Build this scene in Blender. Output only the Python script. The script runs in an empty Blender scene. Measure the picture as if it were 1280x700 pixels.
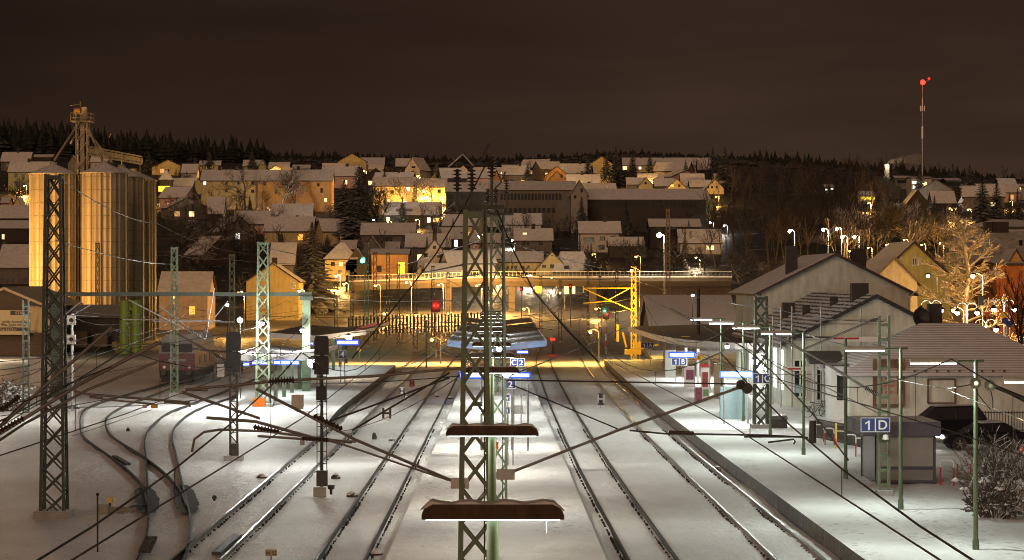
import bpy, math, random
from mathutils import Vector, Matrix, noise
R = math.radians
rnd = random.Random(11)
C = bpy.context.scene.collection
# Camera 8.7 m above the rails, lens 90 mm: the map between the photo and the ground plan
F, H, CX, CY = 3200.0, 8.7, 610.0, 350.0
PZ = 0.55                                    # platform height
def V(*a): return Vector(a)
def P(px, py, Y): return V((px-CX)*Y/F, Y, H-(py-CY)*Y/F)
def XA(px, Y): return (px-CX)*Y/F
def ZA(py, Y): return H-(py-CY)*Y/F
def gY(py, z=0.0): return F*(H-z)/(py-CY)
def GP(px, py, z=0.0):
    Y = gY(py, z); return V((px-CX)*Y/F, Y, z)
def lerp(tab, x):
    if x <= tab[0][0]: return tab[0][1]
    for (a, b), (c, d) in zip(tab, tab[1:]):
        if x <= c: return b+(d-b)*(x-a)/(c-a)
    return tab[-1][1]
def sstep(a, b, x):
    t = max(0, min(1, (x-a)/(b-a))); return t*t*(3-2*t)

# ---------------------------------------------------------------- materials
MATS = {}
def newmat(name):
    m = bpy.data.materials.new(name); m.use_nodes = True
    nt = m.node_tree; b = nt.nodes['Principled BSDF']
    return m, nt, b
def L(nt, a, b): nt.links.new(a, b)
def noise_node(nt, scale, detail=4, rough=.6, coord='Object', stretch=None):
    tc = nt.nodes.new('ShaderNodeTexCoord'); n = nt.nodes.new('ShaderNodeTexNoise')
    n.inputs['Scale'].default_value = scale; n.inputs['Detail'].default_value = detail; n.inputs['Roughness'].default_value = rough
    if stretch:
        mp = nt.nodes.new('ShaderNodeMapping'); mp.inputs['Scale'].default_value = stretch
        L(nt, tc.outputs[coord], mp.inputs[0]); L(nt, mp.outputs[0], n.inputs['Vector'])
    else: L(nt, tc.outputs[coord], n.inputs['Vector'])
    return n
def ramp(nt, src, p0, c0, p1, c1):
    r = nt.nodes.new('ShaderNodeValToRGB'); e = r.color_ramp.elements
    e[0].position, e[1].position = p0, p1
    e[0].color = (*c0, 1) if len(c0) == 3 else c0; e[1].color = (*c1, 1) if len(c1) == 3 else c1
    L(nt, src, r.inputs[0]); return r
def mixc(nt, fac, a, b):
    m = nt.nodes.new('ShaderNodeMix'); m.data_type = 'RGBA'
    for s, x in ((0, fac), (6, a), (7, b)):
        if hasattr(x, 'links'): L(nt, x, m.inputs[s])
        else: m.inputs[s].default_value = x if s == 0 else (*x, 1)
    return m.outputs[2]
def bump(nt, b, src, strength=.3, dist=.05):
    k = nt.nodes.new('ShaderNodeBump'); k.inputs['Strength'].default_value = strength; k.inputs['Distance'].default_value = dist
    L(nt, src, k.inputs['Height']); L(nt, k.outputs[0], b.inputs['Normal']); return k
def paint(name, c, var=.25, rough=.6, metal=0.0, scale=3.0, bmp=.1, stretch=None):
    """painted, weathered surface: colour varied by two noises"""
    if name in MATS: return MATS[name]
    m, nt, b = newmat(name)
    n = noise_node(nt, scale, 5, .65, stretch=stretch)
    lo = tuple(x*(1-var) for x in c); hi = tuple(min(1, x*(1+var*.6)) for x in c)
    r = ramp(nt, n.outputs[0], .3, lo, .7, hi)
    L(nt, r.outputs[0], b.inputs['Base Color'])
    b.inputs['Roughness'].default_value = rough; b.inputs['Metallic'].default_value = metal
    if bmp: bump(nt, b, n.outputs[0], bmp, .02)
    MATS[name] = m; return m
def glow(name, c, s):
    if name in MATS: return MATS[name]
    m, nt, b = newmat(name)
    b.inputs['Base Color'].default_value = (*[min(.8, x) for x in c], 1)
    b.inputs['Emission Color'].default_value = (*c, 1); b.inputs['Emission Strength'].default_value = s
    MATS[name] = m; return m
SNOW = (.80, .80, .81)
def upsnow(name, c, cover=.35, soft=.25, scale=1.2, amount=1.0, var=.25, rough=.7, stretch=None, rows=0):
    """a surface that carries snow on its upward faces; bare colour c elsewhere"""
    if name in MATS: return MATS[name]
    m, nt, b = newmat(name)
    g = nt.nodes.new('ShaderNodeNewGeometry'); s = nt.nodes.new('ShaderNodeSeparateXYZ'); L(nt, g.outputs['True Normal'], s.inputs[0])
    n = noise_node(nt, scale, 5, .65, stretch=stretch)
    add = nt.nodes.new('ShaderNodeMath'); add.operation = 'MULTIPLY_ADD'; add.inputs[1].default_value = .6; add.inputs[2].default_value = -.3
    L(nt, n.outputs[0], add.inputs[0])
    sm = nt.nodes.new('ShaderNodeMath'); sm.operation = 'ADD'; L(nt, s.outputs[2], sm.inputs[0]); L(nt, add.outputs[0], sm.inputs[1])
    r = ramp(nt, sm.outputs[0], cover, (0, 0, 0), min(1, cover+soft), (amount,)*3)
    c1 = ramp(nt, n.outputs[0], .3, tuple(x*(1-var) for x in c), .7, tuple(x*(1+var*.6) for x in c))
    sn = ramp(nt, noise_node(nt, scale*2.3, 4).outputs[0], .3, (.60, .59, .58), .7, SNOW)
    col = mixc(nt, r.outputs[0], c1.outputs[0], sn.outputs[0])
    L(nt, col, b.inputs['Base Color']); b.inputs['Roughness'].default_value = rough
    if rows:
        tc = nt.nodes.new('ShaderNodeTexCoord'); w = nt.nodes.new('ShaderNodeTexWave'); w.bands_direction = 'Z'
        w.inputs['Scale'].default_value = rows; w.inputs['Distortion'].default_value = .6; w.inputs['Detail'].default_value = 1
        L(nt, tc.outputs['Object'], w.inputs['Vector']); bump(nt, b, w.outputs[0], .25, .04)
    else: bump(nt, b, n.outputs[0], .25, .05)
    MATS[name] = m; return m

def make_ground_mat():
    m, nt, b = newmat('trodden_snow')
    big = noise_node(nt, .11, 6, .6, stretch=(1, .45, 1)); fine = noise_node(nt, 2.2, 7, .75, stretch=(1, .55, 1)); mid = noise_node(nt, .7, 5, .62, stretch=(1, .5, 1))
    base = ramp(nt, big.outputs[0], .38, (.66, .65, .64), .60, (.86, .86, .87))
    speck = ramp(nt, fine.outputs[0], .58, (1, 1, 1), .70, (.38, .36, .33))
    mu = nt.nodes.new('ShaderNodeMix'); mu.data_type = 'RGBA'; mu.blend_type = 'MULTIPLY'; mu.inputs[0].default_value = .45
    L(nt, base.outputs[0], mu.inputs[6]); L(nt, speck.outputs[0], mu.inputs[7])
    # thin, dirty patches where ballast or grass shows through, and brushwood on the slopes beyond the line
    at = nt.nodes.new('ShaderNodeAttribute'); at.attribute_name = 'wild'
    pn = ramp(nt, noise_node(nt, .22, 7, .75).outputs[0], .30, (0, 0, 0), .42, (1, 1, 1))
    mm = nt.nodes.new('ShaderNodeMath'); mm.operation = 'MULTIPLY'; L(nt, pn.outputs[0], mm.inputs[0]); L(nt, at.outputs['Fac'], mm.inputs[1])
    col = mixc(nt, mm.outputs[0], mu.outputs[2], (.016, .013, .010))
    L(nt, col, b.inputs['Base Color']); b.inputs['Roughness'].default_value = .55
    b.inputs['Specular IOR Level'].default_value = .35
    ad = nt.nodes.new('ShaderNodeMath'); ad.operation = 'MULTIPLY_ADD'; ad.inputs[1].default_value = .35
    L(nt, fine.outputs[0], ad.inputs[0]); L(nt, mid.outputs[0], ad.inputs[2])
    bump(nt, b, ad.outputs[0], .8, .40)
    return m
M_GROUND = make_ground_mat(); MATS['trodden_snow'] = M_GROUND
def make_platform_mat():
    m, nt, b = newmat('platform_snow')
    g = nt.nodes.new('ShaderNodeNewGeometry'); s = nt.nodes.new('ShaderNodeSeparateXYZ'); L(nt, g.outputs['True Normal'], s.inputs[0])
    big = noise_node(nt, .16, 6, .6); fine = noise_node(nt, 3.1, 6, .7); mid = noise_node(nt, .9, 5, .62)
    base = ramp(nt, big.outputs[0], .30, (.62, .61, .60), .62, (.82, .82, .83))
    tr = ramp(nt, noise_node(nt, .5, 8, .8).outputs[0], .62, (1, 1, 1), .74, (.62, .60, .57))
    # trails of footprints: small dents crowded along a few wandering bands
    tc0 = nt.nodes.new('ShaderNodeTexCoord'); vo = nt.nodes.new('ShaderNodeTexVoronoi'); vo.inputs['Scale'].default_value = 2.3; L(nt, tc0.outputs['Object'], vo.inputs['Vector'])
    band = ramp(nt, noise_node(nt, .22, 3, .5, stretch=(1.6, .30, 1)).outputs[0], .55, (0, 0, 0), .60, (1, 1, 1)); ft = ramp(nt, vo.outputs['Distance'], .16, (1, 1, 1), .30, (0, 0, 0))
    fm = nt.nodes.new('ShaderNodeMath'); fm.operation = 'MULTIPLY'; L(nt, band.outputs[0], fm.inputs[0]); L(nt, ft.outputs[0], fm.inputs[1])
    trc = mixc(nt, fm.outputs[0], tr.outputs[0], (.50, .48, .46))
    mu = nt.nodes.new('ShaderNodeMix'); mu.data_type = 'RGBA'; mu.blend_type = 'MULTIPLY'; mu.inputs[0].default_value = .7
    L(nt, base.outputs[0], mu.inputs[6]); L(nt, trc, mu.inputs[7])
    br = nt.nodes.new('ShaderNodeTexBrick'); br.inputs['Scale'].default_value = 1.0; br.inputs['Brick Width'].default_value = .5; br.inputs['Row Height'].default_value = .6
    br.inputs['Color1'].default_value = (.055, .043, .03, 1); br.inputs['Color2'].default_value = (.03, .024, .018, 1); br.inputs['Mortar'].default_value = (.012, .01, .008, 1)
    br.inputs['Mortar Size'].default_value = .03
    tc = nt.nodes.new('ShaderNodeTexCoord'); mp = nt.nodes.new('ShaderNodeMapping'); mp.inputs['Rotation'].default_value = (0, R(90), R(90)); L(nt, tc.outputs['Object'], mp.inputs[0]); L(nt, mp.outputs[0], br.inputs['Vector'])
    r = ramp(nt, s.outputs[2], .4, (0, 0, 0), .6, (1, 1, 1))
    L(nt, mixc(nt, r.outputs[0], br.outputs['Color'], mu.outputs[2]), b.inputs['Base Color']); b.inputs['Roughness'].default_value = .6
    ad = nt.nodes.new('ShaderNodeMath'); ad.operation = 'MULTIPLY_ADD'; ad.inputs[1].default_value = .35
    L(nt, fine.outputs[0], ad.inputs[0]); L(nt, mid.outputs[0], ad.inputs[2])
    sb = nt.nodes.new('ShaderNodeMath'); sb.operation = 'MULTIPLY_ADD'; sb.inputs[1].default_value = -.35; L(nt, fm.outputs[0], sb.inputs[0]); L(nt, ad.outputs[0], sb.inputs[2]); bump(nt, b, sb.outputs[0], .7, .3)
    return m
M_PLAT = make_platform_mat()

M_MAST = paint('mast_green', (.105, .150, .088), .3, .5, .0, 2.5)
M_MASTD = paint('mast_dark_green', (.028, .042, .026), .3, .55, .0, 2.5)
M_STEEL = paint('galvanised_steel', (.36, .37, .37), .25, .45, .6, 4)
M_DSTEEL = paint('dark_steel', (.05, .048, .045), .3, .5, .5, 4)
M_WIRE = paint('weathered_wire', (.028, .025, .023), .2, .7, .1, 6, 0)
M_PALE = paint('lamplit_wire', (.20, .19, .18), .2, .6, .2, 6, 0)  # paler copy of the wire, lamplight caught on it put into the colour
M_TUBE = paint('cantilever_tube', (.19, .18, .165), .3, .5, .4, 5)
M_INS = paint('brown_porcelain', (.045, .028, .022), .2, .25, 0, 8)
M_BLACK = paint('matt_black', (.014, .014, .014), .3, .6, 0, 3)
M_CONC = upsnow('concrete_snow', (.28, .27, .25), .5, .2, 1.5)
M_RUST = paint('rusty_brown', (.10, .045, .022), .5, .8, 0, 5, .2)
M_RAIL = paint('rail_steel', (.016, .013, .011), .3, .5, .2, 3, 0)
M_RAIL2 = paint('polished_rail_steel', (.16, .15, .15), .3, .3, .9, 3, 0)
M_BLUE = paint('sign_blue', (.020, .035, .16), .12, .4, 0, 3, 0)
M_WHITE = paint('white_paint', (.75, .75, .74), .06, .45, 0, 3, 0)
M_RED = paint('red_paint', (.42, .03, .025), .2, .4, 0, 3, 0)
M_YEL = paint('yellow_paint', (.60, .42, .02), .15, .45, 0, 3, 0)
M_ORG = paint('orange_paint', (.60, .16, .01), .2, .45, 0, 3, 0)
M_ROOFS = upsnow('snowy_roof', (.055, .04, .034), .22, .12, .5, 1, .3, .75, rows=3.2)
M_ROOFT = upsnow('thin_snow_roof', (.06, .045, .04), .30, .45, 1.6, .75, .3, .75, rows=4)
M_BARK = upsnow('bark_snow', (.03, .024, .018), .45, .3, 3, .8)
M_TWIG = upsnow('twig_snow', (.03, .023, .017), .5, .3, 3, .7)
M_NEEDLE = upsnow('needles_snow', (.012, .018, .010), .78, .2, .9, .5)
M_FOREST = upsnow('forest_needles', (.015, .018, .011), .70, .3, .6, .22)
M_GLASSD = paint('dark_window', (.018, .018, .02), .2, .15, 0, 2, 0)
W_WARM = glow('warm_window', (1, .72, .34), 1.6)
W_WHITE = glow('white_window', (.95, 1, .88), 1.6)
W_ORNG = glow('orange_window', (1, .45, .07), 1.3)
W_DIM = glow('dim_window', (1, .55, .22), .5)
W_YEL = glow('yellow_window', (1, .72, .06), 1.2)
G_TUBE = glow('fluorescent_tube', (.93, 1, .93), 6.0)
G_WHITE = glow('white_lamp', (1, .98, .92), 25.0)
G_SOD = glow('sodium_lamp', (1, .5, .10), 22.0)
G_WARMW = glow('warm_white_lamp', (1, .78, .5), 40.0)
G_RED = glow('signal_red', (1, .012, .012), 6.0)
G_GREEN = glow('signal_green', (.05, 1, .45), 12.0)
G_SIGN = glow('lit_sign_white', (.78, .90, 1), 1.15)
G_SIGNB = glow('lit_sign_blue', (.01, .09, .80), .7)

# ---------------------------------------------------------------- mesh builder
ORG = {}
class MB:
    def __init__(s): s.v, s.f, s.s = [], [], []
    def add(s, vs, fs, smooth=False):
        o = len(s.v); s.v += [Vector(v) for v in vs]
        s.f += [tuple(i+o for i in f) for f in fs]; s.s += [smooth]*len(fs); return s
    def box(s, x0, x1, y0, y1, z0, z1):
        return s.add([(x0,y0,z0),(x1,y0,z0),(x1,y1,z0),(x0,y1,z0),(x0,y0,z1),(x1,y0,z1),(x1,y1,z1),(x0,y1,z1)],
                     [(3,2,1,0),(4,5,6,7),(0,1,5,4),(1,2,6,5),(2,3,7,6),(3,0,4,7)])
    def cbox(s, c, w, d, h, rz=0.0):
        """box standing on c, turned by rz"""
        ca, sa = math.cos(rz), math.sin(rz); q = []
        for z in (0, h):
            for x, y in ((-w/2,-d/2),(w/2,-d/2),(w/2,d/2),(-w/2,d/2)):
                q.append((c[0]+x*ca-y*sa, c[1]+x*sa+y*ca, c[2]+z))
        return s.add(q, [(3,2,1,0),(4,5,6,7),(0,1,5,4),(1,2,6,5),(2,3,7,6),(3,0,4,7)])
    def bar(s, a, b, w, h=None):
        a, b = Vector(a), Vector(b); h = h or w; d = (b-a)
        if d.length < 1e-6: return s
        d.normalize(); up = V(0,0,1) if abs(d.z) < .95 else V(0,1,0)
        x = d.cross(up).normalized(); y = x.cross(d).normalized()
        q = [p+x*i*w/2+y*j*h/2 for p in (a, b) for i, j in ((-1,-1),(1,-1),(1,1),(-1,1))]
        return s.add(q, [(0,1,2,3),(7,6,5,4),(4,5,1,0),(5,6,2,1),(6,7,3,2),(7,4,0,3)])
    def tube(s, pts, r, n=6, r2=None, cap=True):
        pts = [Vector(p) for p in pts]; m = len(pts); q = []; px = None
        for i, p in enumerate(pts):
            d = (pts[min(i+1, m-1)]-pts[max(i-1, 0)])
            d = d.normalized() if d.length > 1e-9 else V(0,0,1)
            if px is None:
                up = V(0,0,1) if abs(d.z) < .9 else V(1,0,0); x = d.cross(up).normalized()
            else:
                x = px-d*px.dot(d); x = x.normalized() if x.length > 1e-6 else d.orthogonal().normalized()
            px = x; y = d.cross(x); rr = r if r2 is None else r+(r2-r)*i/max(1, m-1)
            q += [p+(x*math.cos(2*math.pi*k/n)+y*math.sin(2*math.pi*k/n))*rr for k in range(n)]
        fs = [(i*n+k, i*n+(k+1)%n, (i+1)*n+(k+1)%n, (i+1)*n+k) for i in range(m-1) for k in range(n)]
        s.add(q, fs, n > 5)
        if cap: s.add(q[:n], [tuple(range(n-1, -1, -1))]); s.add(q[(m-1)*n:], [tuple(range(n))])
        return s
    def lathe(s, c, prof, n=16, axis=None):
        """profile of (radius, height) turned about axis through c"""
        c = Vector(c); ax = Vector(axis).normalized() if axis is not None else V(0,0,1)
        x = ax.orthogonal().normalized() if axis is not None else V(1,0,0); y = ax.cross(x); q = []
        for r, z in prof: q += [c+ax*z+(x*math.cos(2*math.pi*k/n)+y*math.sin(2*math.pi*k/n))*max(r, 1e-4) for k in range(n)]
        m = len(prof)
        fs = [(i*n+k, i*n+(k+1)%n, (i+1)*n+(k+1)%n, (i+1)*n+k) for i in range(m-1) for k in range(n)]
        s.add(q, fs, True)
        if prof[0][0] > .02: s.add(q[:n], [tuple(range(n-1, -1, -1))])
        if prof[-1][0] > .02: s.add(q[(m-1)*n:], [tuple(range(n))])
        return s
    def ball(s, c, r, n=10, sz=1.0):
        return s.lathe((c[0], c[1], c[2]), [(r*math.sin(math.pi*i/n), -r*sz*math.cos(math.pi*i/n)) for i in range(n+1)], n*2)
    def extrude(s, poly, d):
        """closed polygon (3-D points) pushed along d"""
        poly = [Vector(p) for p in poly]; d = Vector(d); n = len(poly)
        nor = V(0,0,0)
        for i in range(n): nor += poly[i].cross(poly[(i+1) % n])
        if nor.dot(d) > 0: poly = poly[::-1]
        return s.add(poly+[p+d for p in poly], [tuple(range(n)), tuple(range(2*n-1, n-1, -1))]+[(i, i+n, (i+1) % n+n, (i+1) % n) for i in range(n)])
    def build(s, name, mat, parent=None, smooth=None, at=None):
        me = bpy.data.meshes.new(name)
        if parent is not None: o = ORG[parent.name]
        elif at is not None: o = Vector(at)
        else:
            xs = [v.x for v in s.v]; ys = [v.y for v in s.v]; zs = [v.z for v in s.v]
            o = V((min(xs)+max(xs))/2, (min(ys)+max(ys))/2, min(zs))
        me.from_pydata([tuple(v-o) for v in s.v], [], s.f)
        me.polygons.foreach_set('use_smooth', s.s if smooth is None else [smooth]*len(s.f))
        me.materials.append(mat); me.update()
        ob = bpy.data.objects.new(name, me); C.objects.link(ob)
        if parent is not None: ob.parent = parent
        else: ob.location = o
        ORG[ob.name] = o
        return ob
LABELS = {}
def tag(o, label, cat, group=None, kind=None):
    if label: o['label'] = label
    if cat: o['category'] = cat
    if group: o['group'] = group
    if kind: o['kind'] = kind
    if label: LABELS.setdefault(label, []).append(o.name)
    return o
def thing(name, label, cat, loc=(0,0,0), group=None):
    o = bpy.data.objects.new(name, None); C.objects.link(o); o.location = loc; o.empty_display_size = .3
    ORG[o.name] = Vector(loc); return tag(o, label, cat, group)
def struct(o): o['kind'] = 'structure'; return o
KIDS = {}
def kids(o): return [c for c in C.objects if c.parent == o]
def dup(root, loc, rz=0.0, sc=1.0, label=None, group=None, tree=None):
    """copy of a thing, its parts and their sub-parts"""
    r = root.copy(); C.objects.link(r); r.location = loc; r.rotation_euler = (0, 0, rz)
    r.scale = (sc,)*3 if not isinstance(sc, tuple) else sc
    ORG[r.name] = Vector(loc)
    if label: r['label'] = label; LABELS.setdefault(label, []).append(r.name)
    if group: r['group'] = group
    def rec(a, b):
        if a.name not in KIDS: KIDS[a.name] = kids(a)
        for c in KIDS[a.name]:
            d = c.copy(); C.objects.link(d); d.parent = b; rec(c, d)
    rec(root, r); return r
def text(body, size, loc, parent, mat, rz=0.0, name='lettering', align='CENTER', bold=0.0):
    if body == '1' and parent is not None:
        c = Vector(loc); h = size*.36; w_ = size*.085; m = MB()
        m.extrude([c+V(x,0,z) for x, z in ((0,-h),(w_*1.6,-h),(w_*1.6,h),(w_*.4,h),(-w_*2.6,h*.52),(-w_*2.6,h*.22),(0,h*.56))], V(0,.006,0)); return m.build(name, mat, parent)
    cu = bpy.data.curves.new(name, 'FONT'); cu.body = body; cu.size = size; cu.align_x = align; cu.align_y = 'CENTER'; cu.extrude = .004; cu.offset = bold
    cu.materials.append(mat); o = bpy.data.objects.new(name, cu); C.objects.link(o)
    o.location = Vector(loc)-(ORG[parent.name] if parent else V(0,0,0)); o.rotation_euler = (R(90), 0, rz)
    if parent: o.parent = parent
    return o
def lamp(kind, loc, power, color, parent=None, size=.3, size_y=None, rot=(0,0,0), spot=None, blend=.5, name='light'):
    d = bpy.data.lights.new(name, kind); d.energy = power; d.color = color
    if kind == 'AREA':
        d.size = size
        if size_y: d.shape = 'RECTANGLE'; d.size_y = size_y
    elif kind in ('POINT', 'SPOT'): d.shadow_soft_size = size
    if kind == 'SPOT': d.spot_size = spot or R(120); d.spot_blend = blend
    o = bpy.data.objects.new(name, d); C.objects.link(o); o.rotation_euler = rot
    o.location = Vector(loc)-(ORG[parent.name] if parent else V(0,0,0))
    if parent: o.parent = parent
    return o
SODC = (1, .50, .12); WHC = (.90, 1, .90); WARMC = (1, .76, .46)

# ---------------------------------------------------------------- camera, sky, moonless town glow
scene = bpy.context.scene
cam = bpy.data.cameras.new('camera'); co = bpy.data.objects.new('camera', cam); C.objects.link(co); scene.camera = co
co.location = (0, 0, H); co.rotation_euler = (R(90), 0, 0)
cam.sensor_width = 36; cam.lens = 36*F/1280; cam.shift_x = 30/1280; cam.clip_end = 6000; cam.clip_start = .5
scene.view_settings.view_transform = 'Standard'; scene.view_settings.look = 'None'; scene.view_settings.exposure = 0; scene.view_settings.gamma = 1
try: scene.cycles.use_denoising = True; scene.cycles.denoiser = 'OPENIMAGEDENOISE'
except Exception: pass
scene.cycles.max_bounces = 4; scene.cycles.diffuse_bounces = 2; scene.cycles.glossy_bounces = 2; scene.cycles.transmission_bounces = 3; scene.cycles.sample_clamp_indirect = 4
scene.cycles.use_light_tree = True
scene.cycles.pixel_filter_type = 'BLACKMAN_HARRIS'; scene.cycles.filter_width = 1.05
w = bpy.data.worlds.new('World'); scene.world = w; w.use_nodes = True
nt = w.node_tree; bg = nt.nodes['Background']
tc = nt.nodes.new('ShaderNodeTexCoord'); sp = nt.nodes.new('ShaderNodeSeparateXYZ'); L(nt, tc.outputs['Generated'], sp.inputs[0])
rz_ = nt.nodes.new('ShaderNodeValToRGB'); e = rz_.color_ramp.elements
e[0].position = 0; e[0].color = (.031, .0175, .0115, 1); e[1].position = .045; e[1].color = (.0345, .0195, .0125, 1)
for p, c in ((.105, (.0235, .0130, .0090, 1)), (.3, (.030, .019, .013, 1)), (.8, (.040, .028, .021, 1))):
    k = e.new(p); k.color = c
L(nt, sp.outputs[2], rz_.inputs[0])
# the cloud over the town on the right of the valley glows a little more than over the wood
mr = nt.nodes.new('ShaderNodeMapRange'); mr.inputs[1].default_value = -.20; mr.inputs[2].default_value = .07; mr.inputs[3].default_value = .58; mr.inputs[4].default_value = 1.15
L(nt, sp.outputs[0], mr.inputs[0])
cn = nt.nodes.new('ShaderNodeTexNoise'); cn.inputs['Scale'].default_value = 3.2; cn.inputs['Detail'].default_value = 5; cmap = nt.nodes.new('ShaderNodeMapping'); cmap.inputs['Scale'].default_value = (1.6, 1.6, 9); L(nt, tc.outputs['Generated'], cmap.inputs[0]); L(nt, cmap.outputs[0], cn.inputs['Vector'])
cm_ = nt.nodes.new('ShaderNodeMapRange'); cm_.inputs[1].default_value = .25; cm_.inputs[2].default_value = .75; cm_.inputs[3].default_value = .70; cm_.inputs[4].default_value = 1.34; L(nt, cn.outputs[0], cm_.inputs[0])
cmul = nt.nodes.new('ShaderNodeMath'); cmul.operation = 'MULTIPLY'; L(nt, mr.outputs[0], cmul.inputs[0]); L(nt, cm_.outputs[0], cmul.inputs[1])
sc_ = nt.nodes.new('ShaderNodeVectorMath'); sc_.operation = 'SCALE'; L(nt, rz_.outputs[0], sc_.inputs[0]); L(nt, cmul.outputs[0], sc_.inputs['Scale'])
L(nt, sc_.outputs[0], bg.inputs['Color']); bg.inputs['Strength'].default_value = 1.14
sun = bpy.data.lights.new('town_glow', 'SUN'); so = bpy.data.objects.new('town_glow', sun); C.objects.link(so)
sun.energy = .84; sun.color = (1, .57, .35); sun.angle = R(35); so.rotation_euler = (R(72), 0, R(-14))

# ---------------------------------------------------------------- terrain
T_TAB = [(0,0),(400,0),(440,1),(520,6),(600,14),(700,24),(850,38),(1000,52),(1150,62),(1400,76),(1500,79.5),(1700,86),(2600,92)]
Z_NEED = [(0,88.4),(100,84.6),(200,79),(300,76),(450,74),(600,73.4),(700,74.3),(780,77.6),(900,75),(1000,72),(1100,67),(1280,61.7)]
def T(X, Y):
    if Y < 395: return 0.0
    px = CX+F*X/Y
    z = lerp(T_TAB, Y); z *= 1+(lerp(Z_NEED, px)/79.5-1)*sstep(700, 1400, Y)
    return z+(noise.noise((X*.02, Y*.02, 0))*1.2)*sstep(420, 600, Y)
def TY(px, py):
    """distance at which the ground shows at this pixel"""
    if py > 415: return gY(py)
    Y = 400.0
    while Y < 1600:
        if CY-(T((px-CX)*Y/F, Y)-H)*F/Y <= py: return Y
        Y += 2
    return 1600.0
rows = [-30+4*i for i in range(9)]
y = 10.0
while y < 2600:
    rows.append(y); y += 1.2 if y < 200 else 3 if y < 280 else (8 if y < 500 else 20)
NC = 150; vs = []; fs = []; wild = []
for yy in rows:
    hw = 75+max(0, yy)*.36
    for k in range(NC+1):
        s = k/NC*2-1; x = s*hw
        z = T(x, yy)
        if yy < 400: z += .06*noise.noise((x*1.2, yy*.018, 50.0))+.075*noise.noise((x*.3, yy*.10, 3.0))+.07*noise.noise((x*.8, yy*.3, 9.0))-.05
        vs.append((x, yy, z))
        px = CX+F*x/max(30, yy)
        wild.append(max(sstep(425, 500, yy)*.96, .80*sstep(272, 300, yy)*(1-sstep(60, 75, abs(x))), sstep(-27, -33, x)*0 if yy < 100 else 0))
for i in range(len(rows)-1):
    for k in range(NC):
        a = i*(NC+1)+k; fs.append((a, a+1, a+NC+2, a+NC+1))
g = MB(); g.add(vs, fs, True); go = g.build('ground', M_GROUND, at=(0,0,0)); struct(go)
at_ = go.data.attributes.new('wild', 'FLOAT', 'POINT'); at_.data.foreach_set('value', wild)
# ---------------------------------------------------------------- tracks
def spline(pts, step=4.0):
    pts = [Vector((*p, 0)) if len(p) == 2 else Vector(p) for p in pts]; out = []
    for i in range(len(pts)-1):
        a, b, c, d = pts[max(i-1, 0)], pts[i], pts[i+1], pts[min(i+2, len(pts)-1)]
        n = max(1, int((c-b).length/step))
        for k in range(n):
            t = k/n; out.append(.5*((2*b)+(c-a)*t+(2*a-5*b+4*c-d)*t*t+(3*b-a-3*c+d)*t**3))
    out.append(pts[-1]); return out
def rail_mesh(path, w=.075, z=.12):
    m = MB(); q = []
    n = len(path)
    for i, p in enumerate(path):
        d = path[min(i+1, n-1)]-path[max(i-1, 0)]; d.z = 0; d.normalize(); x = V(d.y, -d.x, 0)
        q += [p-x*w*.5+V(0,0,z), p+x*w*.5+V(0,0,z), p+x*w*.5+V(0,0,z-.05), p+x*w*.22+V(0,0,z-.06), p+x*w*.22+V(0,0,-.15), p-x*w*.22+V(0,0,-.15), p-x*w*.22+V(0,0,z-.06), p-x*w*.5+V(0,0,z-.05)]
    k = 8; fs = [(i*k+j, i*k+(j+1)%k, (i+1)*k+(j+1)%k, (i+1)*k+j) for i in range(n-1) for j in range(k)]
    fs = [f[::-1] for f in fs]
    m.add(q, fs); return m
def offset(path, o):
    r = []; n = len(path)
    for i, p in enumerate(path):
        d = path[min(i+1, n-1)]-path[max(i-1, 0)]; d.z = 0; d.normalize(); r.append(p+V(d.y, -d.x, 0)*o)
    return r
TR = {1: [(9.75,-20),(9.65,60),(9.6,100),(9.55,140),(9.8,190),(10.5,255),(11.8,310),(13.2,360),(15,440)],
      2: [(5.25,-20),(5.15,60),(4.95,110),(4.95,150),(5.1,190),(5.7,260),(6.9,310),(8.4,360),(10.4,440)],
      3: [(-5.2,-20),(-4.67,60),(-3.95,160),(-3.2,260),(-2.3,310),(-.8,360),(2,440)],
      4: [(-9.7,-20),(-9.12,60),(-8.4,160),(-7.7,255),(-6.9,310),(-5.5,360),(-3,440)]}
TP = {k: spline(v) for k, v in TR.items()}
def trackx(k, Y):
    p = TP[k]
    for a, b in zip(p, p[1:]):
        if a.y <= Y <= b.y: return a.x+(b.x-a.x)*(Y-a.y)/(b.y-a.y)
    return p[-1].x
for k, lab in ((1, 'two rails in the snow beside the long dark platform edge of the station canopy'),
               (2, 'two rails in the snow just beside the right edge of the middle platform'),
               (3, 'two rails in trampled snow just beside the left edge of the middle platform'),
               (4, 'two rails in the snow beside the lamp-lit left platform with the butterfly canopies')):
    t = thing('railway_track', lab, 'railway track', (*TP[k][0][:2], 0), 'tracks through the station')
    for s in (-1, 1):
        r_ = rail_mesh(offset(TP[k], s*.755)).build('rail', M_RAIL2 if k in (1, 4) else M_RAIL, t); m = MB(); yy = 26.0
        while yy < 150: x_ = trackx(k, yy)+s*.755+(.13 if k > 2 else -.13); ln = rnd.uniform(.03,.09); m.box(x_-ln/2, x_+ln/2, yy-.06, yy+.06, -.1, .02+rnd.uniform(-.03,.02)); yy += rnd.choice((.62,.62,1.24))
        for a_ in range(25, 150, 5): m.bar((trackx(k,a_)+s*.755,a_-.05,-.2),(trackx(k,a_+5)+s*.755,a_+5.05,-.2),.3,.2)
        m.build('sleeper_tooth', M_RAIL, r_)
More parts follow.
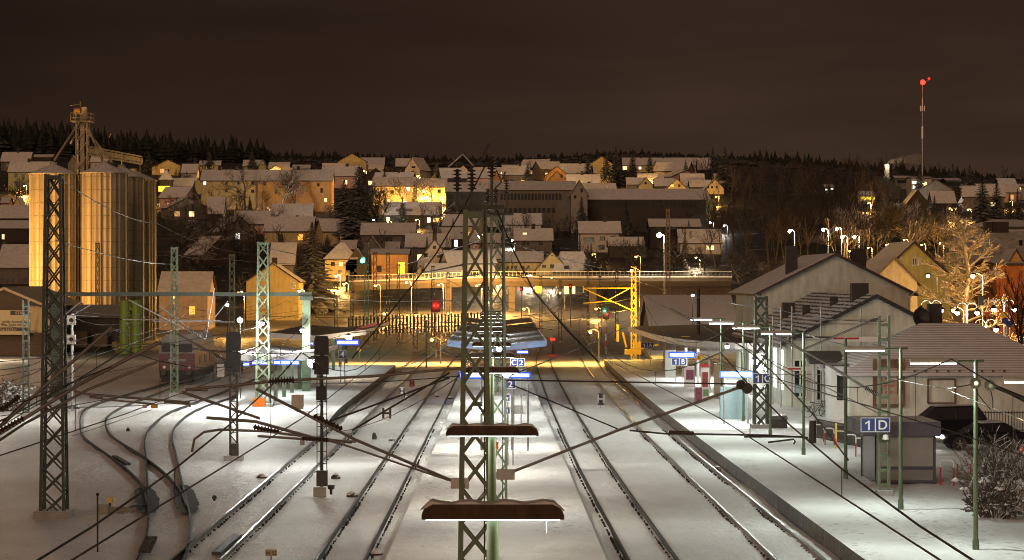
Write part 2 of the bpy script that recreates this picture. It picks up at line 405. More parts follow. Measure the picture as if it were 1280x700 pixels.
# the yard switch: rails given by points on the ground
def gpath(pts): return spline([GP(x, y, .1)-V(0,0,.1) for x, y in pts], 2.0)
RA = [(211,478),(190,484),(140,498),(112,508),(102,518),(100,531),(105,546),(140,572),(165,592),(179,610),(184,632)]
RB = [(233,478),(195,492),(160,505),(141,515),(132,525),(134,537),(144,548),(180,571),(207,592),(225,612),(233,632)]
RC = [(345,462),(290,485),(237,505),(210,516),(190,532),(181,549),(182.5,575),(184,600),(185.5,632),(184,664),(176,690),(166,712)]
RD = [(366,460),(330,478),(290,496),(260,506),(240,515),(221,530),(215,546),(219,564),(227,600),(235,632),(238,658),(233,690),(226,712)]
t = thing('railway_track', 'curving yard track with bare rails sweeping through the snow to the switch', 'railway track', (-16, 85, 0), 'yard tracks')
for r in (RC, RD): rail_mesh(gpath(r)).build('rail', M_RAIL, t)
t = thing('railway_track', 'branch of the yard switch bending away towards the red locomotive', 'railway track', (-20, 120, 0), 'yard tracks')
for r in (RA, RB): rail_mesh(gpath(r)).build('rail', M_RAIL, t)
t = thing('switch_tie', 'toothed dark grating plate lying along the switch rail in the snow', 'rail plate', GP(186, 686))
m = MB()
a = GP(181,693); b = GP(189,676)
m.bar(a+V(0,0,.1), b+V(0,0,.1), .22, .08)
for k in range(9): m.bar(a+(b-a)*(k/8)+V(-.2,0,.1), a+(b-a)*(k/8)+V(.2,0,.1), .08, .1)
m.build('grating', M_DSTEEL, t)
o = MB().bar(GP(270,697)+V(0,0,.12), GP(297,674)+V(0,0,.12), .28, .1).build('switch_tie', M_DSTEEL); tag(o, 'dark ribbed plate lying beside the inner rail of the left through track', 'rail plate')
o = MB().bar(GP(143,573)+V(0,0,.1), GP(160,583)+V(0,0,.1), .25, .1).build('switch_tie', M_DSTEEL); tag(o, 'short dark plate beside the branching rail of the yard switch', 'rail plate')
# thawed hollows at the heated switch blades
for path, lab in (([(181,611),(185.5,626),(186,643)], 'dark thawed hollow where the heated blade of the outer switch rail has melted the snow'), ([(227,608),(234,626),(237,643)], 'dark thawed hollow at the inner switch rail melted clear of snow')):
    pp = spline([GP(*p) for p in path], .5); l, r = offset(pp, -.40), offset(pp, .50); m = MB(); n = len(pp); q = []
    for k in range(n): w_ = 1-.5*abs(k/(n-1)*2-1)**3; q += [pp[k]+(l[k]-pp[k])*w_*rnd.uniform(.9,1.12)+V(0,0,.055), pp[k]+V(0,0,.065), pp[k]+(r[k]-pp[k])*w_*rnd.uniform(.88,1.12)+V(0,0,.055)]
    m.add(q, [(k*3+j,k*3+j+1,k*3+j+4,k*3+j+3) for k in range(n-1) for j in range(2)])
    o = m.build('bare_ballast', paint('wet_ballast', (.012,.010,.009), .5, .8, 0, 14, .4)); tag(o, lab, 'bare ballast', None)
# ---------------------------------------------------------------- platforms
def slab(name, poly, z, mat=M_PLAT):
    m = MB(); m.extrude([V(x, y, -.2) for x, y in poly], V(0, 0, z+.2)); return struct(m.build(name, mat, at=(0,0,0)))
yl = list(range(-25, 252, 12))
def snow_deck(fl, fr, ys, zf, nc, tilt=0):
    m = MB(); q = []; k = nc+3
    for y in ys:
        a, b, z = fl(y), fr(y), zf(y); q.append(V(a, y, -.3))
        for i in range(nc+1):
            f = i/nc; x = a+(b-a)*f; e = min(1, min(f, 1-f)*8); q.append(V(x, y, z+e*(.07*noise.noise((x*.45, y*.16, 2))+.055*noise.noise((x*1.3, y*.5, 7))+.12*max(0, noise.noise((x*.7, y*.25, 21))-.25))))
        q.append(V(b, y, -.3))
    N = len(ys); m.add(q, [(i*k+j, i*k+j+1, (i+1)*k+j+1, (i+1)*k+j) for i in range(N-1) for j in range(k-1)]+[tuple(range(k-1,-1,-1)), tuple(range((N-1)*k, N*k))])
    return struct(m.build('platform', M_PLAT, at=(0,0,0)))
dys = [-25+i*1.3 for i in range(150)]+[171+i*4 for i in range(21)]
snow_deck(lambda y: -3.55+.0075*y, lambda y: 3.46, dys, lambda y: PZ, 14)
E1 = [(11.05,-25),(10.98,80),(10.9,120),(10.95,160),(11.15,195),(11.6,240),(11.9,262)]
EP = spline(E1, 4)
def edge1(y):
    for a, b in zip(EP, EP[1:]):
        if a.y <= y <= b.y: return a.x+(b.x-a.x)*(y-a.y)/(b.y-a.y)
    return EP[-1].x
snow_deck(edge1, lambda y: 29.0, [y for y in dys if y < 252]+[256, 262], lambda y: PZ, 34)
slab('platform', [(29.0,-25),(29.0,262),(17,264),(22,395),(140,395),(140,-25)], PZ)
m = MB(); q = []; ys = [149, 153, 158, 163]+list(range(168, 253, 8)); N = len(ys)
for y in ys:
    z = (PZ-.1)*sstep(146, 166, y)-(.1 if y < 150 else 0); xr_ = -10.75+.0072*y; xl_ = -16.9-2.0*sstep(165,200,y); q += [V(xl_,y,z),V(xl_+2,y,z),V(xr_,y,z),V(xr_,y,-.3),V(xl_,y,-.3)]
m.add(q, [((i+1)*5+j,(i+1)*5+(j+1)%5,i*5+(j+1)%5,i*5+j) for i in range(N-1) for j in range(5)]+[tuple(range(5)),tuple(range(N*5-1,N*5-6,-1))]); struct(m.build('platform', M_PLAT, at=(0,0,0)))
# ---------------------------------------------------------------- lattice masts
def lattice(name, label, X, Y, zb, zt, wb, wt, mat=M_MAST, pan=None, group='lattice catenary masts', ang=.09, foot=True, cat='catenary mast', snow=True):
    t = thing(name, label, cat, (X, Y, zb), group); h = zt-zb
    pan = pan or max(4, int(h/((wb+wt)/2*1.25)))
    def cor(i, z):
        w = (wb+(wt-wb)*(z-zb)/h)/2; sx, sy = ((-1,-1),(1,-1),(1,1),(-1,1))[i % 4]; return V(X+sx*w, Y+sy*w, z)
    for i in range(4): MB().bar(cor(i, zb), cor(i, zt), ang).build('leg', mat, t)
    m = MB(); br = ang*.55
    for k in range(pan):
        z0, z1 = zb+h*k/pan, zb+h*(k+1)/pan
        for i in range(4):
            if (k+i) % 2: m.bar(cor(i, z0), cor(i+1, z1), br)
            else: m.bar(cor(i+1, z0), cor(i, z1), br)
            if i % 2 == 0: m.bar(cor(i, z1) if (k+i) % 2 else cor(i+1, z1), cor(i+1, z0+.02) if (k+i) % 2 else cor(i, z0), br)
    m.build('lattice', mat, t)
    c = MB()
    for i in range(4): c.bar(cor(i, zt-.12), cor(i+1, zt-.12), .12, .14)
    c.build('cap_frame', mat, t)
    if foot: MB().box(X-wb*.75, X+wb*.75, Y-wb*.75, Y+wb*.75, zb-.2, zb+.22).build('foundation', M_CONC, t)
    return t
def ladder_mast(name, label, X, Y, zb, zt, w, mat=M_MAST, group='ladder masts', rung=.55, cat='catenary mast'):
    t = thing(name, label, cat, (X, Y, zb), group)
    for s in (-1, 1): MB().box(X+s*w/2-.05, X+s*w/2+.05, Y-.09, Y+.09, zb-.1, zt).build('leg', mat, t)
    m = MB(); z = zb+.35
    for s in (-1, 1): m.box(X+s*w/2-.03, X+s*w/2+.03, Y-.095, Y+.095, zb, zt-.02)
    while z < zt: m.box(X-w/2, X+w/2, Y-.10, Y-.06, z, z+.10); m.box(X-w/2, X+w/2, Y+.06, Y+.10, z, z+.10); z += rung
    m.build('lattice', mat, t)
    MB().box(X-w*.8, X+w*.8, Y-.35, Y+.35, zb-.2, zb+.2).build('foundation', M_CONC, t)
    return t
def insul(m, a, b, n=7, r=.085):
    a, b = Vector(a), Vector(b); d = (b-a); Ln = d.length; prof = [(.03, 0)]
    for k in range(n): z = Ln*(k+.5)/n; w = Ln/n*.32; prof += [(.035, z-w), (r, z-w*.2), (r, z+w*.2), (.035, z+w)]
    prof.append((.03, Ln)); m.lathe(a, prof, 10, d); return m
def tubed(t, pts, ins=None, r=.036, name='cantilever_tube', mat=M_TUBE, caps=True):
    """one bracket tube, with a ribbed insulator between the given fractions of its length"""
    ob = MB().tube(pts, r, 8).build(name, mat, t)
    if ins:
        a, b = Vector(pts[0]), Vector(pts[-1])
        for f0, f1 in ins: insul(MB(), a+(b-a)*f0, a+(b-a)*f1, 8, r*1.9).build('insulator', M_INS, ob)
    return ob
# far left big mast, others along the line
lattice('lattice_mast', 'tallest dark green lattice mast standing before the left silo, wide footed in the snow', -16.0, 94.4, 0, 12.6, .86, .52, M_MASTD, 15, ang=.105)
m2 = lattice('lattice_mast', 'green lattice mast standing in front of the red locomotive', XA(218,193), 193, 0, 11.2, .5, .42, M_MAST, 18, ang=.08)
m3 = lattice('lattice_mast', 'pale lit broad lattice mast rising through the left platform canopies', XA(329,167), 167, PZ-.1, 11.2, .88, .62, M_MAST, 12, ang=.10)
lattice('lattice_mast', 'slim green lattice mast behind the tall black signal box head', XA(290,236), 236, 0, 11.1, .5, .42, M_MAST, 16, ang=.08)
cm1 = lattice('lattice_mast', 'big near lattice mast with switch insulators on top, behind the two rusty lamp heads', -.30, 60, PZ, 10.35, .74, .44, M_MAST, 12, ang=.115)
cm2 = lattice('lattice_mast', 'second lattice mast close behind the big near one on the middle platform', .34, 91, PZ, 11.0, .62, .42, M_MAST, 13, ang=.085)
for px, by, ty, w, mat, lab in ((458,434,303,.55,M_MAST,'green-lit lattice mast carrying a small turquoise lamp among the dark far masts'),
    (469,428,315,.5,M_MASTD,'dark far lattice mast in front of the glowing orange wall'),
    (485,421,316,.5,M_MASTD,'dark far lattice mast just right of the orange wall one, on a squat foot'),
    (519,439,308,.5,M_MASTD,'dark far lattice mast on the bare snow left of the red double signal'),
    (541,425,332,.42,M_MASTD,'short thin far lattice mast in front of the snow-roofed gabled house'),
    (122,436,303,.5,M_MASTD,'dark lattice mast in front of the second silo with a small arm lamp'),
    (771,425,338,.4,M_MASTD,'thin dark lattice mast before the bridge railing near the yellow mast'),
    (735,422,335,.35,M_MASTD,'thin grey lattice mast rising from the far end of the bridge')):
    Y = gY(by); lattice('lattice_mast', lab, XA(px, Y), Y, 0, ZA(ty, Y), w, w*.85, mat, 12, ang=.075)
lattice('lattice_mast', 'sodium-lit yellow lattice mast at the far end of the right platform', XA(792,274), 274, 0, ZA(333,274), .52, .42, M_YEL, 12, ang=.10, group=None)  # sodium glow on the mast put into its colour as yellow
lattice('lattice_mast', 'broad dark lattice mast behind the blue 1 C sign', XA(951,141), 141, PZ, 7.8, .72, .60, M_MASTD, 9, ang=.13)
rl = ladder_mast('ladder_mast', 'pale green ladder-like mast standing behind the blue 1 D sign', XA(1105,97), 97, PZ, 7.35, .36, M_MAST)
ladder_mast('ladder_mast', 'dark green ladder-like post in front of the timber market board', XA(32.5,164), 164, 0, 7.4, .34, M_MASTD)
# portal with the long green cross beam
t = thing('portal_beam', 'long green steel beam spanning the yard from the big mast to the post by the platform', 'portal', (-23, 190, 0))
Y = 190; xa, xb = XA(60,Y), XA(390,Y)
MB().box(xa, xb, Y-.14, Y+.14, 7.5, 7.80).build('beam', M_MASTD, t)
MB().box(XA(383,Y)-.30, XA(383,Y)+.30, Y-.2, Y+.2, 0, 7.5).build('post', M_MAST, t)
MB().box(XA(383,Y)-.5, XA(383,Y)+.5, Y-.3, Y+.3, 7.2, 7.49).build('bracket', M_MASTD, t)
MB().box(XA(70,Y)-.36, XA(70,Y)+.36, Y-.2, Y+.2, 0, 7.49).build('post', M_MASTD, t)
def hang(px0, py0, px1, py1, px2, py2, Yc, lab):
    """a V-shaped bracket hanging from the portal"""
    t = thing('cantilever_bracket', lab, 'wire bracket', P(px0, py0, Yc), 'pale brackets hanging under the green beam')
    tubed(t, [P(px0,py0,Yc), P(px1,py1,Yc)], [(.72,.92)], .045, mat=M_STEEL); tubed(t, [P(px2,py2,Yc), P(px1,py1,Yc)], [(.75,.92)], .045, mat=M_STEEL)
    tubed(t, [P(min(px0,px2)-8, (py0+py1)/2, Yc), P(max(px0,px2)+8, (py0+py1)/2+1, Yc)], None, .03, mat=M_STEEL)
hang(102,376, 58,413, 115,380, 189, 'pale V bracket hanging beside the tall left mast')
hang(161,375, 257,424, 268,360, 189, 'large pale X bracket hanging above the locomotive')
hang(200,383, 250,420, 285,376, 191, 'smaller pale bracket hanging between the locomotive and the black signal')
# ---------------------------------------------------------------- brackets on the near masts (parts of the masts)
Yc = 60
tubed(cm1, [P(578,460,Yc), P(468,470,Yc), P(350,476,Yc), P(232,487,Yc)], None, .032)
insul(MB(), P(368,475,Yc), P(336,477,Yc), 9, .10).build('insulator', M_INS, cm1)
tubed(cm1, [P(577,606,Yc), P(445,550,Yc), P(320,486,Yc)], [(.58,.72)], .036)
tubed(cm1, [P(560,600,Yc-.2), P(430,556,Yc-.2), P(415,552,Yc-.2)], None, .024)
tubed(cm1, [P(445,552,Yc), P(400,551,Yc), P(382,549,Yc), P(322,545,Yc)], [(.28,.55)], .028)
tubed(cm1, [P(562,466,Yc), P(440,538,Yc)], None, .022, mat=M_DSTEEL); tubed(cm1, [P(562,472,Yc), P(408,528,Yc)], None, .022, mat=M_DSTEEL)
tubed(cm1, [P(632,593,Yc), P(772,538,Yc), P(928,483,Yc)], None, .034)
tubed(cm1, [P(632,475,Yc), P(922,480,Yc)], None, .018, mat=M_DSTEEL)
tubed(cm1, [P(787,538,Yc), P(830,542,Yc), P(958,544,Yc), P(1010,547,Yc)], [(.22,.36)], .022, mat=M_DSTEEL)
tubed(cm1, [P(640,481,Yc), P(772,536,Yc)], None, .016, mat=M_DSTEEL)
MB().lathe(P(926,481,Yc)+V(0,-.1,0), [(.11,0),(.11,.2)], 16, (0,1,0)).build('insulator_boss', M_DSTEEL, cm1)
MB().lathe(P(933,485,Yc)+V(0,-.25,0), [(.12,0),(.13,.05),(.08,.08)], 20, (0,1,0)).build('pulley_wheel', M_DSTEEL, cm1)
for a in ((575,603),(632,592)): MB().cbox(P(*a,Yc)-V(0,.25,.12), .42, .2, .24).build('clamp', M_STEEL, cm1)
# switchgear on top of the big mast
def discon(t, X, Y, z, w):
    MB().box(X-w*.55, X+w*.75, Y-.12, Y+.12, z, z+.10).build('crosshead', M_MASTD, t)
    for dx in (-.55, -.15, .40): 
        MB().bar((X+w*dx, Y, z+.1), (X+w*dx, Y, z+.45 if dx < .3 else z+.75), .07).build('stem', M_MASTD, t)
        zz = z+.45 if dx < .3 else z+.75
        insul(MB(), (X+w*dx, Y, zz), (X+w*dx, Y, zz+.5), 6, .115).build('insulator', M_INS, t)
    MB().tube([(X-w*.8,Y,z+1.0),(X-w*.4,Y,z+1.3),(X-w*.1,Y,z+1.02)], .025, 6).build('horn', M_STEEL, t)
    MB().tube([(X-w*.2,Y,z+.95),(X+w*.1,Y,z+1.15),(X+w*.34,Y,z+1.55)], .03, 6).build('switch_arm', M_DSTEEL, t)
    MB().tube([(X+w*.2,Y-.3,.8),(X+w*.2,Y-.3,z)], .02, 6).build('drive_rod', M_DSTEEL, t)
discon(cm1, -.25, 60, 10.35, .85)
discon(cm2, .38, 91, 11.0, .7)
for a, b, c, lab in (((607,206),(545,312),(440,448),'dark cable swooping down left from the switch on the big near mast'), ((621,262),(668,360),(748,452),'dark cable sloping down right from the top of the big near mast')):
    o = MB().tube(spline([P(*a,60), P(*b,60.5)-V(0,0,.1), P(*c,61)], 1), .018, 5).build('jumper_cable', M_WIRE); tag(o, lab, 'cable')
# left bracket coming in from a mast outside the frame
t = lattice('lattice_mast', 'mast at the very left edge carrying two long grey bracket tubes', XA(-38,48), 48, 0, 9.5, .6, .45, M_MASTD, 10, ang=.09)
tubed(t, [P(-30,536,48), P(0,533,48), P(70,470,48), P(140,409,48)], [(.18,.32)], .032)
tubed(t, [P(-30,556,48), P(0,542,48), P(100,480,48), P(201,427,48)], [(.12,.26)], .034)
tubed(t, [P(-30,570,48.2), P(30,530,48.2), P(110,487,48.2), P(197,452,48.2)], None, .026)
tubed(t, [P(-30,560,47.8), P(30,502,47.8), P(140,458,47.8)], None, .015, mat=M_DSTEEL)
# registration arms over the yard curve
t = thing('registration_arm', 'two-storey grey tube arm with hooked ends over the yard curve', 'wire bracket', P(170,500,62))
for pts, r in (([(92,489),(110,493),(237,503)], .03), ([(112,496),(128,498),(128,503)], .028), ([(128,499),(190,505),(194,509)], .024), ([(205,503),(236,505),(238,509)], .024), ([(227,490),(325,523)], .036), ([(240,487),(260,487)], .04)):
    MB().tube([P(*p,62) for p in pts], r, 7).build('arm_tube', M_TUBE, t)
MB().cbox(P(193,510,62), .16, .1, .08).build('clamp', M_YEL, t); MB().cbox(P(181,510,62), .1, .1, .08).build('clamp', M_STEEL, t)
t = thing('cantilever_bracket', 'grey bracket tube with a ribbed insulator crossing the black signal pole', 'wire bracket', P(320,522,61.5))
tubed(t, [P(258,522,61.5), P(320,527,61.5), P(405,551,61.5)], [(.40,.62)], .038)
tubed(t, [P(240,565,61.5), P(243,549,61.5), P(255,540,61.5), P(275,537,61.5), P(330,539,61.5), P(440,553,61.5)], None, .03)
MB().cbox(P(378,551,61.5)-V(0,0,.1), .1, .08, .22).build('clamp', M_STEEL, t)
t = thing('cantilever_bracket', 'dark diagonal bracket with a long insulator running down to the black signal', 'wire bracket', P(250,440,150))
tubed(t, [P(221,417,150), P(284,452,150)], [(.75,.98)], .06, mat=M_TUBE); tubed(t, [P(284,452,150), P(330,430,150)], None, .03, mat=M_RED)
# right-hand brackets
tubed(rl, [P(1099,397,97), P(1087,402,97), P(1004,437,97)], [(.02,.12)], .042)
tubed(rl, [P(1099,495,97), P(1035,456,97), P(966,417,97)], [(.02,.13)], .05)
t = ladder_mast('ladder_mast', 'mast beyond the right edge holding a dark bracket with two round glass insulators', XA(1318,60), 60, PZ, 8.5, .36, M_MAST)
tubed(t, [P(1312,511,60), P(1238,481,60)], None, .05, mat=M_DSTEEL)
for c in ((1219,479),(1237,482)):
    MB().lathe(P(*c,60)+V(0,-.12,0), [(.05,0),(.125,.03),(.135,.09),(.10,.15),(.03,.2)], 18, (0,1,0)).build('insulator', paint('glass_green_insulator', (.25,.30,.27), .1, .12, 0, 3, 0), t)
for pts in ([(1219,484),(1222,492),(1238,512)], [(1238,487),(1241,500),(1241,510)], [(1195,484),(1219,480)]): MB().tube(spline([P(*p,60) for p in pts], .1), .012, 5).build('lead_wire', M_WIRE, t)
t = thing('cantilever_bracket', 'short hooked arm hanging over the platform by the pole without a lamp', 'wire bracket', P(985,548,60))
MB().tube([P(930,546,60), P(1005,546,60)], .022, 6).build('arm_tube', M_DSTEEL, t)
MB().tube([P(960,553,60), P(992,549,60), P(994,552,60), P(992,555,60)], .024, 6).build('arm_tube', M_DSTEEL, t)
# ---------------------------------------------------------------- overhead wires
SUP = [-12, 60, 125, 190, 255, 330, 400]
def overhead(k, lab, zc=5.45, zm=7.0, sag=1.35, zig=.3, sup=SUP, r=.014):
    t = thing('overhead_line', lab, 'overhead wire', (trackx(k, 60), 60, zc), 'overhead lines over the tracks')
    cw, mw = [], []
    for i, (a, b) in enumerate(zip(sup, sup[1:])):
        n = 10
        for j in range(n+(i == len(sup)-2)):
            f = j/n; Y = a+(b-a)*f; x = trackx(k, Y)+zig*((1-2*f) if i % 2 else (2*f-1))
            cw.append(V(x, Y, zc)); mw.append(V(x, Y, zm-sag*4*f*(1-f)))
    MB().tube(cw, r, 5).build('contact_wire', M_WIRE, t); MB().tube(mw, r*1.1, 5).build('messenger_wire', M_WIRE, t)
    for i in range(1, len(cw)-1, 2):
        if mw[i].z-cw[i].z > .15 and (mw[i].y > 15): MB().tube([cw[i], mw[i]], .007, 4).build('dropper', M_WIRE, t)
overhead(2, 'thin overhead wires hanging above the track right of the middle platform')
overhead(3, 'thin overhead wires hanging above the track left of the middle platform')
overhead(1, 'thin overhead wires above the track by the station canopy', sup=[-12,55,97,160,220,280,345,410])
overhead(4, 'thin overhead wires above the track beside the left platform', sup=[-5,62,130,190,260,330,400])
def wire(pts, lab, r=.012, sagz=0.0):
    pts = [Vector(p) for p in pts]
    if len(pts) == 2:
        a, b = pts; pts = [a+(b-a)*i/14-V(0,0,4*sagz*(i/14)*(1-i/14)) for i in range(15)]
    else: pts = spline(pts, 3)
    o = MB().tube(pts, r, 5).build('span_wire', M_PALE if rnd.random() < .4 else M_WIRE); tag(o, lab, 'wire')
wire([P(75,224,94.4), P(196,279,190)], 'wire sloping down from the top of the tallest left mast across the silos', .02, .4)
wire([P(196,279,190), P(328,318,236)], 'wire sloping on from the silo edge to the pale lit mast', .016, .6)
wire([P(0,485,140), P(200,452,150), P(300,410,160), P(380,392,165)], 'thin span wire crossing left of the locomotive at head height', .014)
wire([P(780,410,150), P(707,442,120), P(636,470,91)], 'dark wire sloping down from the canopy corner to the second middle mast', .026)
wire([P(837,385,120), P(925,432,95), P(1000,500,70), P(1060,575,55)], 'dark feeder wire sloping over the canopy down to the right platform', .02)
wire([P(790,362,150), P(870,404,130), P(1004,470,110), P(1099,517,97)], 'long feeder wire dropping over the canopy to the ladder mast', .02)
wire([P(690,300,300), P(640,318,200), P(690,388,120), P(742,445,100)], 'black wire swinging down right past the mid canopy', .02)
wire([P(960,475,97), P(1099,510,97)], 'thin cross wire between the 1 C sign and the ladder mast', .012)
wire([P(1099,470,96), P(1178,485,80), P(1219,478,60)], 'thin wire from the ladder mast to the round glass insulators', .012)
wire([P(1178,485,80), P(1290,530,62)], 'thin wire falling to the right over the parked cars', .011)
wire([P(0,405,150), P(120,432,150), P(200,430,150)], 'thin grey wire level with the market board', .014)
wire([P(0,430,130), P(205,431,140)], 'straight dark wire crossing in front of the tall left mast', .018)
wire([P(90,545,100), P(190,512,110)], 'taut wire over the snow left of the yard curve', .012)
wire([P(436,412,190), P(560,403,200), P(690,412,210)], 'pale double span wire crossing behind the big mast', .025)
wire([P(440,416,190), P(560,408,200), P(640,406,210)], 'pale lower span wire crossing behind the big mast', .025)
wire([P(505,405,180), P(590,455,120), P(632,475,91)], 'pale bracket line dropping right to the big mast', .03)
wire([P(620,390,200), P(545,440,150), P(505,458,140)], 'pale line sloping down left from the mid canopy', .022)
for i, (a, b) in enumerate((((700,362,300),(560,400,300)), ((640,368,330),(470,395,330)), ((905,352,320),(760,372,300)))):
    wire([P(*a), P(*b)], ('thin far wire before the orange underside of the bridge', 'thin far wire before the fence with the glowing gaps', 'thin far wire right of the yellow mast')[i], .02, .2)

# overhead wires over the curving yard tracks, and the web of cross spans and feeders
def yardline(lab, pts, zc=5.4, zm=6.6):
    t = thing('overhead_line', lab, 'overhead wire', (pts[0][0], pts[0][1], zc), 'overhead lines over the tracks'); cw = spline([V(x,y,zc) for x, y in pts], 6); n = len(cw)
    mw = [p+V(0,0,zm-zc-.9*4*((i%12)/12)*(1-(i%12)/12)) for i, p in enumerate(cw)]
    MB().tube(cw, .014, 5).build('contact_wire', M_WIRE, t); MB().tube(mw, .015, 5).build('messenger_wire', M_WIRE, t)
    for i in range(2, n-1, 4): MB().tube([cw[i], mw[i]], .007, 4).build('dropper', M_WIRE, t)
yardline('thin overhead wires following the curved yard track', [(-8,30),(-11.2,60),(-13.2,82),(-16.5,115),(-19.8,150),(-21,186),(-20.5,260),(-18,330)])
yardline('thin overhead wires over the branch towards the locomotive', [(-14.5,60),(-16,90),(-19,112),(-22.5,140),(-25,178),(-26,214),(-25,290)])
WEB = [((390,371),190,(582,374),190,'wire continuing right from the end of the green beam'), ((0,452),110,(330,407),165,'thin wire rising right over the yard to the pale lit mast'), ((0,520),90,(292,458),124,'thin wire rising right to the tall black signal'), ((0,498),100,(246,500),62,'nearly level wire over the yard curve'),
 ((68,300),94,(218,330),193,'wire from the tallest mast to the mast before the locomotive'), ((218,318),193,(290,322),236,'short wire between two green masts left of the beam end'), ((290,325),236,(458,330),325,'wire from the slim mast to the green-lit far mast'), ((330,310),167,(470,330),357,'wire from the pale lit mast to the dark far masts'),
 ((458,340),325,(600,300),91,'wire rising from the far masts to the second middle mast'), ((470,345),357,(583,330),60,'wire rising from the far masts to the big near mast'), ((485,350),392,(620,340),91,'lower wire between far masts and the second middle mast'), ((519,372),313,(690,378),300,'cross span before the bridge'),
 ((400,385),260,(600,392),260,'cross span over the far left canopy'), ((330,395),240,(545,392),270,'cross span at canopy height left of the red signal'), ((640,396),255,(792,372),274,'cross span from the mid canopy to the yellow mast'), ((640,404),240,(792,386),274,'second cross span below the one to the yellow mast'),
 ((792,350),274,(951,385),141,'wire from the yellow mast to the broad dark mast'), ((951,380),141,(1105,402),97,'wire from the broad dark mast to the ladder mast'), ((951,395),141,(1105,440),97,'lower wire between the broad dark mast and the ladder mast'), ((792,395),260,(930,470),150,'wire falling from the yellow mast to the long display'),
 ((630,345),91,(792,345),274,'wire from the second middle mast to the yellow mast'), ((625,300),91,(790,340),274,'higher wire from the second middle mast to the yellow mast'), ((140,410),150,(292,440),124,'wire between bracket tip and black signal'), ((200,430),150,(402,440),103,'wire crossing the locomotive towards the second black signal'),
 ((0,470),120,(190,420),180,'wire rising past the left bush'), ((30,380),164,(218,395),193,'wire from the ladder-like post to the loco mast'), ((292,470),124,(575,470),60,'straight wire from the black signal to the big mast'), ((420,540),90,(575,470),60,'wire rising right to the big mast under the bracket'),
 ((505,410),250,(622,470),91,'line slanting down to the second middle mast'), ((700,400),250,(600,440),91,'line slanting left over the mid canopy'), ((745,360),330,(660,395),250,'line over the far right end of the mid canopy'), ((560,350),380,(690,405),300,'far wire crossing behind the big mast')]
for a, Ya, b, Yb_, lab in WEB: wire([P(*a,Ya), P(*b,Yb_)], lab, .006+.00008*(Ya+Yb_)/2, .25)
for px, by, ty, lab in ((700,428,350,'thin dark mast between the right tracks near the bridge'),(676,420,345,'thin dark mast close to the left of the bridge lamp mast'),(560,424,340,'thin dark mast left of the single red signal'),(498,432,330,'thin dark mast between the two orange wall masts'),(420,430,352,'thin dark mast behind the far left canopy'),(440,428,340,'thin dark mast left of the green-lit mast'),(750,423,345,'thin dark mast beside the bracket of the yellow mast')):
    Y = gY(by); lattice('lattice_mast', lab, XA(px,Y), Y, 0, ZA(ty,Y), .4, .32, M_MASTD, 10, ang=.07)
# ---------------------------------------------------------------- platform lamps
PW_MID, PW_R = 540.0, 270.0
def mid_lamp():
    t = thing('platform_lamp', 'T', 'platform lamp', (0,0,0), 'T-shaped lamps along the middle platform')
    MB().tube([(0,0,0),(0,0,5.35)], .075, 10).build('pole', M_MAST, t)
    m = MB(); r = .12
    pr = [(-.83,0),(.83,0),(.83,.05),(.79,.13),(.70,.175),(-.70,.175),(-.79,.13),(-.83,.05)]
    m.extrude([V(x,-.2,5.36+z) for x, z in pr], V(0,.4,0)); hd = m.build('lamp_head', paint('rusty_lamp_head', (.075,.042,.022), .65, .8, 0, 3.5, .4, stretch=(1,1,.4)), t)
    sn = [(-.80,.05)]+[(-.84+1.68*i/14, .185+.02*math.sin(i*1.7)+(0 if 0 < i < 14 else -.09)) for i in range(15)]+[(.80,.05),(.70,.171),(-.70,.171)]
    k = MB(); k.extrude([V(x*1.0,-.19,5.37+z) for x, z in sn[1:16]]+[V(.70,-.19,5.537),V(-.70,-.19,5.537)], V(0,.38,0)); k.build('snow_cap', upsnow('cap_snow', (.7,.7,.7), .1), hd)
    MB().box(-.78,.78,-.17,.15,5.347,5.358).build('tube_light', G_TUBE, t)
    for s in (-.58,.58): lamp('AREA', (s,0,5.33), PW_MID*.5, (.96,1,.92), t, .40, .22)
    return t
def arm_lamp(lit=True):
    t = thing('platform_lamp', 'T', 'platform lamp', (0,0,0), 'tube lamps along the right platform')
    MB().tube([(0,0,0),(0,0,5.75)], .075, 10, .06).build('pole', M_MAST, t)
    MB().tube([(0,0,0),(0,0,.35)], .10, 10).build('pole_base', M_MAST, t)
    if lit:
        MB().tube([(.25,0,5.72),(-.6,0,5.70)], .04, 8).build('arm', M_MAST, t)
        m = MB(); m.extrude([V(-1.98,y,5.66+z) for y, z in ((-.13,0),(-.13,.06),(-.06,.13),(.06,.13),(.13,.06),(.13,0))], V(1.42,0,0)); m.build('lamp_head', paint('lamp_housing_white', (.5,.52,.5), .2, .5, 0, 3), t)
        MB().tube([(-1.96,0,5.64),(-.58,0,5.64)], .03, 8).build('tube_light', G_TUBE, t)
        lamp('AREA', (-1.27,0,5.57), PW_R, (.88,1,.88), t, 1.35, .2)
        lamp('POINT', (-1.27,0,5.5), 320, (.90,1,.90), t, .15)
    return t
MY = [30, 46, 77, 92.5, 108, 123.5, 139, 154.5, 170, 186, 202, 218]
proto = mid_lamp()
ML = ['big near rusty lamp head with an icicle, in front of the mast', 'second rusty lamp head from the front, on a pole behind the nearest one', 'third lamp head along the middle platform, level with the blue display',
      'fourth lamp head along the middle platform, just above the C 2 sign']
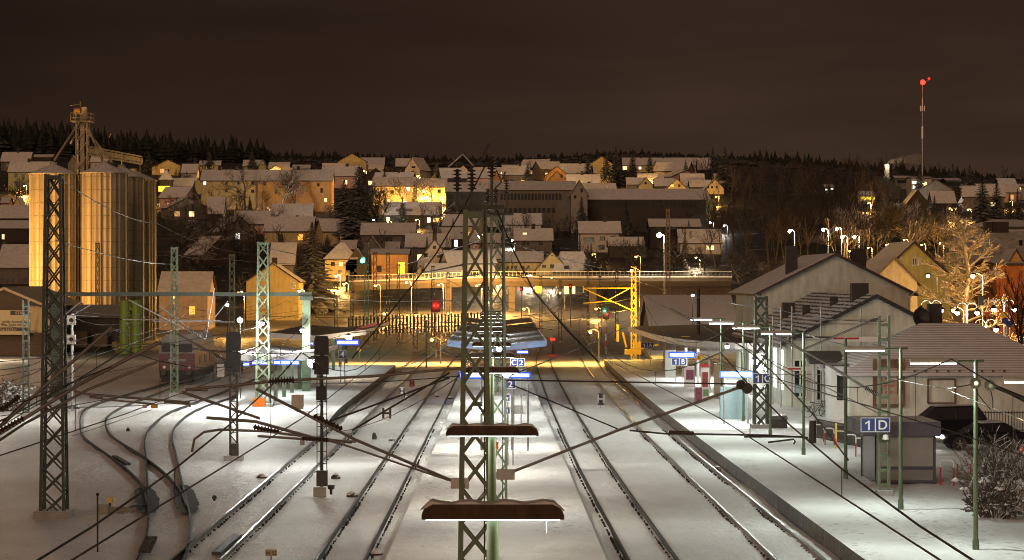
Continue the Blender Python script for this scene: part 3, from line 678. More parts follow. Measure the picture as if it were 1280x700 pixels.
for i, Y in enumerate(MY):
    lab = ML[i] if i < 4 else 'small far lamp head in the stack of lamps seen through the big mast'
    loc = (.02+Y*.0012, Y, PZ)
    if i == 0: proto.location = loc; proto['label'] = lab; LABELS.setdefault(lab, []).append(proto.name)
    else:
        r_ = dup(proto, loc, 0, 1, lab)
        if i < 6:
            for c in kids(r_):
                if c.type == 'LIGHT': c.data = c.data.copy(); c.data.energy = (0,30,60,130,230,360)[i]; c.data.color = (1,.88,.68) if i < 4 else (1,.94,.80)
for c in list(KIDS.get(proto.name, kids(proto)))+[]:
    if c.type == 'LIGHT': c.data = c.data.copy(); c.data.energy = 18; c.data.color = (1,.84,.60)
MB().tube([P(683,635,30), P(683,640,30), P(683.3,655,30), P(682.8,667,30)], .006, 6, .001).build('icicle', glow('glowing_ice', (.75,.78,.8), .15), None)  # faint glow put into the ice, which is no lamp
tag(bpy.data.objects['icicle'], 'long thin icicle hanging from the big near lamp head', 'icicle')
p2 = arm_lamp(); p3 = arm_lamp(False)
for i, Y in enumerate([49, 63, 77, 91, 119, 133, 147, 161]):
    lab = {0: 'tube lamp whose pole stands beyond the right edge of the view', 1: 'tube lamp at the right edge above the glass insulators', 2: 'green tube lamp pole standing nearest in the snow by the bush', 3: 'green tube lamp pole right beside the ladder mast and the 1 D sign', 4: 'tube lamp on the pole before the bicycles', 5: 'tube lamp on the pole by the dark salt box'}.get(i, 'tube lamp in the row rising over the station canopy')
    loc = (14.67, Y, PZ)
    if i == 0:
        L0_ = [(c.name, c.data) for c in kids(p2) if c.type == 'LIGHT']
    if i == 0: p2.location = loc; p2['label'] = lab; LABELS.setdefault(lab, []).append(p2.name)
    else:
        r_ = dup(p2, loc, 0, 1, lab)
        for c, (nm_, d_) in zip([c for c in kids(r_) if c.type == 'LIGHT'], L0_): c.data = d_
    if i < 2:
        for c in kids(p2 if i == 0 else r_):
            if c.type == 'LIGHT': c.data = c.data.copy(); c.data.color = (1,.90,.62)
p3.location = (14.67, 105, PZ); p3['label'] = 'dark pole without a lamp arm, left of the ladder mast'; LABELS['dark pole without a lamp arm, left of the ladder mast'] = [p3.name]
LABELS.pop('T', None)
def globe_lamp(label, px, py, Y, z0, power, r=.16, col=(.98,1,.93), mat=None, pole=True, name='globe_lamp', soft=None):
    p = P(px, py, Y); t = thing(name, label, 'lamp', (p.x, p.y, z0))
    if pole: MB().tube([(p.x,p.y+.25,z0),(p.x,p.y+.25,p.z+.1),(p.x,p.y,p.z+r)], .04, 8).build('pole', M_DSTEEL, t)
    else: MB().tube([(p.x+.1,p.y+.3,p.z+r*1.2),(p.x,p.y,p.z+r)], .03, 6).build('arm', M_DSTEEL, t)
    MB().lathe((p.x,p.y,p.z+r*.7), [(r*.25,.12),(r*.9,0),(r*.95,-.04)][::-1], 12).build('lamp_hood', M_DSTEEL, t)
    MB().ball(p, r, 8).build('bulb', mat or G_WHITE, t)
    lamp('POINT', p+V(0,-r-1.1,-r-.25), power, col, t, r)
    return t
globe_lamp('round white lamp hanging on the pale lattice mast over the left platform', 327, 404.5, 164.8, PZ-.1, 3300, .17, pole=False)
globe_lamp('round white lamp at the portal post over the left platform', 378, 413, 188, PZ-.1, 1800, .18, pole=False)
globe_lamp('oval white lamp shining behind the black signal head', 391, 453, 121, 0, 800, .26, pole=False)
globe_lamp('orange-white lamp under the rim of the left canopy by the blue display', 436, 421.5, 214, PZ-.1, 300, .26, (1,.75,.5), G_WARMW, pole=False)
globe_lamp('small white lamp under the station canopy rim', 909, 433, 178, PZ, 300, .15, pole=False)
globe_lamp('large oval white lamp shining in front of the station doors', 942.5, 452, 143, PZ, 1200, .22, pole=False)
globe_lamp('small flood lamp above the roof of the ribbed freight shed', 866, 369, 290, 0, 500, .18, pole=True)
globe_lamp('white lamp in a dark hood low on the second middle mast', 597.5, 511, 90, PZ, 160, .18, pole=False)
globe_lamp('short white lamp hung by the C 2 sign', 633, 467, 88.5, PZ, 150, .14, pole=False)
globe_lamp('white lamp head under the mid canopy edge', 624, 436, 150, PZ, 200, .16, pole=False)
globe_lamp('round white lamp on a pole behind the black signal by the loco', 300, 400, 178, 0, 4300, .2)
globe_lamp('bluish lamp between the silo shed and the yellow house', 284, 381, 300, 0, 300, .2, (.8,.85,1))
# ---------------------------------------------------------------- signs
def plate(m, p, w, h, d=.06): m.box(p.x-w/2, p.x+w/2, p.y-d/2, p.y+d/2, p.z-h/2, p.z+h/2); return m
def blue_sign(label, chars, px, py, Y, w, h, z0, pole=True, size=None):
    """white characters on blue plates side by side"""
    p = P(px, py, Y); t = thing('platform_sign', label, 'sign', (p.x, p.y, z0)); n = len(chars); cw = w/n
    for i, c in enumerate(chars):
        q = p+V((i-(n-1)/2)*cw, 0, 0)
        pl = plate(MB(), q, cw-.02, h).build('sign_plate', M_BLUE, t)
        b = MB(); x0, x1 = q.x-cw/2+.01, q.x+cw/2-.01
        for a, c2 in (((x0,q.z-h/2),(x1,q.z-h/2)),((x0,q.z+h/2),(x1,q.z+h/2)),((x0,q.z-h/2),(x0,q.z+h/2)),((x1,q.z-h/2),(x1,q.z+h/2))): b.bar((a[0],q.y-.035,a[1]),(c2[0],q.y-.035,c2[1]),.022)
        b.build('sign_border', M_WHITE, pl)
        text(c, size or h*.95, q+V(0,-.045,-.02), pl, M_WHITE, bold=.006)
    if pole:
        for s in (-.25, .25): MB().tube([(p.x+s*w,p.y+.06,z0),(p.x+s*w,p.y+.06,p.z+h/2)], .035, 6).build('pole', M_STEEL, t)
    return t
blue_sign('blue plates reading 1 and D on the ladder mast before the shelter', ['1','D'], 1094, 531, 96.2, 1.10, .52, PZ, False)
blue_sign('blue plates reading 1 and C by the broad dark mast', ['1','C'], 953, 473, 139.8, 1.06, .54, PZ, False)
blue_sign('blue plates reading 1 and B under the station canopy', ['1','B'], 849, 452, 205, 1.2, .56, PZ)
blue_sign('blue plates reading 1 and A at the tip of the station canopy', ['1','A'], 809, 431.5, 240, 1.2, .50, PZ)
blue_sign('blue plates reading C and 2 on the middle platform', ['C','2'], 647, 453, 140, .80, .42, PZ)
blue_sign('small blue plate reading 2 below the middle display', ['2'], 638, 480, 112, .46, .40, PZ)
blue_sign('dark blue plate with a white 4 on the left platform', ['4'], 428, 443, 205, .62, .66, PZ-.1)
for y, c, l in ((497, 'v', 'small dark blue pictogram plate with an arrow below the plate reading 2'), (513, 'I', 'lowest small dark blue pictogram plate on the middle platform post')):
    blue_sign(l, [c], 634, y, 111, .26, .30, PZ, False, .2)
def display(label, px, py, Y, w, h, z0, bars=((-.40,.40),), pole=False, back=False):
    """backlit train display: white fields on a blue box"""
    p = P(px, py, Y); t = thing('train_display', label, 'display', (p.x, p.y, z0))
    plate(MB(), p, w, h, .25).build('display_case', G_SIGNB, t)
    for a, b in bars: plate(MB(), V(p.x+(a+b)/2*w, p.y-.13, p.z), (b-a)*w, h*.55, .02).build('display_field', G_SIGN, t)
    for s in (-.36, .36):
        if pole: MB().tube([(p.x+s*w,p.y,z0),(p.x+s*w,p.y,p.z)], .05, 8).build('pole', M_STEEL, t)
        else: MB().tube([(p.x+s*w,p.y,p.z+h/2),(p.x+s*w,p.y,p.z+h/2+.5)], .025, 6).build('hanger', M_STEEL, t)
    return t
display('long blue-framed white train display beside the 1 C sign', 920, 468, 145, 1.86, .36, PZ, ((-.46,.46),), True)
display('blue-framed white train display above the 1 B sign', 852, 443.5, 200, 2.05, .46, PZ, ((-.45,.45),))
display('wide blue train display half hidden by the mast on the middle platform, its right half', 650, 469, 122, 1.05, .30, PZ, ((-.42,.42),), True)
display('blue train display seen through the big mast, its left half', 590, 469, 122, 1.25, .34, PZ, ((-.44,-.30),(-.1,.42)), True)
display('blue train display under the mid canopy by the C 2 sign', 653, 440, 165, .75, .24, PZ, ((-.42,.45),), False)
display('blue train display beside the 4 sign at the left canopy', 434.5, 428, 208, 1.85, .46, PZ-.1, ((-.45,.45),))
display('blue train display under the near left canopy', 358, 453, 170, 1.75, .34, PZ-.1, ((-.45,-.25),(-.18,.12),(.2,.46)))
display('blue and white display next to the pale lit mast', 326, 453.5, 171, 1.3, .30, PZ-.1, ((-.42,.42),))
display('short white display by the tall black signal box', 308, 455, 172, .45, .28, PZ-.1, ((-.40,.40),))
display('blue display peeping out beside the portal post', 389, 429.5, 200, .5, .26, PZ-.1, ((-.3,.3),))
# small boards with black and white letters
def hboard(label, ch, px, py, by, w, h, ink, back):
    Y = gY(by); p = P(px, py, Y); t = thing('track_board', label, 'track sign', (p.x, p.y, 0))
    MB().tube([(p.x,p.y+.05,0),(p.x,p.y+.05,p.z)], .03, 6).build('pole', M_STEEL, t)
    plate(MB(), p, w, h, .04).build('sign_plate', back, t)
    if ch: text(ch, h*1.05, p+V(0,-.03,-.01), t, ink, bold=.03*h)
K = paint('sign_black', (.012,.012,.012), .1, .5, 0, 3, 0)
for a in (('small board with a black H on white standing alone in the snow', 'H', 483.5, 517, 525, .42, .85, K, M_WHITE), ('white board with a black H between the two left tracks', 'H', 502.5, 489, 500, .40, .58, K, M_WHITE),
          ('second H board just right of its twin between the tracks', 'H', 508, 494, 500, .36, .50, K, M_WHITE), ('red-framed H board farthest up between the left tracks', 'H', 515, 479, 486, .42, .58, K, M_RED),
          ('small dark board with a white bar between the right tracks', 'H', 751, 499, 510, .42, .78, M_STEEL, K), ('low yellowed board numbered W 55 in the snow at the bottom', 'W 55', 339, 691, 700, .36, .20, K, paint('old_sign', (.40,.34,.22), .2, .6))):
    hboard(*a)
for a in bpy.data.objects:
    if a.type == 'FONT' and a.data.body == 'W 55': a.data.size = .15; a.data.offset = .002
t = thing('round_sign', 'round yellow sign with a black S on a green pole by the left platform end', 'sign', GP(449,452)); Y = gY(452); p = P(449,437,Y)
MB().tube([(p.x,p.y+.05,0),(p.x,p.y+.05,ZA(396,Y))], .06, 8).build('pole', M_MAST, t); MB().lathe(p, [(.21,-.02),(.21,.02)], 20, (0,1,0)).build('sign_plate', paint('cream_yellow', (.75,.60,.28), .1, .5), t); text('8', .3, p+V(0,-.04,0), t, K)
Y = 253; p = P(533,400,Y)
t = thing('post', 'thin pale green post with a forked top on the bare snow', 'post', (p.x,p.y,0)); MB().tube([(p.x,p.y,0),p], .09, 8).build('pole', M_MAST, t); MB().tube([p+V(-.45,0,.1),p+V(-.2,0,-.05),p+V(.2,0,-.05),p+V(.45,0,.1)], .06, 6).build('fork', M_STEEL, t)
# ---------------------------------------------------------------- signals
def signal(label, px, head, base, lights, w, hh, Y=None, striped=False, back=False, cat='signal', lampw=0, mast=True):
    """railway colour light signal; lights are (dx, dz, material, colour) from the head centre"""
    Y = Y or gY(base); p = P(px, head, Y); t = thing('railway_signal', label, cat, (p.x, p.y, 0))
    if mast:
        if striped:
            z = 0; i = 0
            while z < p.z-hh/2:
                MB().tube([(p.x,p.y+.12,z),(p.x,p.y+.12,min(z+.8,p.z-hh/2+.1))], .07, 8).build('mast_band', M_RED if i % 2 else M_WHITE, t); z += .8; i += 1
        else: MB().tube([(p.x,p.y+.1,0),(p.x,p.y+.1,p.z+hh/2)], .07, 8).build('mast', M_DSTEEL, t)
    m = MB(); c = min(w, hh)*.12
    m.extrude([V(p.x+x,p.y,p.z+z) for x, z in ((-w/2+c,-hh/2),(w/2-c,-hh/2),(w/2,-hh/2+c),(w/2,hh/2-c),(w/2-c,hh/2),(-w/2+c,hh/2),(-w/2,hh/2-c),(-w/2,-hh/2+c))], V(0,.10,0)); hd = m.build('signal_head', M_BLACK, t)
    for dx, dz, mt, col in lights:
        q = p+V(dx,-.03,dz); MB().lathe(q, [(.085,0),(.10,-.03)][::-1], 14, (0,-1,0)).build('lens', mt, hd)
        m = MB(); m.tube([q+V(.13*math.cos(R(a)),-.02,.13*math.sin(R(a))) for a in range(0,181,20)], .018, 5); m.build('hood', M_BLACK, hd)
        if lampw: lamp('POINT', q+V(0,-.25,0), lampw, col, t, .1)
    return t
RC_ = (1,.03,.02)
signal('bright double red signal over a red and white banded mast on the left', 545, 382, 447, [(-.20,0,G_RED,RC_),(.20,0,G_RED,RC_)], .95, 1.5, 286, True, lampw=90)
signal('single red signal seen through the big mast', 603, 397, 440, [(0,.1,G_RED,RC_)], .6, 1.2, 300, lampw=50)
signal('low double red signal lamp between the right tracks', 691, 424, 443, [(-.13,0,G_RED,RC_),(.13,0,G_RED,RC_)], .55, .45, 300, lampw=60)
signal('signal showing green above red right of the far tracks', 757.5, 391, 443, [(-.16,.22,G_GREEN,(.1,1,.5)),(.10,-.16,G_RED,RC_)], .8, 1.5, 300, True, lampw=45)
signal('far red signal lamp under the left end of the bridge', 652, 361, 411, [(-.1,0,G_RED,RC_)], .6, .8, 430, lampw=25)
signal('far red signal lamp under the bridge girder beside a bright gap', 713, 358, 411, [(0,0,G_RED,RC_)], .6, .8, 432, lampw=25)
def black_signal(label, px, y0, y1, base, wpx, box, mastlat=False):
    Y = gY(base); s = Y/F; x = XA(px,Y); t = thing('railway_signal', label, 'signal', (x,Y,0)); w = wpx*s; z1, z0 = ZA(y0,Y), ZA(y1,Y)
    zm = z0+(z1-z0)*.5
    for a, b, dd in ((zm+.02,z1,0),(z0,zm-.02,.03)):
        m = MB(); m.extrude([V(x+u*w/2,Y-.12-dd,z) for u, z in ((-1,a),(1,a),(1,b-.12),(.82,b),(-.82,b),(-1,b-.12))], V(0,.2,0)); m.build('signal_head', M_BLACK, t)
    MB().bar((x-w*.5,Y-.1,z0+.35),(x-w*.62,Y-.1,z0+.35),.3).build('side_lamp', M_BLACK, t)
    if mastlat:
        for i in (-1,1): MB().box(x+i*.17-.05,x+i*.17+.05,Y+.05,Y+.15,0,z1-.3).build('leg', M_DSTEEL, t)
        m = MB(); z = .4
        while z < z1-.5: m.bar((x-.17,Y+.1,z),(x+.17,Y+.1,z+.4),.05); m.bar((x+.17,Y+.1,z+.4),(x-.17,Y+.1,z+.8),.05); z += .8
        m.build('lattice', M_DSTEEL, t)
        MB().box(x-.45,x+.45,Y-.35,Y+.45,-.1,.22).build('foundation', M_CONC, t)
    else: MB().tube([(x,Y+.1,0),(x,Y+.1,z1-.2)], .065, 10).build('mast', M_DSTEEL, t)
    m = MB()
    for i in range(9): m.box(x-.2,x+.2,Y+.16,Y+.19,.8+i*.5,.83+i*.5)
    m.box(x-.21,x-.18,Y+.15,Y+.2,.5,5.1); m.box(x+.18,x+.21,Y+.15,Y+.2,.5,5.1); m.build('lattice', M_DSTEEL, t)
    bx = P(*box[:2],Y)
    MB().cbox((bx.x,Y-.15,box[2]), box[3], .35, box[4]).build('relay_box', M_DSTEEL, t)
    return t
b1 = black_signal('tall black signal back on a latticed mast standing left of the platform', 292, 415, 463, 575, 18, (294,590,0,.34,.8), True)
b2 = black_signal('black signal back with a pole and relay box in the snow between the left tracks', 402, 420, 468, 621, 18, (403,610,.45,.44,.62))
Yb = gY(621)
MB().cbox((XA(400,Yb),Yb-.1,.0),.5,.35,.4).build('foundation', M_CONC, b2); MB().lathe((XA(414,Yb),Yb-.1,.1), [(.05,0),(.06,.2),(.13,.22),(.15,.38)], 12).build('funnel', M_DSTEEL, b2)
MB().cbox((XA(402,Yb),Yb-.1,ZA(500,Yb)), .42, .3, .55).build('repeater_box', M_BLACK, b2)
# small things lying between the tracks
def lump(name, label, px, py, r, h, mat, cat):
    p = GP(px, py); m = MB(); n = 10; pr = []
    vs = []; fs = []
    for i in range(5):
        for k in range(n):
            a = 2*math.pi*k/n; rr = r*math.cos(i/4*math.pi/2*.98)*(1+.25*noise.noise((px+i*.7, py+k*.9, 0))); vs.append((p.x+rr*math.cos(a), p.y+rr*math.sin(a)*.8, -.05+(h+.05)*math.sin(i/4*math.pi/2)))
    fs = [(i*n+k, i*n+(k+1)%n, (i+1)*n+(k+1)%n, (i+1)*n+k) for i in range(4) for k in range(n)]+[tuple(range(4*n,5*n))]
    m.add(vs, fs, True); tag(m.build(name, mat), label, cat)
M_LUMP = upsnow('snowy_equipment', (.05,.045,.04), .35, .2, 5)
lump('track_magnet', 'snowy dark box beside the black signal relay box', 440, 620, .26, .2, M_LUMP, 'track equipment'); lump('track_magnet', 'low snow-capped box left of the inner through track', 327, 597, .24, .18, M_LUMP, 'track equipment')
lump('track_magnet', 'snow-capped lump right of the black signal pole', 420, 597, .2, .2, M_LUMP, 'track equipment'); lump('track_magnet', 'small capped post standing alone in the snow by the left through track', 468, 548, .14, .35, M_LUMP, 'track equipment')
lump('track_magnet', 'dark flat lump between the left platform tracks', 490, 551, .2, .14, M_LUMP, 'track equipment'); lump('track_magnet', 'little dark lump in the snow above the H board', 546, 495, .2, .16, M_LUMP, 'track equipment')
lump('track_magnet', 'dark lump at the rail beside the dark red rail', 563, 498, .24, .2, M_LUMP, 'track equipment'); lump('track_magnet', 'small dark object on the snow by the near end of the left track', 470, 692, .24, .12, M_LUMP, 'track equipment')
lump('snow_ball', 'round clump of snow lying on the ledge by the right platform edge', 909, 581, .16, .28, upsnow('clump_snow', (.7,.7,.7), .1), 'snow clump'); lump('track_magnet', 'little dark lump beside the rail below the right platform edge', 897, 586, .18, .14, M_LUMP, 'track equipment')
lump('track_magnet', 'small marker stub alone on the bright snow of the yard curve', 160, 538, .12, .22, M_LUMP, 'track equipment'); lump('track_magnet', 'dark double hump on the snow before the far sheds', 91, 510, .5, .35, M_LUMP, 'track equipment')
# point machine by the switch
t = thing('point_machine', 'snowy point machine with yellow lantern and rod beside the yard switch', 'point machine', GP(140, 640)); g0 = GP(140, 640)
MB().cbox(g0+V(.25,0,0), .75, .5, .22).build('motor_case', upsnow('machine_snow', (.16,.15,.12), .3), t); MB().cbox(g0+V(-.3,-.15,0), .42, .4, .32).build('cable_box', upsnow('machine_snow2', (.25,.24,.19), .4), t)
MB().bar(g0+V(.5,.1,.16), GP(183,634)+V(0,0,.1), .07).build('rod', M_DSTEEL, t); MB().cbox(g0+V(-.08,0,.35), .2, .15, .2).build('lantern', M_YEL, t); MB().cbox(g0+V(.1,0,.22), .1, .1, .36).build('lever', M_STEEL, t); MB().cbox(g0+V(-.08,0,0), .08, .08, .4).build('stand', M_DSTEEL, t)
def stake(label, px, y0, y1, r=.03, top=None):
    p = GP(px, y1); q = P(px, y0, p.y); t = thing('marker_post', label, 'post', p); MB().tube([p, q], r, 6).build('pole', M_DSTEEL, t)
    (top or MB().ball(q, r*2, 5)).build('cap', M_DSTEEL, t)
stake('thin bare stake standing in the snow in front of the point machine', 122, 618, 690); stake('reddish post with a round cap beside the tall left mast', 55, 566, 631, .05)
stake('tiny stake with a box at the snow right of the inner switch', 268, 622, 626, .05)
# signal pillar with crossed lights by the tall left mast
t = thing('signal_post', 'grey post with two pale light boxes behind the tall left mast', 'signal', P(90,475,170)); Yq = 170; xq = XA(90,Yq)
MB().tube([(xq,Yq,0),(xq,Yq,ZA(392,Yq))], .09, 8).build('pole', M_STEEL, t)
for y in (400, 424): MB().cbox((xq,Yq-.2,ZA(y+6,Yq)), .55, .25, .62).build('light_box', M_STEEL, t); MB().lathe((xq,Yq-.35,ZA(y,Yq)), [(.14,0),(.14,.04)], 12, (0,-1,0)).build('lens', M_GLASSD, t)
# ---------------------------------------------------------------- canopies
M_CANTOP = upsnow('canopy_top', (.045,.04,.042), .05, .25, .5, .14, .2, .8)
M_FASC = paint('canopy_fascia', (.42,.42,.40), .15, .5, 0, 1.5)
M_SOFF = paint('canopy_soffit', (.34,.34,.32), .15, .6, 0, 1.5)
def butterfly(label, X0, X1, Ya, Yb, zl, zm, zr, posts, pz, slope=0.0072, trim=None):
    xm = (X0+X1)/2; t = thing('platform_canopy', label, 'canopy', (xm, Ya, pz)); dx = slope*(Yb-Ya)
    sec = [(X0,zl),(xm,zm),(X1,zr)]; th = .16
    top = [V(x,Ya,z) for x, z in sec]; m = MB(); m.extrude(top+[V(x,Ya,z-th) for x, z in sec[::-1]], V(dx,Yb-Ya,0)); m.build('roof', M_CANTOP, t)
    for a, b in zip(sec, sec[1:]):
        m = MB(); m.extrude([V(a[0],Ya-.06,a[1]+.05),V(b[0],Ya-.06,b[1]+.05),V(b[0],Ya-.06,b[1]-.38),V(a[0],Ya-.06,a[1]-.38)], V(0,.05,0)); m.build('fascia', trim or M_FASC, t)
    for x, z in (sec[0], sec[2]): m = MB(); m.extrude([V(x-.04,Ya,z+.05),V(x+.04,Ya,z+.05),V(x+.04,Ya,z-.3),V(x-.04,Ya,z-.3)], V(dx,Yb-Ya,0)); m.build('gutter', M_FASC, t)
    m = MB(); m.extrude([V(x,Ya+.1,z-th-.02) for x, z in sec]+[V(x,Ya+.1,z-th-.06) for x, z in sec[::-1]], V(dx,Yb-Ya-.2,0)); m.build('soffit', M_SOFF, t)
    for i in range(posts):
        y = Ya+2+(Yb-Ya-4)*i/max(1, posts-1); x = xm+slope*(y-Ya)
        MB().box(x-.13,x+.13,y-.13,y+.13,pz,zm-th).build('post', M_MAST, t)
    return t
butterfly('near left platform canopy with a reddish rim, shaped like an open V', -17.2, -11.7, 172, 196, 3.75, 3.45, 3.75, 4, PZ-.1, trim=M_FASC)
butterfly('far left platform canopy with a red tip reaching towards the dark masts', -18.4, -10.2, 214, 255, 4.25, 4.0, 4.5, 5, PZ-.1, trim=M_FASC)
o = MB().bar(P(445,413,216)+V(0,0,0), P(470,404.5,216), .25, .3).build('warning_board', paint('salmon_paint', (.55,.14,.10), .1, .5)); tag(o, 'red slanting end board on the rim of the far left canopy', 'board')
butterfly('dark mid platform canopy with light blue lit ends behind the big mast', -2.9, 4.2, 184, 300, 4.32, 3.95, 4.32, 8, PZ, .006, paint('blue_lit_fascia', (.25,.36,.55), .1, .4, 0, 2))  # blue light from the sign painted into the fascia colour
for x in (-2.1, 3.4): lamp('AREA', (x,182.5,3.2), 25, (.4,.6,1), None, .6, .2, (R(60),0,0), name='added_sign_glow')  # unseen sources added to tint the canopy ends blue
# right canopy with the rounded corner
edge = spline([(13.4,243),(13.5,215),(13.7,203),(14.3,192),(15.6,184.5),(17.4,179.5),(19.4,177),(22.4,176)], 2.0)
t = thing('platform_canopy', 'long dark station canopy with a rounded pale rim over platform 1', 'canopy', (16, 210, PZ))
poly = [V(p.x,p.y,4.05) for p in edge]+[V(22.4,243,4.35)]
MB().extrude(poly, V(0,0,.22)).build('roof', M_CANTOP, t)
m = MB(); rim = [V(p.x-.08,p.y-.05,4.08) for p in edge]; q = []
for p in rim: q += [p+V(0,0,.22), p+V(.12,.08,.22), p+V(.12,.08,-.22), p+V(0,0,-.22)]
m.add(q, [(i*4+j,(i+1)*4+j,(i+1)*4+(j+1)%4,i*4+(j+1)%4) for i in range(len(rim)-1) for j in range(4)]); m.build('rim', M_FASC, t)
m = MB(); m.extrude([V(p.x+.9,p.y+.7,3.95) for p in edge]+[V(22.4,242,3.95)], V(0,0,-.35)); m.build('soffit', M_SOFF, t)
for y in (181, 190, 200, 212, 225, 238):
    x = 18.6 if y < 185 else 16.4; MB().tube([(x,y,PZ),(x,y,3.6)], .12, 10).build('post', M_FASC, t)
MB().cbox(P(857,425,198), .6, .5, .3).build('roof_vent', M_YEL, t)
Yk = 205; o = MB().tube([(XA(873,Yk),Yk,3.9),(XA(873,Yk),Yk,ZA(361,Yk))], .14, 10).build('flue_pipe', M_BLACK); tag(o, 'thick black flue pipe standing up through the station canopy', 'pipe')
lamp('AREA', (17, 205, 3.5), 1000, (1,1,.92), None, 3, 18, name='unseen_canopy_light'); lamp('AREA', (18.5, 182, 3.5), 350, (1,1,.92), None, 2, 3, name='unseen_canopy_light')  # unseen sources assumed under the canopy roofs, no fixtures built
lamp('AREA', (-14, 183, 3.2), 420, (.92,1,.95), None, 3, 16, name='unseen_canopy_light'); lamp('AREA', (-13.5, 232, 3.4), 450, (.92,1,.95), None, 3, 30, name='unseen_canopy_light')
lamp('AREA', (1, 215, 3.6), 350, (.92,1,.95), None, 3, 40, name='unseen_canopy_light')
# ---------------------------------------------------------------- house kit
def house(label, x, y, z0, w, d, hw, hr, ori='S', yaw=0.0, wallm=None, roofm=None, wins=(), chim=(), oh=.45, name='house', cat='house', group=None, found=3.0, hip=0.0, det=False, dorm=(), rth=.25):
    """w across, d deep, hw wall height, hr roof rise; ridge across ('S') or gable to the front ('G'); front wall at y"""
    t = thing(name, label, cat, (x, y, z0), group); o = V(x, y, z0)
    def W(a, b, c): return o+V(a, b, c)
    m = MB()
    if ori == 'S': prof = [V(0,0,-found),V(0,d,-found),V(0,d,hw),V(0,d/2,hw+hr),V(0,0,hw)]; m.extrude([o+V(-w/2,0,0)+p for p in prof] if hip == 0 else [o+V(-w/2,0,0)+p for p in (prof[0],prof[1],prof[2],prof[4])], V(w,0,0))
    else: prof = [V(-w/2,0,-found),V(w/2,0,-found),V(w/2,0,hw),V(0,0,hw+hr),V(-w/2,0,hw)]; m.extrude([o+p for p in prof] if hip == 0 else [o+p for p in (prof[0],prof[1],prof[2],prof[4])], V(0,d,0))
    m.build('wall', wallm, t)
    s = hr/((d if ori == 'S' else w)/2); m = MB(); e = oh*s; k = .01
    roofm = roofm or M_ROOFS
    if hip > 0:
        a, b = (w/2+oh, d/2+oh); zz = hw-e+k; hx = (a-hip if ori == 'S' else 0.01); hy = (0.01 if ori == 'S' else b-hip); c = d/2
        q = [W(-a,c-b,zz),W(a,c-b,zz),W(a,c+b,zz),W(-a,c+b,zz),W(-hx,c-hy,hw+hr),W(hx,c-hy,hw+hr),W(hx,c+hy,hw+hr),W(-hx,c+hy,hw+hr)]
        q2 = [p-V(0,0,rth) for p in q[:4]]
        m.add(q+q2, [(0,1,5,4),(1,2,6,5),(2,3,7,6),(3,0,4,7),(4,5,6,7),(8,9,1,0),(9,10,2,1),(10,11,3,2),(11,8,0,3),(11,10,9,8)])
    elif ori == 'S':
        pr = [V(0,-oh,hw-e+k),V(0,d/2,hw+hr+k),V(0,d+oh,hw-e+k)]; pr += [p+V(0,0,rth) for p in pr[::-1]]
        m.extrude([o+V(-w/2-oh,0,0)+p for p in pr], V(w+2*oh,0,0))
    else:
        pr = [V(-w/2-oh,0,hw-e+k),V(0,0,hw+hr+k),V(w/2+oh,0,hw-e+k)]; pr += [p+V(0,0,rth) for p in pr[::-1]]
        m.extrude([o+V(0,-oh,0)+p for p in pr], V(0,d+2*oh,0))
    rf = m.build('roof', roofm, t)
    for c in chim:
        cx, cy, cw, ch = c; base = hw+hr*(1-abs(cy-d/2)/(d/2)) if ori == 'S' else hw+hr*(1-abs(cx)/(w/2)); cb = MB().cbox(W(cx,cy,base-.4), cw, cw*.9, ch+.4).build('chimney', paint('dark_chimney', (.035,.028,.025), .3, .8, 0, 4), rf)
    for dm in dorm:
        dx, dw, dh, dy = dm; zb_ = hw+hr*(dy/(d/2)) if ori == 'S' else hw
        MB().box(x+dx-dw/2, x+dx+dw/2, y+dy, y+dy+d*.3, z0+zb_, z0+zb_+dh).build('dormer', M_ROOFT, t)
    for wn in wins:
        u, v, ww, wh, mt = wn[:5]; face = wn[5] if len(wn) > 5 else 'f'
        if face == 'f': a = (x+u-ww/2, x+u+ww/2, y-.06, y+.05, z0+v, z0+v+wh)
        elif face == 'r': a = (x+w/2-.05, x+w/2+.06, y+u-ww/2, y+u+ww/2, z0+v, z0+v+wh)
        else: a = (x-w/2-.06, x-w/2+.05, y+u-ww/2, y+u+ww/2, z0+v, z0+v+wh)
        wo = MB().box(*a).build('window', mt, t)
        if det and face == 'f':
            b = MB()
            for p, q in (((a[0],a[4]),(a[1],a[4])),((a[0],a[5]),(a[1],a[5])),((a[0],a[4]),(a[0],a[5])),((a[1],a[4]),(a[1],a[5])),(((a[0]+a[1])/2,a[4]),((a[0]+a[1])/2,a[5]))): b.bar((p[0],a[2]-.02,p[1]),(q[0],a[2]-.02,q[1]),.09)
            b.build('frame', M_WHITE, wo)
    t.rotation_euler = (0, 0, yaw)
    return t
def plaster(n, c): return paint('plaster_'+n, c, .30, .85, 0, 1.3, .2, stretch=(1.3,1.3,.4))
WG, WW, WY, WO, WD, WP, WGN = plaster('grey', (.15,.135,.115)), plaster('white', (.46,.44,.41)), plaster('yellow', (.56,.46,.22)), plaster('orange', (.52,.29,.11)), plaster('dark', (.045,.038,.032)), plaster('pink', (.55,.36,.30)), plaster('green', (.40,.42,.20))
WWOOD = paint('plank_wall', (.13,.09,.055), .45, .8, 0, 3, .3, stretch=(6,6,.4))
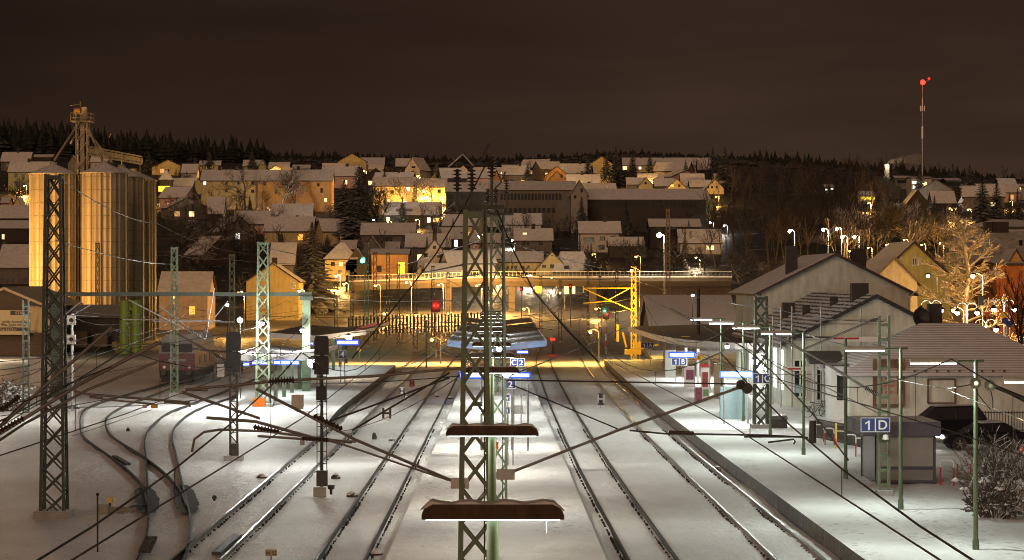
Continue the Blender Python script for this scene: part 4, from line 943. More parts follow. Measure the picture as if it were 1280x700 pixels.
# ---------------------------------------------------------------- station buildings, from the canopy rightwards
h1 = house('large pale gabled station hall behind the scaffolded house', XA(1044,197), 197, PZ, 11.4, 20, 7.2, 2.85, 'G', 0, plaster('station', (.50,.54,.48)), M_ROOFS, [(4.6,4.6,.7,1.4,M_GLASSD)], [(-2.9,4,.9,2.2),(2.3,3.6,1.1,1.7),(1.2,9,.8,1.0)], .6, 'station_hall', 'station', det=True, rth=.18)
MB().tube([P(1137,372,196.4), P(1142,366,196.4), P(1147,364,196.4)], .07, 6).build('gutter', M_FASC, h1); MB().tube([P(1137,372,196.4), P(1137,400,196.4), P(1137,470,196.4)], .07, 6).build('downpipe', M_FASC, h1)
MB().tube([P(944,368,196.4), P(950,372,196.4), P(953,380,196.4), P(953,430,196.4)], .07, 6).build('downpipe', M_FASC, h1)
def striped_roof(name, per, lo, hi, dark=(.035,.03,.03), dist=1.2):
    m, nt, b = newmat(name); tc = nt.nodes.new('ShaderNodeTexCoord'); w = nt.nodes.new('ShaderNodeTexWave'); w.bands_direction = 'Z'; w.inputs['Scale'].default_value = .314/per; w.inputs['Distortion'].default_value = dist; w.inputs['Detail'].default_value = 2; w.inputs['Detail Scale'].default_value = 1.5
    L(nt, tc.outputs['Object'], w.inputs['Vector']); n = noise_node(nt, .8, 4, .6)
    a = nt.nodes.new('ShaderNodeMath'); a.operation = 'MULTIPLY_ADD'; a.inputs[1].default_value = .9; a.inputs[2].default_value = -.45; L(nt, n.outputs[0], a.inputs[0])
    ad = nt.nodes.new('ShaderNodeMath'); ad.operation = 'ADD'; L(nt, w.outputs[1], ad.inputs[0]); L(nt, a.outputs[0], ad.inputs[1])
    r = ramp(nt, ad.outputs[0], lo, dark, hi, (.74,.74,.75)); g = nt.nodes.new('ShaderNodeNewGeometry'); s = nt.nodes.new('ShaderNodeSeparateXYZ'); L(nt, g.outputs['True Normal'], s.inputs[0]); f = ramp(nt, s.outputs[2], .3, (0,0,0), .4, (1,1,1))
    L(nt, mixc(nt, f.outputs[0], dark, r.outputs[0]), b.inputs['Base Color']); b.inputs['Roughness'].default_value = .7; bump(nt, b, ad.outputs[0], .3, .05); return m
M_TILE = striped_roof('half_melted_tiles', .21, .10, .60, dist=2.6); M_HIPT = striped_roof('snow_dusted_tiles', .13, -.7, .8, (.42,.39,.385), .9)
x0 = XA(1095,165)
h2 = house('scaffolded house with snow-striped tile roof, chimneys and vents next to the station canopy', x0, 165, PZ, 11.6, 31, 4.05, 2.95, 'G', 0, plaster('cold', (.60,.64,.56)), M_TILE,
      [(2.2,1.0,1.5,2.6,W_WHITE,'l'),(6.2,1.0,1.8,2.6,W_WHITE,'l'),(10,1.0,1.8,2.6,W_WHITE,'l'),(15,1.0,1.6,2.6,W_WHITE,'l'),(22,1.0,1.6,2.6,W_WHITE,'l'),(28,1.0,1.2,2.4,M_GLASSD,'l'),(-4.9,.6,.8,2.4,M_GLASSD),(-3.3,.4,1.1,2.2,M_GLASSD)], [(-3.3,20,.9,1.2),(-1.5,9,.5,.8),(-.5,4,1.1,1.2),(-2.9,13,.5,.9)], .5, 'station_annex', 'house', det=True)
t = thing('scaffold', 'tube scaffold standing round the striped-roof house', 'scaffold', (XA(985,163), 163.4, PZ))
for i, (px, Y, ty) in enumerate(((976,163.5,384),(990,163.5,383),(1026,163.5,383),(1076,163.5,384),(966,168,396))): MB().tube([(XA(px,Y),Y,PZ),(XA(px,Y),Y,ZA(ty,Y))], .05, 6).build('upright', M_STEEL, t)
for y in (400, 405, 425, 468): MB().tube([P(966,y,163.3), P(1110,y,163.3)], .028, 5).build('rail', M_STEEL, t)
MB().box(XA(985,163),XA(1042,163),162.4,163.2,ZA(422.5,163),ZA(420.5,163)).build('deck', M_DSTEEL, t)
t = thing('banner', 'white banner with red strip tied to the scaffold', 'banner', P(1068,424,162)); plate(MB(), P(1068,424,162.9), 4.2, .32, .03).build('cloth', M_WHITE, t); plate(MB(), P(1058,423,162.88), 1.6, .12, .03).build('red_strip', M_RED, t)
t = thing('banner', 'white banner with a red strip in front of the lit station doors', 'banner', P(996,461,160)); plate(MB(), P(996,461,160), 1.8, .26, .03).build('cloth', M_WHITE, t); plate(MB(), P(993,461,159.97), .8, .11, .03).build('red_strip', M_RED, t)
# little flat roofed porch
t = thing('porch', 'small dark flat porch roof on two posts before the station annex', 'porch', (XA(1030,156), 156, PZ)); Y = 156
MB().extrude([P(1004,438.5,160), P(1050,438.5,160), P(1056,450,154), P(1012,450,154)], V(0,0,-.25)).build('roof', M_CANTOP, t)
for px in (1017, 1029): MB().tube([(XA(px,155),155,PZ),(XA(px,155),155,ZA(451,155))], .09, 8).build('post', M_FASC, t)
# hip-roofed goods office
Y = 147; xl, xr = XA(1062,Y), XA(1345,Y)
hp = house('low hip-roofed building with tiled snowy roof and a big poster on its wall', (xl+xr)/2, Y, PZ, xr-xl, 9.5, 3.05, 2.55, 'S', 0, plaster('beige', (.50,.51,.44)), M_HIPT, [], [], .55, 'goods_office', 'building', hip=5.4, rth=.12)
MB().cbox(P(1168,408,153), .8, .7, 1.35).build('chimney', paint('dark_chimney', (.035,.028,.025), .3), hp)
m = MB(); fr = [(1160,474),(1194,474),(1194,504),(1160,504)]
for a, b in zip(fr, fr[1:]+fr[:1]): m.bar(P(*a,Y-.05), P(*b,Y-.05), .10)
m.build('panel_frame', paint('brown_frame', (.10,.075,.05), .2), hp)
m = MB()
for i in range(9): m.box(XA(1142+i*14,Y)-.06, XA(1142+i*14,Y)+.06, Y-.4, Y, 3.12+PZ-.25, 3.12+PZ-.12)
m.build('rafter_lattice', paint('brown_frame', (.10,.075,.05), .2), hp)
MB().box(XA(1062,Y)-.03, XA(1062,Y)+.03, Y-.05, Y+9, PZ, PZ+.01).build('sill', M_FASC, hp)
t = thing('satellite_dish', 'dark round satellite dish beside the hip roof chimney', 'satellite dish', P(1152,410,152)); MB().lathe(P(1152,397,152), [(.05,.22),(.42,.10),(.60,-.02),(.57,-.02),(.38,.06),(.02,.18)], 20, (-.35,1,-.2)).build('dish', M_DSTEEL, t); MB().tube([P(1153,397,152.3), P(1156,412,152.6)], .035, 6).build('arm', M_STEEL, t)
t = thing('poster', 'large brown poster with pale text panel on the beige wall', 'poster', P(1111,508,146.8)); Yp = 146.85
plate(MB(), P(1111,479,Yp), 40*Yp/F, 60*Yp/F, .08).build('board', paint('poster_brown', (.13,.06,.035), .6, .5, 0, 1.6), t)
plate(MB(), P(1112,482,Yp-.05), 18*Yp/F, 44*Yp/F, .02).build('panel', paint('poster_tan', (.30,.21,.15), .4, .5, 0, 2.5), t); plate(MB(), P(1112,499,Yp-.05), 34*Yp/F, 12*Yp/F, .03).build('panel', paint('poster_pale', (.33,.24,.18), .3, .5, 0, 2), t)
for i, y in enumerate((465,473,482,490)): plate(MB(), P(1111,y,Yp-.07), (12-3*(i%2))*Yp/F, 2.2*Yp/F, .01).build('lettering', M_RED if i != 1 else K, t)
# grey cabinet and lean-to at its corner
t = thing('glass_hut', 'small pale glazed hut at the left corner of the goods office', 'hut', (XA(1047,150),150,PZ)); MB().box(XA(1036,150),XA(1058,150),149,151.5,PZ,ZA(457,150)).build('wall', paint('hut_pale', (.55,.57,.55), .1), t); MB().box(XA(1034,150),XA(1060,150),148.8,151.7,ZA(457,150),ZA(455,150)).build('roof', M_ROOFT, t); MB().box(XA(1046,149),XA(1054,149),148.9,148.98,ZA(500,149),ZA(467,149)).build('window', M_GLASSD, t)
o = MB().box(XA(1098,125)-.03,XA(1101,125),124.9,125.1,PZ,ZA(450,125)).build('sign_post', M_DSTEEL); tag(o, 'thin dark sign post in front of the brown poster', 'post')
# ---------------------------------------------------------------- shelter, racks, hoops, fence
Y0 = 102.0; xa, xb = XA(1097,Y0), XA(1168,Y0); L_ = 4.2
t = thing('waiting_shelter', 'grey glazed platform shelter with a thick flat fascia right of the 1 D sign', 'shelter', ((xa+xb)/2, Y0, PZ))
z1 = ZA(545,Y0); zr = ZA(527,Y0)
MB().box(xa-.62,xb+.22,Y0-.25,Y0+L_+.2,z1,zr).build('roof', upsnow('shelter_roof', (.10,.095,.13), .35), t)
MF = paint('shelter_frame', (.055,.055,.085), .15, .5, 0, 3)
for x in (xa, xa+(xb-xa)*.40, xb):
    for y in (Y0, Y0+L_): MB().box(x-.05,x+.05,y-.05,y+.05,PZ,z1).build('post', MF, t)
for z in (PZ+.62, PZ+.08): MB().box(xa,xb,Y0-.035,Y0+.035,z,z+.08).build('frame_rail', MF, t)
PG = paint('frosted_pane', (.27,.27,.25), .15, .3, 0, 2)
for a, b in ((xa+.06,xa+(xb-xa)*.40-.06),(xa+(xb-xa)*.40+.06,xb-.06)):
    MB().box(a,b,Y0-.02,Y0+.02,PZ+.72,z1-.02).build('pane', PG, t); MB().box(a,b,Y0-.02,Y0+.02,PZ+.17,PZ+.60).build('pane', paint('lower_pane', (.17,.17,.17), .15, .4, 0, 2), t)
MB().box(xa-.02,xa+.02,Y0+.6,Y0+L_-.2,PZ+.1,z1).build('pane', paint('side_pane', (.03,.03,.033), .2, .25, 0, 2), t); MB().box(xb-.02,xb+.02,Y0+.06,Y0+L_-.06,PZ+.1,z1).build('pane', PG, t); MB().box(xa+.1,xb-.1,Y0+L_-.03,Y0+L_+.03,PZ+.1,z1).build('pane', PG, t)
MB().box(xa+1.2,xb-.1,Y0+.8,Y0+L_-.4,PZ+.42,PZ+.47).build('bench', MF, t)
t = thing('wall_lamp', 'small white hooded lamp under the 1 D sign', 'lamp', P(1107,548,96)); MB().lathe(P(1107,546,96), [(.13,-.1),(.10,.05),(.02,.1)], 12).build('lamp_hood', M_WHITE, t); MB().cbox(P(1108,550,96), .14, .14, .12).build('lamp_base', M_BLACK, t)
def hoop(label, px, py, Y, w=.62, h=.85, yaw=.0, red=True, group='red and white bicycle hoops'):
    z0 = PZ; t = thing('bicycle_hoop', label, 'bicycle stand', (XA(px,Y),Y,z0), group); x = XA(px,Y); c, s = math.cos(yaw)*w/2, math.sin(yaw)*w/2
    for k in (-1,1): MB().tube([(x+k*c,Y+k*s,z0-.05),(x+k*c,Y+k*s,z0+h*.72)], .03, 8).build('leg', M_RED if red else M_STEEL, t)
    MB().tube(spline([(x-c,Y-s,z0+h*.72),(x-c*.95,Y-s*.95,z0+h*.93),(x-c*.7,Y-s*.7,z0+h),(x+c*.7,Y+s*.7,z0+h),(x+c*.95,Y+s*.95,z0+h*.93),(x+c,Y+s,z0+h*.72)], .1), .03, 8).build('bow', M_WHITE, t)
for i, (px, by) in enumerate(((1024,552),(1037,557),(1051,561),(1064,566),(1076,571))):
    hoop('red and white bicycle hoop in the row between the stump and the shelter', px, by, F*8.15/(by-CY), yaw=-.9)
hoop('red-legged hoop standing right of the shelter', 1184, 610, F*8.15/257, .55, 1.0, -.5, group=None); hoop('red-legged hoop half hidden by the nearest lamp pole right of the shelter', 1205, 603, F*8.15/251, .55, .95, -.5, group=None)
t = thing('tree_stump', 'thick dark brown stump post with a snow cap at the end of the hoops', 'stump', (XA(1015.5,128),128,PZ)); x = XA(1015.5,128); MB().tube([(x,128,PZ),(x+.02,128,PZ+1.15)], .2, 10, .17).build('trunk', M_BARK, t); MB().ball((x+.02,128,PZ+1.15), .18, 6, .5).build('snow_cap', upsnow('cap_snow', (.7,.7,.7), .1), t)
Yf = 131
def bar_fence(label, x0, y0, x1, y1, z0, h, step, mat, name='railing'):
    t = thing(name, label, 'fence', ((x0+x1)/2,(y0+y1)/2,z0)); n = max(2, int(math.hypot(x1-x0,y1-y0)/step)); m = MB()
    for i in range(n+1): f = i/n; m.bar((x0+(x1-x0)*f,y0+(y1-y0)*f,z0-.05),(x0+(x1-x0)*f,y0+(y1-y0)*f,z0+h), .035)
    for z in (.12, h-.1): m.bar((x0,y0,z0+z),(x1,y1,z0+z), .03)
    m.build('bar_lattice', mat, t)
    for z in (.12, h-.1): MB().bar((x0,y0,z0+z),(x1,y1,z0+z), .05).build('rail', mat, t)
    return t
bar_fence('dark bar railing behind the bicycle hoops', XA(1021,132), 132, XA(1082,124), 124, PZ, 1.0, .14, M_DSTEEL)
bar_fence('dark bar fence behind the parked cars', XA(1196,137), 137, XA(1300,137), 137, PZ, 1.15, .15, M_DSTEEL)
t = thing('marker_post', 'thin yellow post by the bicycle hoops', 'post', (XA(1045,F*8.15/211),F*8.15/211,PZ)); Y = F*8.15/211; MB().tube([(XA(1045,Y),Y,PZ),(XA(1045,Y),Y,PZ+1.25)], .05, 8).build('pole', M_YEL, t); MB().tube([(XA(1045,Y),Y,PZ+.2),(XA(1045,Y),Y,PZ+.5)], .053, 8).build('band', M_ORG, t)
t = thing('grit_box', 'dark grit box with snowy lid beside the lamp pole', 'grit box', (XA(971,141),141,PZ)); MB().box(XA(960,141),XA(983,141),140.6,141.4,PZ,PZ+.5).build('box', M_DSTEEL, t); m = MB(); m.extrude([V(XA(959,141),140.5,PZ+.5),V(XA(984,141),140.5,PZ+.5),V(XA(982,141),140.5,PZ+.7),V(XA(962,141),140.5,PZ+.7)], V(0,1,0)); m.build('lid', upsnow('lid_snow', (.1,.1,.1), .2), t)
# bicycles
def bicycle(label, px, Y, yaw):
    x = XA(px,Y); t = thing('bicycle', label, 'bicycle', (x,Y,PZ), None); r = .33
    def ring(c): 
        return MB().tube([(x+c+r*math.cos(a*math.pi/12),Y,PZ+r+r*math.sin(a*math.pi/12)) for a in range(25)], .022, 6)
    for c in (-.52,.52):
        wl = ring(c).build('wheel', M_BLACK, t); m = MB()
        for a in range(6): m.bar((x+c-r*math.cos(a*math.pi/6),Y,PZ+r-r*math.sin(a*math.pi/6)),(x+c+r*math.cos(a*math.pi/6),Y,PZ+r+r*math.sin(a*math.pi/6)),.008)
        m.build('spoke', M_STEEL, wl)
    m = MB(); pts = {'r':(-.52,.33),'f':(.52,.33),'b':(-.05,.30),'s':(-.18,.80),'h':(.36,.85)}
    for a, b in ('rb','rs','bs','bh','sh','hf'): m.bar((x+pts[a][0],Y,PZ+pts[a][1]),(x+pts[b][0],Y,PZ+pts[b][1]),.035)
    m.build('frame', M_DSTEEL, t); MB().cbox((x-.22,Y,PZ+.86),.26,.14,.06).build('saddle', M_BLACK, t); MB().tube([(x+.36,Y,PZ+.85),(x+.33,Y,PZ+1.0),(x+.33,Y-.25,PZ+1.02)],.016,6).build('handlebar', M_DSTEEL, t); MB().tube([(x+.33,Y,PZ+1.0),(x+.33,Y+.25,PZ+1.02)],.016,6).build('handlebar', M_DSTEEL, t)
    t.rotation_euler = (0,0,yaw); return t
bicycle('dark bicycle with visible rear wheel leaning at the porch posts', 1020, 152, .1); bicycle('second dark bicycle half behind the first at the porch', 1034, 153.2, -.25)
# ---------------------------------------------------------------- ticket machines and kiosks under the canopy
def machine(label, px, by, w, h, mat, Y=None, d=.6, scr=None, name='ticket_machine', cat='machine', top=None):
    Y = Y or F*8.15/(by-CY); x = XA(px,Y); t = thing(name, label, cat, (x,Y,PZ)); MB().box(x-w/2,x+w/2,Y-d/2,Y+d/2,PZ,PZ+h).build('body', mat, t)
    if scr: MB().box(x-w*.36,x+w*.36,Y-d/2-.03,Y-d/2-.005,PZ+h*.35,PZ+h*.85).build('panel', scr, t)
    if top: MB().box(x-w*.55,x+w*.55,Y-d/2-.02,Y+d/2,PZ+h+.003,PZ+h+.22).build('top_sign', top, t)
    return t
machine('red-topped white advertising column by the machines', 881, 497, .55, 2.1, M_WHITE, top=M_RED, scr=paint('poster_red', (.30,.05,.05), .6, .5, 0, 4)); machine('white notice case with a roof near the canopy posts', 862, 483, .8, 1.5, M_WHITE, scr=paint('poster_purple', (.25,.06,.12), .5, .5, 0, 5), name='notice_case', cat='notice case')
machine('tall tan cabinet beside the advertising column', 898, 498, .6, 2.4, paint('tan_cabinet', (.30,.24,.17), .1)); machine('white poster stand with a green mark', 882, 499, .5, .9, M_WHITE, 173, scr=paint('poster_green', (.18,.4,.16), .5, .5, 0, 5), name='poster_stand', cat='poster stand'); machine('low purple poster board beside the green marked stand', 873, 500, .42, .9, paint('poster_purple', (.25,.06,.12), .5), 172.5, name='poster_stand', cat='poster stand')
machine('pale blue glazed bay below the long train display', 917, 501, 1.6, 1.9, paint('pale_blue_glass', (.30,.42,.46), .1, .2), 150, name='glass_bay', cat='glass bay'); machine('grey door panel between the canopy posts', 838, 476, .9, 2.3, paint('grey_door', (.30,.31,.28), .1), 214, name='door_panel', cat='door'); machine('white waste bin with a snow cap near the canopy tip', 835, 461, 1.0, .7, M_CONC, name='waste_bin', cat='bin')
machine('orange box standing on the middle platform behind the big mast', 612, 563, .86, .42, M_ORG, None, .4, name='grit_bin', cat='box'); machine('orange box at the foot of the pale lit mast', 324, 512, .8, .55, M_ORG, 165, .4, name='grit_bin', cat='box'); machine('grey bench block with slats on the middle platform', 648, 517, .55, .5, M_STEEL, None, 1.2, name='platform_bench', cat='bench'); machine('grey cabinet in the snow beside the flat wagon', 276, 476, .6, 1.1, M_STEEL, 215, .5, name='relay_cabinet', cat='cabinet'); machine('small grey cabinet on the left platform', 372, 510, .75, .9, paint('tan_cabinet', (.30,.24,.17), .1), 162, .5, name='relay_cabinet', cat='cabinet')
for px, y, Y in ((645,545,125),): pass
t = thing('warning_sign', 'yellow triangular warning sign under the canopy rim', 'sign', P(873.5,447,176)); p = P(873.5,446,176); m = MB(); m.extrude([p+V(-.30,0,-.25),p+V(.30,0,-.25),p+V(0,0,.28)], V(0,.03,0)); m.build('sign_plate', M_YEL, t); plate(MB(), p+V(0,-.02,-.06), .10, .2, .02).build('symbol', M_RED, t)
t = thing('warning_sign', 'small yellow triangular sign behind the 1 C lamp pole', 'sign', P(1003,466,159)); p = P(1003,466,159); m = MB(); m.extrude([p+V(-.18,0,-.13),p+V(.18,0,-.13),p+V(0,0,.16)], V(0,.03,0)); m.build('sign_plate', M_YEL, t)
t = thing('wall_clock_case', 'pale clock case on a post by the station doors', 'sign', P(998,487,158)); plate(MB(), P(998.5,486,158), .4, .5, .1).build('body', paint('pale_blue_glass', (.30,.42,.46), .1), t)
# ---------------------------------------------------------------- cars
def car(label, px, by, Ln, mat, suv, lights, yaw=0.0, z0=PZ):
    Y = F*(H-z0)/(by-CY); x = XA(px,Y); t = thing('parked_car', label, 'car', (x,Y,z0)); s = Ln/4.5; hw = .88
    if suv: low = [(-2.22,.42),(-2.22,.85),(-2.05,1.0),(-1.1,1.08),(2.15,1.12),(2.24,.8),(2.2,.42)]; cab = [(-1.15,1.07),(-.45,1.66),(1.75,1.72),(2.18,1.12)]
    else: low = [(-2.2,.32),(-2.22,.60),(-2.0,.78),(-1.1,.88),(1.6,.95),(2.18,.90),(2.24,.6),(2.18,.32)]; cab = [(-1.05,.88),(-.25,1.36),(.95,1.40),(1.75,.94)]
    m = MB(); m.extrude([V(x+a*s,Y-hw,z0+b*s) for a, b in low], V(0,2*hw,0)); bd = m.build('body', mat, t)
    bv = bd.modifiers.new('bevel', 'BEVEL'); bv.width = .07; bv.segments = 2
    m = MB(); q = []
    for sy, ins in ((-1,0),(1,0)):
        for i, (a, b) in enumerate(cab): q.append(V(x+a*s, Y+sy*(hw-.03 if i in (0,3) else hw-.17), z0+b*s))
    m.add(q, [(0,1,2,3),(7,6,5,4),(0,4,5,1),(1,5,6,2),(2,6,7,3),(3,7,4,0)]); cb = m.build('cabin', M_GLASSD, t)
    m = MB(); m.add([V(x+cab[1][0]*s,Y-hw+.15,z0+cab[1][1]*s+.002),V(x+cab[2][0]*s,Y-hw+.15,z0+cab[2][1]*s+.002),V(x+cab[2][0]*s,Y+hw-.15,z0+cab[2][1]*s+.002),V(x+cab[1][0]*s,Y+hw-.15,z0+cab[1][1]*s+.002)]+[V(x+cab[1][0]*s+.1,Y-hw+.22,z0+cab[1][1]*s+.06),V(x+cab[2][0]*s-.1,Y-hw+.22,z0+cab[2][1]*s+.06),V(x+cab[2][0]*s-.1,Y+hw-.22,z0+cab[2][1]*s+.06),V(x+cab[1][0]*s+.1,Y+hw-.22,z0+cab[1][1]*s+.06)], [(0,1,5,4),(1,2,6,5),(2,3,7,6),(3,0,4,7),(4,5,6,7),(3,2,1,0)]); m.build('roof', mat if suv else upsnow('car_roof_snow', (.03,.03,.035), .5, .3, 3, .5), t)
    for a in ((cab[1][0]+cab[2][0])/2,): MB().bar((x+a*s,Y-hw+.13,z0+(cab[1][1]-.02)*s),(x+a*s,Y-hw-.0,z0+1.0*s if not suv else z0+1.1*s),.07).build('pillar', mat, t)
    for a in (-1.38, 1.38):
        for sy in (-1,1):
            wl = MB().lathe((x+a*s,Y+sy*(hw-.1),z0+.33), [(.33,-.11),(.34,0),(.33,.11)], 18, (0,1,0)).build('wheel', M_BLACK, t)
            m = MB(); c = V(x+a*s,Y+sy*(hw+.025),z0+.33)
            for k in range(5): an = k*math.tau/5+.3; m.bar(c, c+V(.2*math.cos(an),0,.2*math.sin(an)), .05, .03)
            m.lathe(c, [(.2,-.02),(.22,0),(.2,.02)], 16, (0,1,0)) if False else None
            m.build('rim', M_STEEL, wl)
    for sy in (-.6,.6):
        MB().cbox((x-2.2*s,Y+sy,z0+.62*s if not suv else z0+.78), .08, .36, .14).build('headlight', G_WHITE if lights else M_STEEL, t); MB().cbox((x+2.22*s,Y+sy,z0+.68*s if not suv else z0+.9), .08, .34, .16).build('tail_light', G_RED if lights else M_RED, t)
    MB().cbox((x-.85*s,Y-hw-.08,z0+(.95 if not suv else 1.12)*s), .18, .16, .12).build('mirror', mat, t)
    if lights:
        for sy in (-.6,.6): lamp('SPOT', (x-2.35*s,Y+sy,z0+.62), 350, (.9,.95,1), t, .08, None, (R(84),0,R(90)), R(75), .6)
        lamp('POINT', (x+2.5*s,Y-.4,z0+.6), 60, (1,.05,.03), t, .1)
    t.rotation_euler = (0,0,yaw); return t
M_CAR = paint('dark_car_paint', (.012,.012,.016), .1, .18, .3, 2, 0)
car('black estate car parked behind the shelter with silver wheels', 1176, 551, 4.6, M_CAR, True, False)
car('dark low saloon by the street with added white and red lights', 1228, 562, 4.3, M_CAR, False, True, .06)  # its lit lamps are added in place of passing traffic lights
t = thing('snow_topped_block', 'low concrete block by the bush right of the shelter', 'concrete block', (XA(1208,104),104,PZ)); MB().box(XA(1203,104),XA(1216,104),103.7,104.3,PZ,PZ+.32).build('block', M_CONC, t)
# ---------------------------------------------------------------- locomotive and wagon
Y = 214.0; xc = XA(221,Y); t = thing('locomotive', 'red diesel locomotive with pale windscreen band and snowy roof in the yard', 'locomotive', (xc,Y,0)); hw = 1.52; Lc = 15.5
MRED = paint('loco_red', (.085,.010,.012), .2, .4, 0, 1.5)
sec = [(-hw,1.15),(hw,1.15),(hw,3.35),(hw*.93,3.75),(-hw*.93,3.75),(-hw,3.35)]
def ext(pr, y, d, nm, mt, par=t): m = MB(); m.extrude([V(xc+a,y,b) for a, b in pr], V(0,d,0)); return m.build(nm, mt, par)
ext([(-hw,1.15),(hw,1.15),(hw,2.55),(-hw,2.55)], Y, Lc, 'body', MRED)
ext([(-hw*.99,2.551),(hw*.99,2.551),(hw*.93,3.55),(-hw*.93,3.55)], Y+.12, Lc-.24, 'upper_body', paint('loco_grey', (.19,.18,.175), .15, .5, 0, 2))
ext([(-hw*.95,3.551),(hw*.95,3.551),(hw*.62,4.15),(-hw*.62,4.15)], Y-.05, Lc+.1, 'roof', upsnow('loco_roof', (.25,.25,.24), .35, .2, 1.5), t)
ext([(-hw*.9,.45),(hw*.9,.45),(hw*.98,1.14),(-hw*.98,1.14)], Y+.05, Lc-.1, 'underframe', M_BLACK)
for a in (-.72,.72): MB().box(xc+a-.55,xc+a+.55,Y+.04,Y+.115,2.68,3.38).build('windscreen', M_GLASSD, t)
MB().box(xc-.06,xc+.06,Y+.03,Y+.1,2.6,3.5).build('window_post', MRED, t)
for a in (-1.05,1.05):
    MB().lathe((xc+a,Y-.55,.98), [(.22,0),(.22,.06),(.09,.08),(.10,.55)], 14, (0,1,0)).build('buffer', M_DSTEEL, t); MB().lathe((xc+a,Y-.02,1.42), [(.12,0),(.12,.05)], 12, (0,1,0)).build('headlight', M_WHITE, t)
MB().extrude([V(xc-1.3,Y-.35,.15),V(xc+1.3,Y-.35,.15),V(xc+1.2,Y-.15,.7),V(xc-1.2,Y-.15,.7)], V(0,.1,0)).build('snow_plough', M_BLACK, t)
for a, s_ in ((-.3,'stripe'),): plate(MB(), V(xc,Y-.02,2.0), 1.5, .18, .02).build('pale_stripe', paint('loco_grey', (.19,.18,.175), .15), t)
for y in (Y+3, Y+12): 
    bg_ = MB().box(xc-1.3,xc+1.3,y-1.8,y+1.8,.3,.75).build('bogie', M_BLACK, t)
    for dy in (-1.2,1.2):
        for a in (-.8,.8): MB().lathe((xc+a,y+dy,.55), [(.45,-.07),(.45,.07)], 16, (1,0,0)).build('wheel', M_DSTEEL, bg_)
for i in range(3): MB().box(xc+hw-.01,xc+hw+.03,Y+3+i*4,Y+5+i*4,1.6,2.3).build('side_grille', M_DSTEEL, t)
Y2 = 232.0; xw = XA(271,Y2)+.6; t = thing('flat_wagon', 'low grey flat wagon with pale stakes behind the locomotive', 'wagon', (xw,Y2,0)); MB().box(xw-1.3,xw+1.3,Y2,Y2+12,.9,1.15).build('deck', M_CONC, t)
for i in range(7): MB().tube(spline([(xw-1.1,Y2+i*1.9,1.1),(xw-.9,Y2+i*1.9,2.0),(xw,Y2+i*1.9,2.3),(xw+.9,Y2+i*1.9,2.0),(xw+1.1,Y2+i*1.9,1.1)], .5), .05, 6).build('hoop', M_STEEL, t)
for y in (Y2+2, Y2+10):
    for a in (-.75,.75): MB().lathe((xw+a,y,.5), [(.45,-.07),(.45,.07)], 14, (1,0,0)).build('wheel', M_DSTEEL, t)
# ---------------------------------------------------------------- trees
def spruce(seed, h=12.0, r=2.6, layers=30, mat=None):
    q = random.Random(seed); t = thing('spruce_tree', 'T', 'tree', (0,0,0))
    MB().tube([(0,0,-.8),(0,0,h*.5),(0,0,h*.97)], .20, 7, .03).build('trunk', M_BARK, t); m = MB(); nb = 430
    for i in range(nb):
        f = ((i+q.random())/nb)**1.25; z = h*(.07+.91*f); R0 = r*(1-f)**.9*q.choice((.55,.8,.95,1.0,1.12))+.10
        a = i*2.39996+q.uniform(-.4,.4); l = R0*q.uniform(.75,1.1); d = V(math.cos(a),math.sin(a),0); s = V(-d.y,d.x,0)
        dr = l*q.uniform(.12,.55)-.25*f*l; p0 = V(0,0,z+.12); p1 = d*l*.5+V(0,0,z-dr*.3)+s*q.uniform(-.1,.1); p2 = d*l+V(0,0,z-dr); wd = max(.09, l*q.uniform(.14,.26))
        for sg in (-1,1):
            m.add([p0,p1+s*wd*sg-V(0,0,wd*.5),p2+s*wd*.25*sg-V(0,0,.08),p2,p1], [(0,1,4),(1,2,3,4)] if sg < 0 else [(4,1,0),(4,3,2,1)])
    m.add([V(-.10,0,h*.93),V(.10,0,h*.93),V(0,0,h*1.03)], [(0,1,2)]); m.build('crown', mat or M_NEEDLE, t); return t
def limbs(q, p, d, l, r, depth, out, spread, up, mind=0):
    n = 3; a = p; dd = d.copy()
    for k in range(n):
        dd = (dd+V(q.uniform(-.22,.22),q.uniform(-.22,.22),q.uniform(-.1,.1)+up*.06)).normalized(); b = a+dd*l/n
        ra = r*(1-.35*k/n); rb = r*(1-.35*(k+1)/n); out.append((a,b,ra,rb,depth))
        if depth < MAXD and (k > 0 or depth > 0):
            for _ in range(q.choice((1,1,2)) if depth else 2):
                ax = dd.orthogonal().normalized(); ax.rotate(Matrix.Rotation(q.uniform(0,6.28),3,dd)); an = q.uniform(.5,1.05)*spread
                nd = (dd*math.cos(an)+ax*math.sin(an)); nd.z += up*.22; limbs(q, b, nd.normalized(), l*q.uniform(.5,.72), rb*.62, depth+1, out, spread, up)
        a = b
    if depth < MAXD: limbs(q, a, dd, l*.6, r*.6, depth+1, out, spread, up)
MAXD = 3
def segs_mesh(out, n, lim=None):
    m = MB()
    for a, b, ra, rb, dp in out: m.tube([a,b], max(ra,.012), n, max(rb,.008), False)
    return m
def bare(seed, h=10.0, spread=1.0, up=.6, bark=None, twig=None, depth=3, tr=.22, name='bare_tree', minr=.02):
    global MAXD; MAXD = depth; q = random.Random(seed); out = []
    limbs(q, V(0,0,0), V(0,0,1), h*.48, tr, 0, out, spread, up)
    zm = max(b.z for a,b,*_ in out); k = h/zm; out = [(a*k,b*k,max(ra,minr),max(rb,minr*.7),d) for a,b,ra,rb,d in out]
    t = thing(name, 'T', 'tree', (0,0,0)); out.insert(0, (V(0,0,-.8),V(0,0,0),tr,tr,0))
    segs_mesh([s for s in out if s[4] <= 1], 5).build('trunk', bark or M_BARK, t); segs_mesh([s for s in out if s[4] > 1], 3).build('crown', twig or M_TWIG, t); return t
